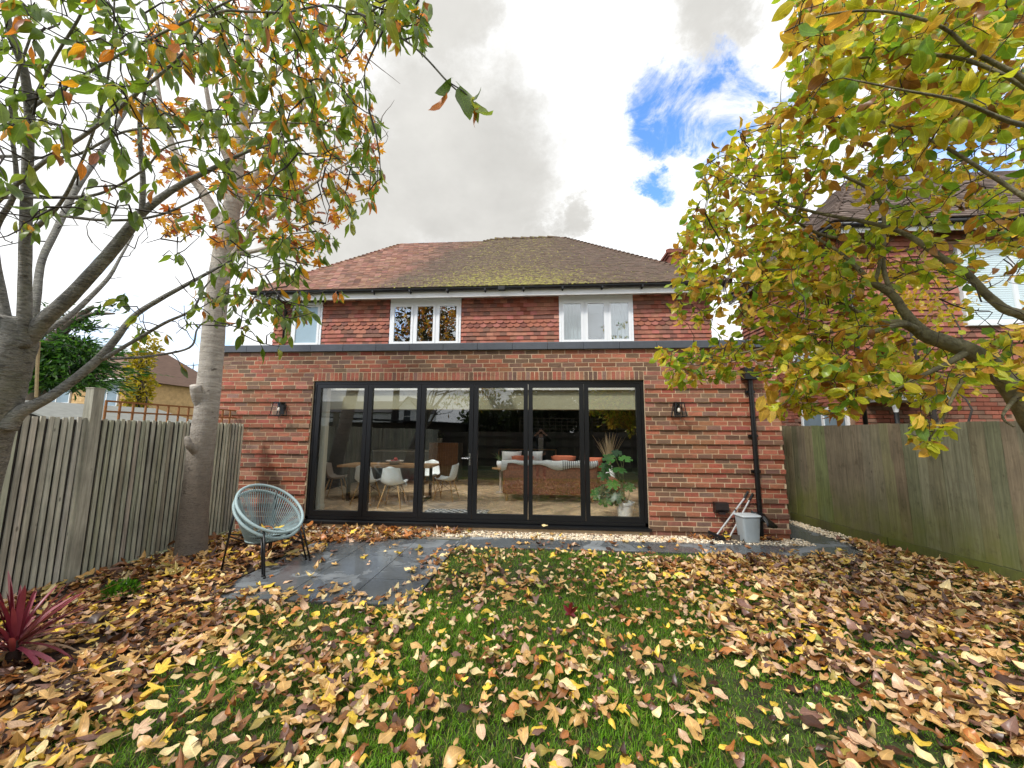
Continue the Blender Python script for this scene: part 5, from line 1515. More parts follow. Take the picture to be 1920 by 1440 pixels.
# behind the photographer: what the glass reflects
wh = empty('white_gabled_house', (-14, -36, 0), 'white gabled house with slate roof reflected in the left door panes', 'house')
b = MB(); b.span((-11.2, -40, -.1), (-8.9, -33, 3.9)); b.prism([(-11.2, 3.9), (-8.9, 3.9), (-10.05, 5.2)], -40, -33); b.span((-24, -40, -.1), (-11.21, -34, 3.7)); b.build('wall', mat('white_render', s(222, 224, 226), .8, .06, 2), wh)
b = MB(); b.add([(-24.3, -33.7, 3.7), (-10.9, -33.7, 3.7), (-10.9, -37, 5.1), (-24.3, -37, 5.1), (-24.3, -40.4, 3.7), (-10.9, -40.4, 3.7)], [(0, 1, 2, 3), (3, 2, 5, 4)]); b.add([(-11.4, -32.8, 3.75), (-10.05, -32.8, 5.3), (-10.05, -40.2, 5.3), (-11.4, -40.2, 3.75), (-8.7, -32.8, 3.75), (-8.7, -40.2, 3.75)], [(0, 1, 2, 3), (1, 4, 5, 2)]); b.build('roof', mat('dark_slate', s(70, 66, 66), .8, .2, 4), wh, solid=.08)
b = MB(); b.span((-10.5, -32.98, 2.5), (-9.6, -32.93, 4.0)); w_ = b.build('window', M_WHITE, wh); b = MB(); b.span((-10.42, -32.92, 2.6), (-9.68, -32.91, 3.2)); b.span((-10.42, -32.92, 3.28), (-9.68, -32.91, 3.9)); b.build('pane', mat('dark_pane', s(60, 66, 72), .1, .1, 2), w_)
sd2 = empty('dark_garden_shed', (-2, -14, 0), 'long dark shed behind the bottom fence, reflected in the doors', 'shed')
b = MB(); b.span((-7, -15.5, 0), (-0.2, -12.6, 2.1)); b.build('shed_wall', MATS['dark_shed_boards'], sd2)
b = MB(); b.add([(-7.2, -12.3, 2.35), (.0, -12.3, 2.05), (.0, -15.8, 2.05), (-7.2, -15.8, 2.35)], [(0, 1, 2, 3)]); b.build('shed_roof', mat('black_felt', s(50, 50, 52), .9, .2, 5), sd2, solid=.06)

# ================================================================== TREES
CAMN = np.array(CAM)
LT_CH = [leaf_oval(.40, b_, f_, t_, 6, .18, .9, .03, 0, .85) for b_, f_, t_ in ((.35, .35, .3), (.6, .2, -.4), (.15, .5, .1), (.45, .3, .7))]
LT_MG = [leaf_oval(.52, b_, f_, t_, 6, .10, -.1, .05, 0, .75) for b_, f_, t_ in ((.3, .25, .3), (.6, .3, -.5), (-.3, .4, .2), (.8, .6, .5), (.1, .15, .1))]
LT_MP = [leaf_lobed(c_, p_, k_, d_) for c_, p_, k_, d_ in ((.25, 0, .1, .1), (.5, 1.2, .2, .2), (-.3, 2.0, .15, -.1), (.4, 3.5, .1, .3))]
for L_ in (LT_CH, LT_MG):
    for k in range(len(L_)): L_[k] = (L_[k][0] * np.array((1, 1, 1)), L_[k][1], L_[k][2])

def grow(limbs, targets, step=0.10, r0=0.0052, r1=0.0014, sag=0.0, wob=0.10, prefer=None):
    """twigs from existing limbs to crown points, nearest first, each starting at the closest wood grown so far"""
    nodes = np.vstack([l for l in limbs]); tw = []
    T_ = np.array(targets)
    d0 = np.array([np.min(np.linalg.norm(nodes - t, axis=1)) for t in T_])
    for i in np.argsort(d0):
        t = T_[i]
        dd = np.linalg.norm(nodes - t, axis=1)
        j = int(np.argmin(dd)); L = dd[j]
        if L < 0.03: continue
        p = nodes[j]; n = max(4, int(L / step) + 2)
        u = np.linspace(0, 1, n)[:, None]
        rv = rng.normal(0, 1, 3); ax = (t - p) / L
        rv -= ax * (rv @ ax)
        bend = np.sin(PI * u) * rv * L * wob + np.sin(2 * PI * u) * rng.normal(0, 1, 3) * L * wob * .35
        path = p * (1 - u) + t * u + bend + np.array((0, 0, -sag * L)) * (u ** 2 - u)
        tw.append(path); nodes = np.vstack([nodes, path[1:]])
    return tw

def crown(root, name_leaf, tw, tmpl, palette, weights, size, per_m, droop, spread, m, keep=None, tip_only=0.25, up=0.5, nobj=300, small=0.25, seed=0):
    """leaves along the twigs: the 300 that show largest as single objects, the rest as one part"""
    pos, dirs, nrm_ = [], [], []
    for path in tw:
        seg = np.linalg.norm(np.diff(path, axis=0), axis=1); L = seg.sum(); n = max(2, int(L * per_m + rng.random()))
        cum = np.concatenate([[0], np.cumsum(seg)])
        for q in np.concatenate([rng.uniform(tip_only, 1, n) * L, [L, L * .98]]):
            k = min(np.searchsorted(cum, q), len(path) - 1); k = max(k, 1); f = (q - cum[k - 1]) / max(seg[k - 1], 1e-6)
            p = path[k - 1] * (1 - f) + path[k] * f
            tg = path[k] - path[k - 1]; tg = tg / (np.linalg.norm(tg) + 1e-9)
            side = rng.normal(0, 1, 3); side -= tg * (side @ tg); side /= np.linalg.norm(side) + 1e-9
            dv = tg * .35 + side * spread + np.array((0, 0, -droop)) + rng.normal(0, .15, 3)
            nv = np.array((0, 0, up)) + rng.normal(0, .55, 3)
            pos.append(p); dirs.append(dv); nrm_.append(nv)
    pos = np.array(pos); dirs = np.array(dirs); nrm_ = np.array(nrm_)
    sc = size * rng.uniform(1 - small, 1 + small, len(pos))
    dirs /= np.linalg.norm(dirs, axis=1)[:, None]
    pos = pos + dirs * sc[:, None] * .14
    if keep is not None:
        k = keep(pos); pos, dirs, nrm_, sc = pos[k], dirs[k], nrm_[k], sc[k]
    d_ = np.linalg.norm(pos - CAMN, axis=1)
    k = d_ > .75; pos, dirs, nrm_, sc, d_ = pos[k], dirs[k], nrm_[k], sc[k], d_[k]
    R = frames(dirs, nrm_)
    npal = len(palette)
    ci = rng.choice(npal, len(pos), p=np.array(weights) / sum(weights))
    wh_ = rng.integers(0, len(tmpl), len(pos))
    px, py, pz = proj_np(pos)
    inv = (px > -10) & (px < 1930) & (py > -10) & (py < 1450) & (pz > .3)
    score = np.where(inv, sc / np.maximum(pz, .3), 0)
    order = np.argsort(-score); single = order[:nobj]
    mask = np.ones(len(pos), bool); mask[single] = False
    pal = np.array(palette)
    cache = {}
    for i in single:
        key = (int(wh_[i]), int(ci[i]), int(rng.integers(0, 2)))
        if key not in cache:
            v, f, l = tmpl[key[0]]
            cache[key] = new_mesh('leaf', v, faces=f, col=pal[key[1]] * rng.uniform(.85, 1.15), luv=l, mat_=m, smooth=True)
        o = bpy.data.objects.new('leaf', cache[key])
        COL.objects.link(o); o.parent = root; o.matrix_parent_inverse = Matrix.Translation(-wpos(root))
        o.matrix_basis = Matrix([list(R[i][r] * sc[i]) + [pos[i][r]] for r in range(3)] + [[0, 0, 0, 1]])
    cols = pal[ci] * rng.uniform(.75, 1.2, (len(pos), 1))
    mobj('foliage', scatter_mesh('foliage', tmpl, wh_[mask], R[mask], sc[mask], pos[mask], cols[mask], m), root)['kind'] = 'stuff'
    return len(pos)
def twig_mesh(root, tw, m, r0=.0055, r1=.0015, name='twigs', n=4):
    b = MB()
    for path in tw:
        L = np.linalg.norm(np.diff(path, axis=0), axis=1).sum()
        ra = min(r0 * (0.5 + L), r0 * 1.6)
        b.tube(path, np.linspace(ra, r1, len(path)), n, cap=False)
    b.build(name, m, root, smooth=True)['kind'] = 'stuff'
def limb_obj(root, pts, name, m, n=10, res=6, wob=.03):
    """pts: list of (px, py, depth, width in photo px)"""
    P = [tuple(at(p[0], p[1], p[2])) for p in pts]; r = []
    for i, p in enumerate(pts):                                     # a round limb far off the axis looks wider than it is
        q0, q1 = pts[max(i - 1, 0)], pts[min(i + 1, len(pts) - 1)]
        dv = np.array((q1[0] - q0[0], q1[1] - q0[1]), float); dv /= np.linalg.norm(dv) + 1e-9
        rho = np.array((p[0] - 960, p[1] - 720), float); R_ = np.linalg.norm(rho) + 1e-9; sin2 = R_ ** 2 / (R_ ** 2 + FPX ** 2)
        r.append(p[3] * p[2] / FPX / 2 * math.sqrt(max(.2, 1 - ((-dv[1] * rho[0] + dv[0] * rho[1]) / R_) ** 2 * sin2)))
    path, rr = smooth_path(P, res, r)
    b = MB(); b.tube(path, rr, n, wob=wob); b.build(name, m, root, smooth=True)
    return path
def in_poly(px, py, poly):
    px = np.asarray(px); py = np.asarray(py); c = np.zeros(px.shape, bool); n = len(poly)
    for i in range(n):
        x1, y1 = poly[i]; x2, y2 = poly[(i + 1) % n]
        cond = ((y1 > py) != (y2 > py)) & (px < (x2 - x1) * (py - y1) / (y2 - y1 + 1e-12) + x1)
        c ^= cond
    return c
def sample_poly(poly, n, dfun, wfun=None):
    xs_ = [p[0] for p in poly]; ys_ = [p[1] for p in poly]; out = []
    while len(out) < n:
        x, y = rng.uniform(min(xs_), max(xs_)), rng.uniform(min(ys_), max(ys_))
        if not in_poly(np.array([x]), np.array([y]), poly)[0]: continue
        if wfun is not None and rng.random() > wfun(x, y): continue
        out.append(tuple(at(x, y, dfun(x, y))))
    return out

# --- big cherry, left foreground ---------------------------------------------
base = at(-112, 1300, 2.42)
ch = empty('cherry_tree', (base.x, base.y, 0), 'big grey barked cherry tree with green and orange leaves at the left edge', 'tree')
limb_obj(ch, [(-118, 1330, 2.44, 190), (-108, 1230, 2.44, 140), (-85, 1040, 2.43, 112), (-44, 880, 2.42, 104), (-10, 770, 2.41, 98), (12, 690, 2.40, 100), (24, 640, 2.40, 102), (36, 596, 2.40, 70)], 'trunk', M_CHERRY, 18, 6, .04)
LM = []
def CL(pts, name='limb', n=9): LM.append(limb_obj(ch, [(a, b_, c, w * .68) for a, b_, c, w in pts], name, M_CHERRY, n, 6, .03))
CL([(44, 650, 2.39, 52), (46, 560, 2.36, 44), (48, 440, 2.3, 39), (52, 300, 2.22, 34), (55, 215, 2.18, 29), (44, 130, 2.1, 24), (22, 70, 2.02, 20), (8, 0, 1.95, 16)])
CL([(56, 645, 2.46, 40), (68, 560, 2.55, 30), (78, 490, 2.65, 26), (105, 432, 2.8, 24), (144, 352, 3.0, 24), (192, 281, 3.2, 20), (240, 200, 3.4, 15), (300, 110, 3.6, 10), (340, 20, 3.7, 7)])
CL([(46, 640, 2.42, 60), (84, 600, 2.42, 46), (130, 558, 2.43, 43), (200, 482, 2.45, 40), (240, 432, 2.46, 37), (270, 396, 2.47, 28), (330, 352, 2.5, 20), (395, 318, 2.52, 15), (470, 282, 2.55, 10), (560, 260, 2.6, 6)])
CL([(266, 400, 2.46, 20), (268, 340, 2.44, 17), (264, 290, 2.4, 15), (262, 230, 2.35, 13), (272, 170, 2.3, 9), (290, 90, 2.2, 6)])
CL([(60, 650, 2.5, 20), (73, 630, 2.55, 18), (128, 594, 2.7, 16), (166, 560, 2.8, 15), (204, 520, 2.9, 13), (226, 482, 3.0, 9), (250, 440, 3.1, 6)])
CL([(12, 800, 2.42, 60), (38, 772, 2.44, 38), (100, 740, 2.5, 26), (175, 682, 2.6, 25), (212, 642, 2.65, 22), (250, 594, 2.72, 17), (300, 561, 2.8, 14), (375, 520, 2.92, 10), (430, 490, 3.0, 6)])
CL([(192, 674, 2.62, 14), (250, 640, 2.66, 10), (308, 606, 2.7, 9), (360, 580, 2.75, 7), (385, 537, 2.8, 5), (420, 500, 2.85, 4)])
CL([(208, 673, 2.64, 8), (280, 668, 2.68, 6.5), (355, 652, 2.7, 6), (370, 617, 2.74, 5), (392, 602, 2.8, 4), (440, 612, 2.85, 3)])
CL([(-78, 460, 2.16, 28), (-40, 420, 2.1, 24), (0, 373, 2.0, 17), (83, 303, 1.9, 15), (167, 247, 1.85, 14), (250, 180, 1.8, 13), (333, 110, 1.75, 11), (400, 28, 1.72, 10), (470, 22, 1.72, 8), (533, 23, 1.72, 7.5), (610, 10, 1.75, 7), (665, 22, 1.78, 6.5), (709, 44, 1.8, 6), (782, 93, 1.82, 5.5), (837, 151, 1.85, 5), (866, 178, 1.87, 4), (888, 199, 1.88, 3)])
CL([(-96, 330, 2.08, 14), (-30, 300, 2.2, 10), (7, 293, 2.25, 9), (133, 293, 2.2, 8), (233, 247, 2.15, 7.5), (350, 237, 2.15, 7), (500, 230, 2.2, 5), (580, 232, 2.3, 3)])
CL([(58, 215, 2.18, 14), (66, 198, 2.15, 13), (117, 167, 2.05, 12), (187, 123, 1.95, 11), (267, 80, 1.85, 10), (333, 48, 1.8, 9), (433, 0, 1.75, 8), (520, -50, 1.7, 5)])
CL([(54, 205, 2.18, 14), (100, 113, 2.05, 12), (143, 43, 1.9, 11), (163, 0, 1.85, 10), (190, -60, 1.8, 7)])
CL([(-90, 400, 2.11, 14), (-30, 380, 2.2, 10), (17, 370, 2.25, 9), (110, 370, 2.2, 9), (187, 363, 2.2, 8), (267, 320, 2.2, 7), (317, 273, 2.2, 6), (417, 257, 2.25, 4), (520, 262, 2.3, 3)])
CL([(50, 405, 2.3, 10), (93, 402, 2.3, 9), (200, 413, 2.35, 8), (300, 403, 2.4, 7), (400, 357, 2.45, 6), (500, 310, 2.5, 5), (583, 287, 2.55, 4), (650, 300, 2.6, 3)])
CL([(48, 430, 2.3, 24), (60, 432, 2.28, 18), (110, 385, 2.2, 14), (150, 310, 2.1, 11), (190, 200, 2.0, 9), (210, 90, 1.9, 7), (215, -20, 1.8, 5)])
CL([(24, 650, 2.38, 40), (4, 560, 2.36, 34), (-10, 440, 2.3, 26), (30, 350, 2.2, 18), (20, 200, 2.1, 12), (60, 60, 2.0, 8)])
CL([(10, 660, 2.36, 46), (-20, 600, 2.3, 40), (-60, 520, 2.2, 34), (-90, 380, 2.1, 26), (-100, 200, 2.0, 18)])
poly_ch = [(-60, -40), (800, -40), (810, 60), (790, 90), (700, 60), (640, 60), (720, 200), (700, 290), (735, 300), (700, 380), (660, 420), (610, 470), (640, 560), (560, 600), (510, 640), (490, 590), (420, 560), (300, 500), (200, 430), (100, 430), (-60, 480)]
def w_ch(x, y):
    return (1.0 if x > 330 else .62) if y < 250 else (.9 if x > 420 else .2)
tg = sample_poly(poly_ch, 460, lambda x, y: rng.uniform(1.35, 2.3) + .0011 * max(x, 0) * (y / 400 if y < 400 else 1.2), w_ch)
tg += sample_poly([(380, 480), (640, 440), (640, 560), (520, 690), (420, 640), (380, 560)], 34, lambda x, y: rng.uniform(2.5, 3.1))
tg += sample_poly([(180, 560), (380, 520), (420, 640), (330, 700), (220, 690)], 12, lambda x, y: rng.uniform(2.5, 2.9))
tg += sample_poly([(640, 0), (800, 10), (790, 70), (690, 40)], 12, lambda x, y: rng.uniform(1.6, 1.9))
tw = grow(LM, tg, wob=.09, sag=.10)
tw.append(np.array([tuple(at(837, 151, 1.85)), tuple(at(870, 172, 1.84)), tuple(at(893, 196, 1.84))]))
tb_ = grow(LM, sample_poly(poly_ch, 190, lambda x, y: rng.uniform(1.5, 2.8)) + sample_poly([(120, 380), (420, 330), (430, 640), (260, 690)], 46, lambda x, y: rng.uniform(2.4, 3.0)), wob=.10)
twig_mesh(ch, tw + tb_, M_TWIG, .0060, .0018)
PAL_CH = [s(126, 154, 58), s(142, 164, 76), s(106, 134, 54), s(166, 172, 80), s(226, 164, 56), s(216, 134, 64), s(122, 142, 100), s(170, 110, 86)]
def keep_ch(p):
    x, y, z = proj_np(p)
    return ~((x > 745) & (y > 120) & (z < 4) & ~((x > 800) & (x < 900) & (y < 215))) & ~((x > 390) & (x < 590) & (y > 640) & (rng.random(len(x)) < .5))
crown(ch, 'leaf', tw, LT_CH, PAL_CH, [26, 22, 18, 12, 7, 4, 10, 2], .087, 7.6, .9, .5, M_LEAF, keep=keep_ch, tip_only=.35, up=.35, nobj=288)

# the leaves at the end of the long twig
for (x0, y0, x1, y1, kd, cn) in ((846, 156, 812, 193, 1, 2), (842, 182, 806, 222, 0, 5), (862, 166, 880, 236, 2, 2), (884, 196, 908, 168, 0, 6), (890, 204, 926, 230, 3, 1), (782, 20, 776, 76, 0, 2), (800, 10, 806, 50, 2, 0), (766, 20, 752, 74, 1, 1), (722, 40, 716, 82, 0, 0), (700, 30, 688, 70, 3, 2)):
    p, q = np.array(at(x0, y0, 1.86)), np.array(at(x1, y1, 1.83 + rng.uniform(-.05, .05))); v, f, l = LT_CH[kd]
    o = bpy.data.objects.new('leaf', new_mesh('leaf', v, faces=f, col=np.array(PAL_CH[cn]) * .8, luv=l, mat_=M_LEAF, smooth=True)); COL.objects.link(o)
    Rm = frames((q - p)[None, :], np.array([[rng.normal(0, .6), -1, .5]]))[0] * np.linalg.norm(q - p)
    o.parent = ch; o.matrix_parent_inverse = Matrix.Translation(-wpos(ch)); o.matrix_basis = Matrix([list(Rm[r]) + [p[r]] for r in range(3)] + [[0, 0, 0, 1]])

# --- pale maple, behind the chair ---------------------------------------------
mp = empty('maple_tree', (-.33, -1.70, 0), 'pale grey trunked maple with orange yellow leaves rising beside the string chair', 'tree')
D = 5.0
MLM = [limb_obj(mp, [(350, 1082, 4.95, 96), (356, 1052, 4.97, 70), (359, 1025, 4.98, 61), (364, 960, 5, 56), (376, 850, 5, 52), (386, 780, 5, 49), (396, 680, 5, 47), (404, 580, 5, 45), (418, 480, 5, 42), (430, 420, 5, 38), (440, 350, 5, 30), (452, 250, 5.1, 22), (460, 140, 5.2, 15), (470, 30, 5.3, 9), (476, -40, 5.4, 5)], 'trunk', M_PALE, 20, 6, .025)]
b = MB(); c = at(362, 742, 4.87); b.tube(smooth_path([tuple(at(385, 770, 5.0)), tuple(at(372, 748, 4.9)), tuple(at(366, 722, 4.84))], 4), [.12, .095, .075, .07, .068, .066, .065, .06, .055], 12, wob=.06); b.build('pruned_stub', M_PALE, mp, smooth=True)
b = MB(); b.tube(smooth_path([tuple(at(372, 850, 4.95)), tuple(at(356, 836, 4.80)), tuple(at(350, 818, 4.78))], 4), [.08, .06, .052, .048, .044, .04, .034, .028, .018], 12, wob=.08); b.build('bark_burr', M_PALE, mp, smooth=True)
for pts in ([(425, 440, 5, 24), (380, 360, 5, 17), (330, 290, 5, 13), (300, 190, 5, 9), (290, 80, 5, 5)], [(432, 410, 5, 20), (480, 330, 5.1, 14), (540, 240, 5.2, 10), (600, 150, 5.3, 7), (650, 80, 5.4, 4)],
            [(412, 510, 5, 16), (470, 440, 4.9, 11), (540, 380, 4.8, 8), (610, 330, 4.8, 5), (680, 290, 4.8, 3)], [(440, 330, 5, 14), (400, 230, 4.9, 10), (380, 120, 4.8, 7), (370, 10, 4.8, 4)],
            [(418, 480, 5, 12), (480, 470, 4.8, 8), (560, 450, 4.7, 5), (620, 460, 4.7, 3)], [(450, 260, 5.1, 11), (500, 170, 5.3, 8), (560, 60, 5.4, 5), (600, -20, 5.5, 3)]):
    MLM.append(limb_obj(mp, pts, 'limb', M_PALE, 9, 6, .03))
poly_mp = [(270, 60), (330, -30), (560, -30), (640, 40), (690, 120), (700, 210), (720, 300), (700, 350), (650, 400), (610, 440), (600, 500), (540, 470), (500, 460), (430, 490), (380, 440), (300, 440), (240, 330), (250, 180)]
tg = sample_poly(poly_mp, 250, lambda x, y: rng.uniform(4.2, 6.0))
tg += sample_poly([(460, 330), (620, 300), (650, 400), (600, 490), (480, 470)], 60, lambda x, y: rng.uniform(4.4, 5.4))
tg2 = sample_poly([(640, 60), (760, 100), (760, 200), (720, 330), (640, 300)], 20, lambda x, y: rng.uniform(4.9, 5.6))
tw = grow(MLM, tg + tg2, wob=.08)
twig_mesh(mp, tw, mat('grey_twig_bark', s(104, 92, 84), .85, .2, 30), .008, .0022)
PAL_MP = [s(216, 156, 50), s(224, 176, 66), s(204, 134, 56), s(164, 92, 58), s(150, 140, 62), s(176, 104, 72)]
def keep_mp(p):
    x, y, z = proj_np(p); return in_poly(x, y, [(q[0], q[1]) for q in poly_mp]) | ((x < 720) & (y < 340) & (rng.random(len(x)) < .25)) 
crown(mp, 'leaf', tw, LT_MP, PAL_MP, [26, 20, 18, 12, 14, 8], .118, 8.0, .7, .5, M_LEAF, keep=keep_mp, tip_only=.25, up=.2)

# --- magnolia, right foreground --------------------------------------------------
bm = at(2060, 1010, 2.5)
mg = empty('magnolia_tree', (bm.x, bm.y, 0), 'spreading magnolia with large yellow green and brown leaves at the right edge', 'tree')
GL = []
def GLm(pts, name='limb', n=10): GL.append(limb_obj(mg, [(a, b_, c, w * .78) for a, b_, c, w in pts], name, M_MAGN, n, 6, .04))
GLm([(2085, 1330, 2.45, 96), (2060, 1060, 2.5, 84), (2010, 920, 2.55, 74), (1950, 812, 2.6, 62), (1905, 742, 2.63, 54), (1862, 690, 2.66, 48), (1828, 664, 2.68, 42), (1790, 646, 2.7, 38)], 'trunk', 14)
GLm([(1800, 652, 2.7, 38), (1768, 640, 2.7, 36), (1735, 628, 2.72, 36), (1712, 606, 2.74, 30), (1692, 580, 2.76, 25), (1676, 556, 2.78, 23), (1655, 540, 2.8, 20), (1632, 528, 2.82, 18), (1605, 500, 2.86, 12), (1570, 470, 2.95, 8), (1520, 440, 3.1, 5)])
GLm([(1678, 560, 2.78, 18), (1664, 530, 2.8, 14), (1656, 495, 2.85, 13), (1657, 450, 2.9, 12), (1655, 394, 3.0, 11), (1631, 356, 3.05, 10), (1575, 326, 3.1, 8), (1520, 290, 3.2, 5), (1460, 270, 3.3, 3)])
GLm([(1722, 622, 2.72, 24), (1690, 606, 2.75, 18), (1660, 604, 2.8, 14), (1622, 590, 2.85, 12), (1588, 574, 2.95, 9), (1530, 548, 3.1, 7), (1450, 530, 3.3, 5), (1370, 530, 3.5, 3)])
GLm([(1718, 618, 2.72, 18), (1695, 608, 2.68, 13), (1650, 618, 2.66, 12), (1610, 632, 2.7, 11), (1575, 621, 2.8, 9), (1530, 625, 2.95, 8), (1480, 640, 3.1, 6), (1400, 660, 3.3, 5), (1320, 672, 3.5, 4), (1250, 668, 3.6, 2.5)])
GLm([(1815, 658, 2.69, 20), (1772, 684, 2.6, 13), (1725, 706, 2.55, 10), (1660, 738, 2.5, 7), (1590, 750, 2.6, 4)])
GLm([(2060, 700, 2.3, 44), (1980, 625, 2.35, 30), (1920, 592, 2.4, 25), (1885, 580, 2.42, 23), (1850, 552, 2.45, 22), (1815, 516, 2.5, 21), (1785, 496, 2.52, 19), (1755, 476, 2.56, 17), (1700, 440, 2.65, 13), (1640, 420, 2.75, 10), (1537, 400, 2.95, 8), (1462, 380, 3.1, 6), (1387, 356, 3.3, 4)])
GLm([(2100, 900, 2.4, 60), (2060, 700, 2.3, 50), (2030, 420, 2.1, 38), (1990, 220, 1.95, 28), (1920, 150, 1.9, 20), (1875, 124, 1.9, 16), (1819, 94, 1.9, 14), (1781, 60, 1.9, 12), (1732, 37, 1.9, 10), (1640, 20, 1.95, 7), (1540, 30, 2.0, 5), (1470, 60, 2.1, 3)])
GLm([(1960, 190, 1.93, 18), (1880, 140, 1.95, 12), (1800, 110, 2.0, 11), (1700, 100, 2.1, 9), (1600, 110, 2.2, 6), (1510, 112, 2.3, 4)])
GLm([(2040, 480, 2.1, 24), (1960, 400, 2.05, 16), (1860, 330, 2.1, 12), (1760, 270, 2.2, 9), (1660, 230, 2.3, 7), (1560, 200, 2.5, 4)])
GLm([(1985, 240, 1.95, 16), (1900, 230, 1.8, 12), (1800, 190, 1.75, 9), (1700, 170, 1.75, 6), (1600, 150, 1.8, 4)])
GLm([(1642, 528, 2.82, 12), (1642, 461, 2.9, 10), (1537, 439, 3.1, 8), (1462, 394, 3.25, 6), (1387, 340, 3.4, 4), (1330, 300, 3.5, 3)])
GLm([(1842, 678, 2.66, 16), (1800, 720, 2.5, 11), (1770, 780, 2.45, 7), (1745, 820, 2.42, 4)])
GLm([(1905, 745, 2.6, 14), (1880, 780, 2.4, 9), (1900, 800, 2.3, 5)])
poly_mg = [(1455, -40), (1480, 40), (1470, 120), (1490, 170), (1470, 195), (1425, 205), (1400, 230), (1345, 265), (1322, 300), (1290, 400), (1272, 450), (1258, 560), (1280, 620), (1330, 600), (1350, 640), (1290, 650), (1225, 652), (1222, 690), (1270, 730), (1330, 720), (1385, 705), (1420, 720), (1440, 775), (1490, 770), (1580, 782), (1650, 740), (1720, 745), (1705, 810), (1740, 850), (1780, 800), (1800, 740), (1850, 700), (1960, 760), (1960, -40)]
def w_mg(x, y):
    w = 1.0
    if ((x - 1570) / 75) ** 2 + ((y - 415) / 55) ** 2 < 1: w = .12
    if ((x - 1770) / 120) ** 2 + ((y - 575) / 62) ** 2 < 1: w = .16
    if ((x - 1875) / 60) ** 2 + ((y - 545) / 80) ** 2 < 1: w = .22
    if ((x - 1870) / 60) ** 2 + ((y - 300) / 45) ** 2 < 1: w = .25
    return w
def d_mg(x, y):
    f_ = (x - 1220) / 700
    return rng.uniform(3.3 - 1.3 * f_, 3.9 - .7 * f_) if y > 230 else rng.uniform(1.8, 3.0)
tg = sample_poly(poly_mg, 800, d_mg, w_mg)
tg += sample_poly([(1260, 430), (1340, 290), (1480, 240), (1560, 300), (1480, 480), (1380, 600), (1290, 590)], 170, lambda x, y: rng.uniform(3.1, 4.3))
tg += sample_poly([(1225, 652), (1380, 640), (1480, 640), (1420, 700), (1330, 715), (1260, 725)], 46, lambda x, y: rng.uniform(3.3, 3.8))
tg += sample_poly([(1480, 0), (1900, 0), (1900, 220), (1700, 260), (1500, 160)], 90, lambda x, y: rng.uniform(1.75, 2.6))
tg += sample_poly([(1450, 680), (1700, 660), (1700, 760), (1560, 750), (1480, 720)], 46, lambda x, y: rng.uniform(2.4, 3.0))
tg += sample_poly([(1400, 520), (1640, 520), (1700, 660), (1660, 730), (1480, 700)], 120, lambda x, y: rng.uniform(2.8, 3.9))
tg += sample_poly([(1410, 400), (1530, 420), (1650, 400), (1680, 520), (1420, 540)], 120, lambda x, y: rng.uniform(2.8, 4.0))
tg += sample_poly([(1690, 770), (1790, 770), (1760, 840), (1710, 830)], 12, lambda x, y: rng.uniform(2.3, 2.5))
tg += sample_poly(poly_mg, 330, lambda x, y: rng.uniform(2.5, 4.2), w_mg)
tg += sample_poly([(1470, 690), (1600, 690), (1620, 770), (1500, 780)], 34, lambda x, y: rng.uniform(2.6, 3.2))
tg += sample_poly([(1500, 0), (1920, 0), (1920, 330), (1640, 330), (1500, 200)], 110, lambda x, y: rng.uniform(2.0, 3.2))
tw = grow(GL, tg, wob=.12)
tb_ = grow(GL, sample_poly(poly_mg, 320, lambda x, y: rng.uniform(2.2, 3.6)), wob=.13)
twig_mesh(mg, tw + tb_, M_TWIGM, .0052, .0016)
PAL_MG = [s(190, 194, 60), s(158, 182, 60), s(214, 200, 70), s(218, 178, 80), s(184, 132, 62), s(140, 96, 52), s(122, 160, 60), s(228, 194, 90)]
def keep_mg(p):
    x, y, z = proj_np(p)
    keep = in_poly(x, y, poly_mg) | (x > 1900)
    for (cx, cy, ax_, ay_, pr) in ((1570, 415, 70, 50, .25), (1770, 575, 110, 56, .3), (1875, 540, 55, 75, .35), (1870, 300, 55, 40, .4)):
        hole = ((x - cx) / ax_) ** 2 + ((y - cy) / ay_) ** 2 < 1
        keep &= ~(hole & (rng.random(len(x)) > pr))
    near = (z < 1.6)
    return keep & ~near
for (x0, y0, x1, y1, cn) in ((1432, 742, 1418, 772, 7), (1436, 760, 1424, 792, 3), (1446, 762, 1444, 794, 7), (1456, 758, 1462, 792, 3), (1450, 720, 1440, 764, 3)):
    p, q = np.array(at(x0, y0, 3.0)), np.array(at(x1, y1, 2.98)); v, f, l = LT_MG[4]
    o = bpy.data.objects.new('leaf', new_mesh('leaf', v, faces=f, col=np.array(PAL_MG[cn]), luv=l, mat_=M_LEAF, smooth=True)); COL.objects.link(o)
    Rm = frames((q - p)[None, :], np.array([[rng.normal(0, .3), -1, .2]]))[0] * np.linalg.norm(q - p)
    o.parent = mg; o.matrix_parent_inverse = Matrix.Translation(-wpos(mg)); o.matrix_basis = Matrix([list(Rm[r]) + [p[r]] for r in range(3)] + [[0, 0, 0, 1]])
n_mg = crown(mg, 'leaf', tw, LT_MG, PAL_MG, [23, 20, 17, 14, 9, 6, 12, 8], .094, 12.5, .42, .75, M_LEAF, keep=keep_mg, tip_only=.4, up=.6, small=.3, nobj=294)

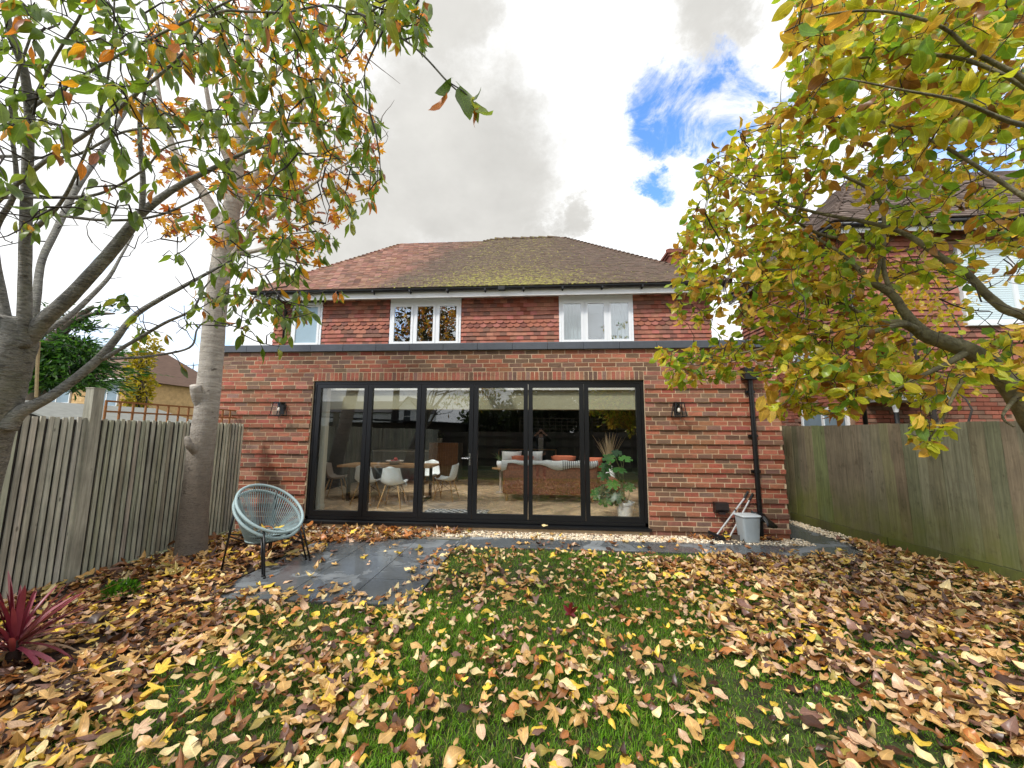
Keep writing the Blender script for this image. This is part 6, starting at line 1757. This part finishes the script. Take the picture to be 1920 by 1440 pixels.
# --- background trees ------------------------------------------------------------
def clump_tree(name, label, base, trunk_h, tr, blobs, palette, size, dens, m=None, group=None, tmpl=None, bark=M_TWIG, tilt=.8):
    root = empty(name, base, label, 'tree', group)
    b = MB(); P = [(base[0] + .03 * k * math.sin(k), base[1], base[2] + trunk_h * k / 5) for k in range(6)]
    b.tube(P, np.linspace(tr, tr * .4, 6), 8)
    for bl_ in blobs:
        c = np.array(bl_[0]); st_ = np.array(P[min(5, 2 + int(rng.integers(0, 3)))]); mid = (c + st_) / 2 + rng.normal(0, .1, 3) * np.linalg.norm(c - st_)
        b.tube(smooth_path([tuple(st_), tuple(mid), tuple(c)], 4), np.linspace(tr * .35, tr * .08, 9), 5)
    b.build('trunk', bark, root, smooth=True)
    pos, out = [], []
    for c, rad in blobs:
        rad = np.array(rad, float); n = int(dens * (rad[0] * rad[2]) * 4)
        v = rng.normal(0, 1, (n, 3)); v /= np.linalg.norm(v, axis=1)[:, None]
        r = rng.uniform(.35, 1.05, (n, 1)) ** .6
        lump_ = 1 + .22 * np.sin(5 * v[:, :1] + c[0]) * np.sin(4 * v[:, 2:] + 2 * c[2])
        pos.append(np.array(c) + v * r * rad * lump_); out.append(v)
    pos = np.vstack(pos); out = np.vstack(out); n = len(pos)
    k = pos[:, 2] > .1; pos, out = pos[k], out[k]; n = len(pos)
    T_ = tmpl or [leaf_oval(.55, .2, .2, .3, 3, 0), leaf_oval(.7, .4, .1, -.3, 3, 0)]
    cols = np.array(palette)[rng.integers(0, len(palette), n)] * rng.uniform(.7, 1.2, (n, 1))
    mobj('crown', scatter_mesh('crown', T_, rng.integers(0, len(T_), n), frames(out + rng.normal(0, tilt, (n, 3)), rng.normal(0, 1, (n, 3))), size * rng.uniform(.6, 1.3, n), pos, cols, m or M_LEAF), root)['kind'] = 'stuff'
    return root
clump_tree('golden_conifer', 'column shaped golden yellow conifer beside the yellow brick house', (-14.7, 10.0, 0), 5, .16, [((-14.75 + .15 * math.sin(k * 2.1), 10.0, 1.2 + .62 * k), (.52 - .025 * k, .55, .5)) for k in range(8)], [s(190, 166, 40), s(206, 188, 62), s(160, 146, 44), s(140, 136, 50)], .17, 420)
# dark cedar with layered drooping boughs
cd = empty('cedar_tree', (-13.6, 6.3, 0), 'dark green cedar with layered boughs behind the cherry trunk', 'tree')
b = MB(); b.tube(smooth_path([tuple(at(60, 800, 14)), tuple(at(72, 690, 14)), tuple(at(100, 640, 14)), tuple(at(140, 600, 14)), tuple(at(175, 575, 14))], 5), np.linspace(.34, .06, 21), 9); b.tube(smooth_path([tuple(at(130, 610, 14)), tuple(at(170, 590, 14)), tuple(at(215, 588, 14))], 5), np.linspace(.12, .03, 11), 7); b.build('trunk', mat('cedar_bark', s(110, 98, 86), .9, .25, 12), cd, smooth=True)
pos, dr, cl_ = [], [], []
bb = MB()
for k in range(46):
    px0, py0 = rng.uniform(60, 150), rng.uniform(635, 720)
    px1 = px0 + rng.uniform(-60, 100); px1 = min(max(px1, 36), 236); py1 = py0 + rng.uniform(-8, 26); dd = 14 + rng.uniform(-1.3, 1.3)
    p, q = np.array(at(px0, py0, 14)), np.array(at(px1, min(py1, 728), dd)); bb.tube([p, (p + q) / 2 + np.array((0, 0, .1)), q], [.05, .03, .01], 5)
    m_ = 150; t = rng.random(m_)[:, None]; side = np.array([rng.normal(0, .45, m_), rng.normal(0, .45, m_), rng.normal(-.05, .12, m_)]).T * (.4 + .6 * t)
    pos.append(p * (1 - t) + q * t + side); dr.append((q - p)[None, :] / np.linalg.norm(q - p) + side * 1.5 + rng.normal(0, .25, (m_, 3)))
for k in range(14):                                                   # sparse upper boughs
    p = np.array(at(rng.uniform(95, 170), rng.uniform(580, 635), 14)); q = p + np.array((rng.uniform(-.8, 1.9), rng.uniform(-.8, .8), rng.uniform(-.05, .35))); bb.tube([p, (p + q) / 2 + np.array((0, 0, .05)), q], [.03, .02, .008], 5)
    m_ = 34; t = rng.random(m_)[:, None]; side = rng.normal(0, .10, (m_, 3)); pos.append(p * (1 - t) + q * t + side); dr.append(np.tile(q - p, (m_, 1)) + rng.normal(0, .5, (m_, 3)))
pos = np.vstack(pos); dr = np.vstack(dr); n = len(pos)
cols = np.array([s(44, 84, 34), s(62, 104, 42), s(34, 66, 32), s(84, 124, 48)])[rng.integers(0, 4, n)]
mobj('crown', scatter_mesh('crown', [leaf_oval(.16, .3, .1, .3, 3, 0), leaf_oval(.22, -.3, .1, .3, 3, 0)], rng.integers(0, 2, n), frames(dr, rng.normal(0, 1, (n, 3)) + np.array((0, 0, 1))), rng.uniform(.22, .42, n), pos, cols, M_LEAF), cd)['kind'] = 'stuff'
bb.build('boughs', M_TWIG, cd, smooth=True)['kind'] = 'stuff'
clump_tree('yellow_shrub', 'yellow leaved climber behind the trellis', (-2.6, 1.6, 0), 1.4, .05, [((-2.6, 1.6, 1.5), (.7, .5, .5)), ((-1.9, 2.2, 1.55), (.6, .5, .4))], [s(190, 164, 60), s(150, 140, 60), s(208, 180, 84)], .09, 260)
clump_tree('bright_yellow_tree', 'bright yellow leaved small tree in front of the neighbouring tile hung wall', (9.9, -.2, 0), 3.2, .06, [((9.9, -.1, 3.3), (.6, .45, .6)), ((10.5, .1, 3.9), (.6, .35, .5)), ((10.2, .0, 2.5), (.6, .4, .5))], [s(196, 176, 44), s(170, 176, 60), s(206, 164, 60)], .10, 190)
clump_tree('dark_evergreen', 'dark evergreen shrub behind the right fence', (11.2, -.9, 0), 1.6, .07, [((11.2, -.9, 1.7), (.7, .6, .6)), ((11.9, -1.6, 1.8), (.8, .7, .7))], [s(50, 76, 36), s(66, 92, 44), s(40, 62, 34)], .10, 300)
# trees behind the photographer (reflected in the glass)
clump_tree('tall_garden_tree', 'tall dark tree behind the photographer, reflected in the middle upstairs window', (-4.8, -16, 0), 9.5, .28, [((-4.8 + 1.5 * math.sin(2.3 * k), -16 + .8 * math.cos(1.7 * k), 7.6 + .62 * k), (1.5, 1.2, 1.2)) for k in range(8)], [s(120, 84, 40), s(70, 78, 40), s(52, 60, 34), s(140, 100, 50)], .3, 46, group='trees behind the photographer')
for i, (x, y, h, r, pal, lab) in enumerate([(4.5, -15, 4.2, 2.4, [s(40, 56, 30), s(58, 72, 36), s(30, 44, 26)], 'dark evergreen tree behind the bottom fence, nearest the middle of the doors reflection'), (8.5, -15.5, 4.6, 2.6, [s(110, 104, 44), s(80, 88, 40), s(130, 110, 50)], 'yellowing tree behind the bottom fence reflected at the right'), (1.2, -16, 3.6, 1.9, [s(44, 58, 32), s(60, 70, 38)], 'dark bushy tree behind the bottom fence reflected beside the white house'), (13.5, -13, 5.4, 2.8, [s(90, 92, 44), s(60, 72, 36)], 'large tree behind the right hand corner of the bottom fence')]):
    clump_tree('garden_tree', lab, (x, y, 0), h * .75, .2, [((x + rng.uniform(-1, 1), y + rng.uniform(-.6, .6), h * .55 + rng.uniform(-.9, .8)), (r * .66, r * .5, r * .6)) for k in range(9)], pal, .26, 95, group='trees behind the photographer')
# ================================================================== GRASS
def lawn_edge_left(y): 
    return np.interp(y, [-6.8, -4.6, -3.3, -2.74], [1.1, 1.25, 1.0, 0.75])
def in_lawn(x, y):
    ok = (y < -0.84) & (x > 2.81) | (y < -2.74) & (x > lawn_edge_left(y))
    return ok & (x < 8.52 + (2.9 - y) * .16 - .12)
n = 620000
gx = rng.uniform(0.7, 10.3, n); gy = -0.8 - 6.6 * rng.random(n) ** 0.9
k = in_lawn(gx + rng.normal(0, .02, n), gy + rng.normal(0, .02, n)); gx, gy = gx[k], gy[k]
dpt = np.hypot(gx - CAM.x, gy - CAM.y)
bare = 0.5 + 0.5 * np.sin(gx * 2.1 + 1.3 * np.sin(gy * 1.7)) * np.sin(gy * 2.6 + gx)
k = (rng.random(len(gx)) < np.clip(1.5 - .17 * dpt, .35, 1)) & (rng.random(len(gx)) < .45 + .55 * bare) & ((gx < 6.8) | (rng.random(len(gx)) < .5))
gx, gy = gx[k], gy[k]; n = len(gx)
hh = rng.uniform(.020, .050, n) * (0.8 + .4 * bare[k]); ww = rng.uniform(.0018, .0032, n); th = rng.uniform(0, 2 * PI, n); ln = rng.uniform(.2, 1.3, n) * hh
ca, sa = np.cos(th), np.sin(th); la = th + rng.normal(0, .6, n) + PI / 2; lx, ly = np.cos(la) * ln, np.sin(la) * ln
z0 = np.full(n, -.034)
V = np.zeros((n, 5, 3))
V[:, 0] = np.stack([gx - ca * ww, gy - sa * ww, z0], 1); V[:, 1] = np.stack([gx + ca * ww, gy + sa * ww, z0], 1)
V[:, 2] = np.stack([gx - ca * ww * .8 + lx * .35, gy - sa * ww * .8 + ly * .35, z0 + hh * .6], 1); V[:, 3] = np.stack([gx + ca * ww * .8 + lx * .35, gy + sa * ww * .8 + ly * .35, z0 + hh * .6], 1)
V[:, 4] = np.stack([gx + lx, gy + ly, z0 + hh * .96], 1)
lp = np.array([0, 1, 3, 2, 2, 3, 4]); L_ = (lp[None, :] + 5 * np.arange(n)[:, None]).ravel(); Tt = np.tile([4, 3], n)
gp = np.array([s(100, 148, 26), s(118, 164, 36), s(84, 130, 26), s(138, 172, 50), s(150, 156, 70)])
gc = gp[rng.choice(5, n, p=[.34, .28, .2, .12, .06])] * rng.uniform(.75, 1.2, (n, 1))
patch = .5 + .5 * np.sin(3.3 * gx + 2 * np.sin(2.2 * gy)) * np.sin(4.1 * gy + 1.2 * gx)
gc[:, :3] *= (.72 + .5 * patch)[:, None]
dead = rng.random(n) < .07 + .10 * (1 - patch); gc[dead] = np.array(s(150, 136, 84)) * rng.uniform(.7, 1.1, (int(dead.sum()), 1))
tag(mobj('grass', new_mesh('grass', V.reshape(-1, 3), loops=L_, totals=Tt, col=np.repeat(gc, 5, axis=0), mat_=M_GRASS)), 'short green lawn grass showing between the fallen leaves', kind='stuff')

# ================================================================== FALLEN LEAVES
LF_O = [leaf_oval(w_, b_, f_, t_, 8, p_ * .6, .1, wv, cr, .62, .07) for w_, b_, f_, t_, p_, wv, cr in ((.52, .3, .2, .3, .10, .05, .1), (.48, .7, .35, -.9, .1, .07, .3), (.58, -.5, .25, .5, .08, .06, -.2), (.42, 1.0, .9, .9, .14, .04, .4), (.54, .15, .1, .3, .12, .08, 0), (.50, -.8, .5, -.8, .1, .07, -.4), (.46, .5, .9, .5, .1, .05, .2), (.62, .12, .08, .15, .08, .05, .1), (.36, .3, .5, 1.4, .1, .06, .5))]
LF_M = [leaf_lobed(c_, p_, k_, d_) for c_, p_, k_, d_ in ((.25, 0, .1, .05), (.55, 1.2, .2, .15), (-.35, 2.0, .15, -.12), (.5, 3.5, .15, .25))]
LF = LF_O + LF_M
NO = len(LF_O)
FC = {'tan': s(206, 164, 100), 'pale pinkish tan': s(208, 172, 138), 'cream': s(236, 212, 154), 'yellow': s(232, 196, 70), 'brown': s(136, 88, 46), 'dark brown': s(70, 44, 30), 'orange': s(184, 116, 58), 'olive': s(150, 132, 62), 'dull purple brown': s(132, 98, 84), 'lime green': s(176, 186, 84)}
FN = list(FC); FP = np.array([FC[k] for k in FN])
areas = []
def put(n, fx, colw, lobed, size, lift, tilt, small=0.0):
    areas.append((n, fx, colw, lobed, size, lift, tilt))
def lawn_pt(x0, x1, y0, y1):
    def f(n):
        out = []
        while len(out) < n:
            x, y = rng.uniform(x0, x1, 400), rng.uniform(y0, y1, 400)
            cl = .5 + .5 * np.sin(2.3 * x + 1.9 * np.sin(1.4 * y)) * np.sin(3.1 * y + .8 * x)
            k = in_lawn(x, y) & (rng.random(400) < .35 + .65 * cl); out += list(zip(x[k], y[k]))
        return np.array(out[:n])
    return f
def poly_pt(poly):
    def f(n):
        xs_ = [p[0] for p in poly]; ys_ = [p[1] for p in poly]; out = []
        while len(out) < n:
            x, y = rng.uniform(min(xs_), max(xs_), 400), rng.uniform(min(ys_), max(ys_), 400); k = in_poly(x, y, poly); out += list(zip(x[k], y[k]))
        return np.array(out[:n])
    return f
#                        tan pnk crm yel brn dbr orn olv pur lime
cR = [28, 16, 10, 4, 22, 12, 2, 6, 6, .5]; cM = [24, 16, 18, 10, 12, 7, 4, 6, 5, .6]; cL = [16, 10, 9, 8, 26, 18, 6, 4, 7, 0]; cW = [10, 5, 4, 6, 30, 16, 22, 2, 4, 0]
put(4300, lawn_pt(6.2, 10.3, -6.3, -.9), cR, .06, .092, .036, .19)
put(900, lawn_pt(7.4, 10.2, -3.6, -.9), cR, .06, .100, .055, .25)
put(1300, lawn_pt(5.4, 7.4, -4.6, -1.1), cR, .08, .102, .036, .24)
put(2600, lawn_pt(2.2, 6.4, -6.3, -1.0), cM, .12, .086, .032, .22, 0)
put(1800, lawn_pt(1.0, 9.8, -6.3, -.9), [10, 4, 8, 6, 30, 26, 6, 6, 4, 0], .1, .044, .03, .4)
put(500, poly_pt([(-.95, -5.8), (1.5, -5.8), (1.75, -4.3), (1.45, -3.2), (.95, -2.8), (.70, -2.2), (-.95, -.5)]), [10, 4, 8, 6, 30, 26, 6, 6, 4, 0], .1, .05, .03, .4)
put(500, lawn_pt(2.2, 6.8, -6.3, -1.0), [8, 3, 14, 40, 6, 2, 6, 8, 0, 8], .0, .062, .04, .3)
put(1050, lawn_pt(.8, 3.0, -6.2, -2.8), cM, .25, .088, .036, .24)
put(2900, poly_pt([(-.95, -5.8), (1.5, -5.8), (1.75, -4.3), (1.45, -3.2), (.95, -2.8), (.70, -2.2), (-.95, -2.0)]), cL, .38, .098, .018, .22)
put(640, poly_pt([(-.9, -2.2), (.75, -2.4), (1.1, -1.3), (.9, -.6), (-.5, -.2), (-.9, -.8)]), cL, .65, .115, .02, .28)
put(700, poly_pt([(-.6, -.7), (1.2, -.9), (2.0, -.62), (2.5, -.28), (2.9, -.05), (-.9, -.03)]), cW, .75, .105, .02, .30)
put(60, poly_pt([(2.0, -.50), (6.2, -.45), (6.2, -.02), (2.4, -.02)]), cM, .4, .08, .012, .15)
put(150, poly_pt([(6.3, -.16), (7.6, -.2), (7.6, -.02), (6.3, -.02)]), cW, .2, .10, .02, .3)
put(44, poly_pt([(.75, -2.7), (2.75, -2.7), (2.75, -.85), (.9, -.85)]), cM, .4, .09, .004, .06)
put(70, poly_pt([(.75, -2.72), (2.8, -2.72), (2.8, -2.5), (.75, -2.45)]), cM, .3, .10, .006, .10)
put(46, poly_pt([(2.5, -2.6), (2.8, -2.6), (2.8, -.9), (2.6, -.9)]), cM, .3, .10, .006, .10)
put(40, poly_pt([(2.9, -.82), (8.3, -.82), (8.3, -.6), (2.9, -.6)]), cR, .2, .09, .006, .10)
put(14, poly_pt([(2.9, -.6), (8.6, -.6), (8.6, 1.2), (7.95, 1.2), (7.95, -.36), (2.9, -.36)]), cR, .2, .09, .004, .06)
put(260, poly_pt([(8.35, -.95), (9.05, -.95), (8.85, .1), (8.6, .2)]), cR, .1, .10, .012, .16)
P_, C_, K_, S_, T_ = [], [], [], [], []
for (n, fx, cw, lob, size, lift, tilt) in areas:
    xy = fx(n); z = np.abs(rng.normal(0, lift, n)) * .6 + .012 + (0.006 if lift < .03 else .008)
    lobm = rng.random(n) < lob
    kk = np.where(lobm, NO + rng.integers(0, len(LF_M), n), rng.integers(0, NO, n))
    ci = rng.choice(len(FN), n, p=np.array(cw) / sum(cw)); ci = np.where(lobm & (ci == 2), 0, ci)
    P_.append(np.column_stack([xy, z])); K_.append(kk); C_.append(ci); S_.append(size * np.clip(np.exp(rng.normal(-.06, .30, n)), .45, 1.6) * np.where(lobm, 1.02, 1)); T_.append(np.full(n, tilt))
P_ = np.vstack(P_); K_ = np.concatenate(K_); C_ = np.concatenate(C_); S_ = np.concatenate(S_); T_ = np.concatenate(T_); n = len(P_)
# small cherry leaves: bright yellow, scattered over the lawn
th = rng.uniform(0, 2 * PI, n)
dv = np.stack([np.cos(th), np.sin(th), rng.normal(0, 1, n) * T_ * .7], 1)
flip = np.where(rng.random(n) < .5, 1, -1)[:, None]
nv = np.stack([rng.normal(0, 1, n) * T_, rng.normal(0, 1, n) * T_, np.ones(n)], 1) * flip
R_ = frames(dv, nv)
P_[:, :2] -= dv[:, :2] * (S_ * .45)[:, None]
P_[:, 2] += np.abs(dv[:, 2]) * S_ * .35
k = (P_[:, 0] > -.98) & (P_[:, 1] < -.02) & (P_[:, 0] < 8.52 + (2.9 - P_[:, 1]) * .16 - .06)
P_, K_, C_, S_, R_ = P_[k], K_[k], C_[k], S_[k], R_[k]; n = len(P_); dvs = R_[:, :, 1]
px, py, pz = proj_np(P_)
inv = (px > 0) & (px < 1920) & (py < 1436) & (py > 700) & (pz > .5)
single = np.argsort(-np.where(inv, S_ / np.maximum(pz, .5), 0))[:300]
mask = np.ones(n, bool); mask[single] = False
cache = {}
rowq = np.quantile(P_[single][:, 1], [.33, .66])
szq = np.quantile(S_[single], [.33, .66])
def where_word(x, y, px_):
    c = ('at the left edge', 'left of centre', 'in the middle', 'right of centre', 'at the right edge')[min(4, int(px_ / 384))]
    r = ('nearest the camera', 'further back', 'far back')[int(np.searchsorted(rowq, y))]
    return c + ', ' + r
for i in single:
    key = (int(K_[i]), int(C_[i]))
    if key not in cache:
        v, f, l = LF[key[0]]; cache[key] = new_mesh('fallen_leaf', v, faces=f, col=FP[key[1]], luv=l, mat_=M_FALLEN, smooth=True)
    o = bpy.data.objects.new('fallen_leaf', cache[key]); COL.objects.link(o)
    o.matrix_world = Matrix([list(R_[i][r] * S_[i]) + [P_[i][r]] for r in range(3)] + [[0, 0, 0, 1]])
    shp = 'lobed' if K_[i] >= NO else {0: 'oval', 1: 'curled', 2: 'broad arched', 3: 'rolled', 4: 'flat', 5: 'twisted', 6: 'folded', 7: 'rounded', 8: 'narrow'}[int(K_[i])]
    tag(o, '%s %s %s leaf %s' % (('small', 'middling', 'large')[int(np.searchsorted(szq, S_[i]))], FN[C_[i]], shp, where_word(P_[i][0], P_[i][1], px[i]) + ', tip ' + (('right', 'far', 'left', 'near')[int(((math.atan2(dvs[i][1], dvs[i][0]) + PI / 4) % (2 * PI)) / (PI / 2))])), 'leaf', 'fallen leaves on the front lawn')
cols = FP[C_] * rng.uniform(.72, 1.18, (n, 1))
tag(mobj('leaf_litter', scatter_mesh('leaf_litter', LF, K_[mask], R_[mask], S_[mask], P_[mask], cols[mask], M_FALLEN)), 'mass of fallen tan, brown and yellow leaves covering lawn, beds and paving', kind='stuff')
# leaves caught in the seat of the upper chair, one on the door sill, one red leaf standing on the lawn
def one_leaf(kind, col, size, p, dirv, nrm, label, group=None):
    v, f, l = LF[kind]
    o = bpy.data.objects.new('fallen_leaf', new_mesh('fallen_leaf', v, faces=f, col=col, luv=l, mat_=M_FALLEN, smooth=True)); COL.objects.link(o)
    Rm = frames(np.array([dirv], float), np.array([nrm], float))[0]
    o.matrix_world = Matrix([list(Rm[r] * size) + [p[r]] for r in range(3)] + [[0, 0, 0, 1]])
    return tag(o, label, 'leaf', group)
cx, cy = CH[0] + .035, CH[1] - .05
for (a, b_, kd, cn, sz) in [(-.06, .05, 7, 'brown', .13), (.07, .0, 8, 'yellow', .12), (.0, -.07, 9, 'dull purple brown', .12), (.10, .06, 7, 'yellow', .11), (-.10, -.03, 2, 'tan', .11), (.03, .09, 10, 'orange', .11), (-.02, .01, 9, 'dark brown', .14)]:
    one_leaf(kd + 2 if kd >= 7 else kd, FC[cn], sz, (cx + a - .02, cy + b_ - .04, .415 + rng.uniform(0, .04)), (rng.normal(), rng.normal(), .1), (rng.normal(0, .3), rng.normal(0, .3), 1), '%s %s lying in the seat of the string chair' % (cn, 'oval leaf' if kd < NO else 'lobed leaf'), 'leaves in the chair seat')
one_leaf(0, FC['cream'], .11, (4.02, -.03, .125), (1, -.15, -.05), (0, -.4, 1), 'single cream leaf resting on the black door sill')
pr = at(1068, 1150, 3.3)
for q in range(3): pass
one_leaf(NO + 1, s(112, 26, 34), .13, (pr.x, pr.y, .015), (.1, .25, 1), (.1, -1, .3), 'deep red lobed leaf standing upright on the middle of the lawn')

# ================================================================== THE PHOTOGRAPHER (stands behind the lens; shows only as a reflection in the doors)
def person():
    root = empty('person', (CAM.x, CAM.y - .42, 0), 'person in black jacket and pale top holding up a phone, reflected in the doors', 'person')
    x0, y0 = CAM.x, CAM.y - .40
    def skin(name, verts, edges, radii, m, rootv=0, sub=2):
        me = bpy.data.meshes.new(name); me.from_pydata([(x0 + a, y0 + b, c) for a, b, c in verts], edges, []); me.update()
        o = bpy.data.objects.new(name, me); COL.objects.link(o); me.materials.append(m)
        md = o.modifiers.new('skin', 'SKIN'); md.use_smooth_shade = True
        for i, r in enumerate(radii):
            sv = me.skin_vertices[0].data[i]; sv.radius = r if isinstance(r, tuple) else (r, r); sv.use_root = (i == rootv)
        ss = o.modifiers.new('sub', 'SUBSURF'); ss.levels = 1; ss.render_levels = sub
        dg = bpy.context.evaluated_depsgraph_get(); dg.update()
        me2 = bpy.data.meshes.new_from_object(o.evaluated_get(dg)); me2.name = name
        bpy.data.objects.remove(o); me2.materials.clear(); me2.materials.append(m)
        for p in me2.polygons: p.use_smooth = True
        return mobj(name, me2, root)
    SK = mat('skin', s(206, 160, 134), .5, .06, 20)
    JK = mat('black_jacket', s(26, 28, 32), .8, .15, 30); TR = mat('dark_trousers', s(34, 38, 46), .85, .15, 30); TP = mat('pale_patterned_top', s(186, 182, 178), .85, .35, 26)
    V = [(0, 0, .92), (0, -.01, 1.08), (0, -.015, 1.25), (0, -.01, 1.38), (0, 0, 1.47), (0, .02, 1.53), (0, .03, 1.60), (0, .025, 1.67), (0, .02, 1.72)]
    E = [(i, i + 1) for i in range(8)]
    R = [(.16, .12), (.14, .11), (.165, .115), (.15, .10), (.06, .06), (.055, .055), (.075, .088), (.078, .092), (.055, .065)]
    for sx in (-1, 1):
        b = len(V)
        V += [(sx * .10, 0, .84), (sx * .115, .01, .48), (sx * .12, -.02, .09), (sx * .13, .10, .04)]
        E += [(0, b), (b, b + 1), (b + 1, b + 2), (b + 2, b + 3)]; R += [.095, .062, .042, .036]
        b = len(V)
        V += [(sx * .19, -.01, 1.41), (sx * .34, .10, 1.33), (sx * .155, .30, 1.545)]
        E += [(3, b), (b, b + 1), (b + 1, b + 2)]; R += [.058, .044, .028]
    skin('body', V, E, R, SK)
    V = [(0, -.005, .86), (0, -.01, 1.0), (0, -.015, 1.18), (0, -.015, 1.30), (0, -.01, 1.41), (0, 0, 1.455)]; E = [(i, i + 1) for i in range(5)]; R = [(.185, .145), (.17, .135), (.185, .14), (.185, .13), (.15, .105), (.075, .075)]
    for sx in (-1, 1):
        b = len(V); V += [(sx * .20, -.01, 1.40), (sx * .34, .10, 1.33), (sx * .18, .27, 1.51)]; E += [(4, b), (b, b + 1), (b + 1, b + 2)]; R += [.074, .058, .042]
    skin('jacket', V, E, R, JK)
    b = MB(); P = np.array([[(x0 + .085 * u, y0 + .128 + .012 * (1 - u * u) - .02 * max(0, (z - 1.3) / .15), z) for u in np.linspace(-1, 1, 7)] for z in np.linspace(.90, 1.44, 10)]); b.grid(P); b.build('top', TP, root, smooth=True, solid=.01)
    V = [(0, 0, .94)]; E = []; R = [(.17, .135)]
    for sx in (-1, 1):
        b = len(V); V += [(sx * .10, 0, .82), (sx * .115, .01, .48), (sx * .12, -.02, .10)]; E += [(0, b), (b, b + 1), (b + 1, b + 2)]; R += [.105, .075, .058]
    skin('trousers', V, E, R, TR)
    for sx in (-1, 1):
        b = MB(); b.lathe((0, 0, 0), [(0, 0), (.048, .0), (.052, .03), (.045, .06), (.04, .09)], 12)
        vv = np.array(b.V) * np.array((1, 2.6, 1)) + np.array((x0 + sx * .125, y0 + .04, -.02)); b.V = [tuple(v) for v in vv]; b.build('shoe', TR, root, smooth=True)
        # a hand: palm, four unequal fingers and a thumb closing on the phone
        w = np.array((sx * .150, .305, 1.55)); pl_ = np.array((sx * .105, .335, 1.590))
        V = [tuple(w), tuple((w + pl_) / 2), tuple(pl_)]; E = [(0, 1), (1, 2)]; R = [.026, (.034, .020), (.036, .020)]
        for k, (dz, L) in enumerate(((.028, .060), (.010, .068), (-.008, .064), (-.026, .050))):
            b_ = len(V); st_ = pl_ + np.array((0, .006, dz)); V += [tuple(st_), tuple(st_ + np.array((-sx * L * .38, .030, .004))), tuple(st_ + np.array((-sx * L * .85, .030, .006)))]; E += [(2, b_), (b_, b_ + 1), (b_ + 1, b_ + 2)]; R += [.0105, .009, .0075]
        b_ = len(V); st_ = (w + pl_) / 2 + np.array((-sx * .008, -.006, -.012)); V += [tuple(st_), tuple(st_ + np.array((-sx * .026, .004, .014))), tuple(st_ + np.array((-sx * .050, .014, .026)))]; E += [(1, b_), (b_, b_ + 1), (b_ + 1, b_ + 2)]; R += [.013, .0105, .0085]
        skin('hand', V, E, R, SK, sub=1)
    # face and hair
    b = MB(); hc = np.array((x0, y0 + .025, 1.645))
    b.add([hc + np.array(v) for v in [(-.012, .095, .01), (.012, .095, .01), (.016, .112, -.022), (-.016, .112, -.022), (0, .098, -.03)]], [(0, 1, 2, 3), (3, 2, 4)]); b.build('nose', SK, root)
    for sx in (-1, 1):
        b = MB(); b.lathe(hc + np.array((sx * .032, .086, .012)), [(.001, -.011), (.010, -.006), (.012, 0), (.010, .006), (.001, .011)], 8); b.build('eye', mat('dark_eye', s(50, 40, 36), .3, .05, 10), root, smooth=True)
        b = MB(); b.lathe(hc + np.array((sx * .082, -.005, -.005)), [(.001, -.03), (.012, -.02), (.014, .01), (.001, .03)], 8); b.build('ear', SK, root, smooth=True)
    b = MB(); b.tube([hc + np.array((-.024, .092, -.055)), hc + np.array((0, .098, -.053)), hc + np.array((.024, .092, -.055))], .006, 6); b.build('mouth', mat('lips', s(160, 90, 84), .5, .05, 10), root)
    b = MB(); V = []; nn = 14
    P = np.array([[hc + np.array((.092 * math.cos(a) * math.cos(e), -.012 + .104 * math.sin(a) * math.cos(e), .03 + .085 * math.sin(e))) for a in np.linspace(PI * .93, PI * 2.07, 16)] for e in np.linspace(-.9, PI / 2, 8)]); b.grid(P)
    P = np.array([[hc + np.array((.092 * math.cos(a) * math.cos(e), -.012 + .100 * math.sin(a) * math.cos(e), .03 + .085 * math.sin(e))) for a in np.linspace(0, PI, 14)] for e in np.linspace(.55, PI / 2, 5)]); b.grid(P)
    b.build('hair', mat('dark_hair', s(44, 34, 28), .6, .25, 60), root, smooth=True, solid=.01)
person()
b = MB(); b.box((CAM.x, CAM.y - .034, CAM.z - .004), (.155, .008, .074)); b.lathe((CAM.x + .001, CAM.y - .0295, CAM.z), [(.010, 0), (.010, .002), (.0, .002)], 12, R=rotx(-PI / 2))
tag(b.build('phone', mat('phone_black', s(24, 24, 26), .25, .05, 10)), 'black phone held sideways in both hands by the photographer', 'phone')
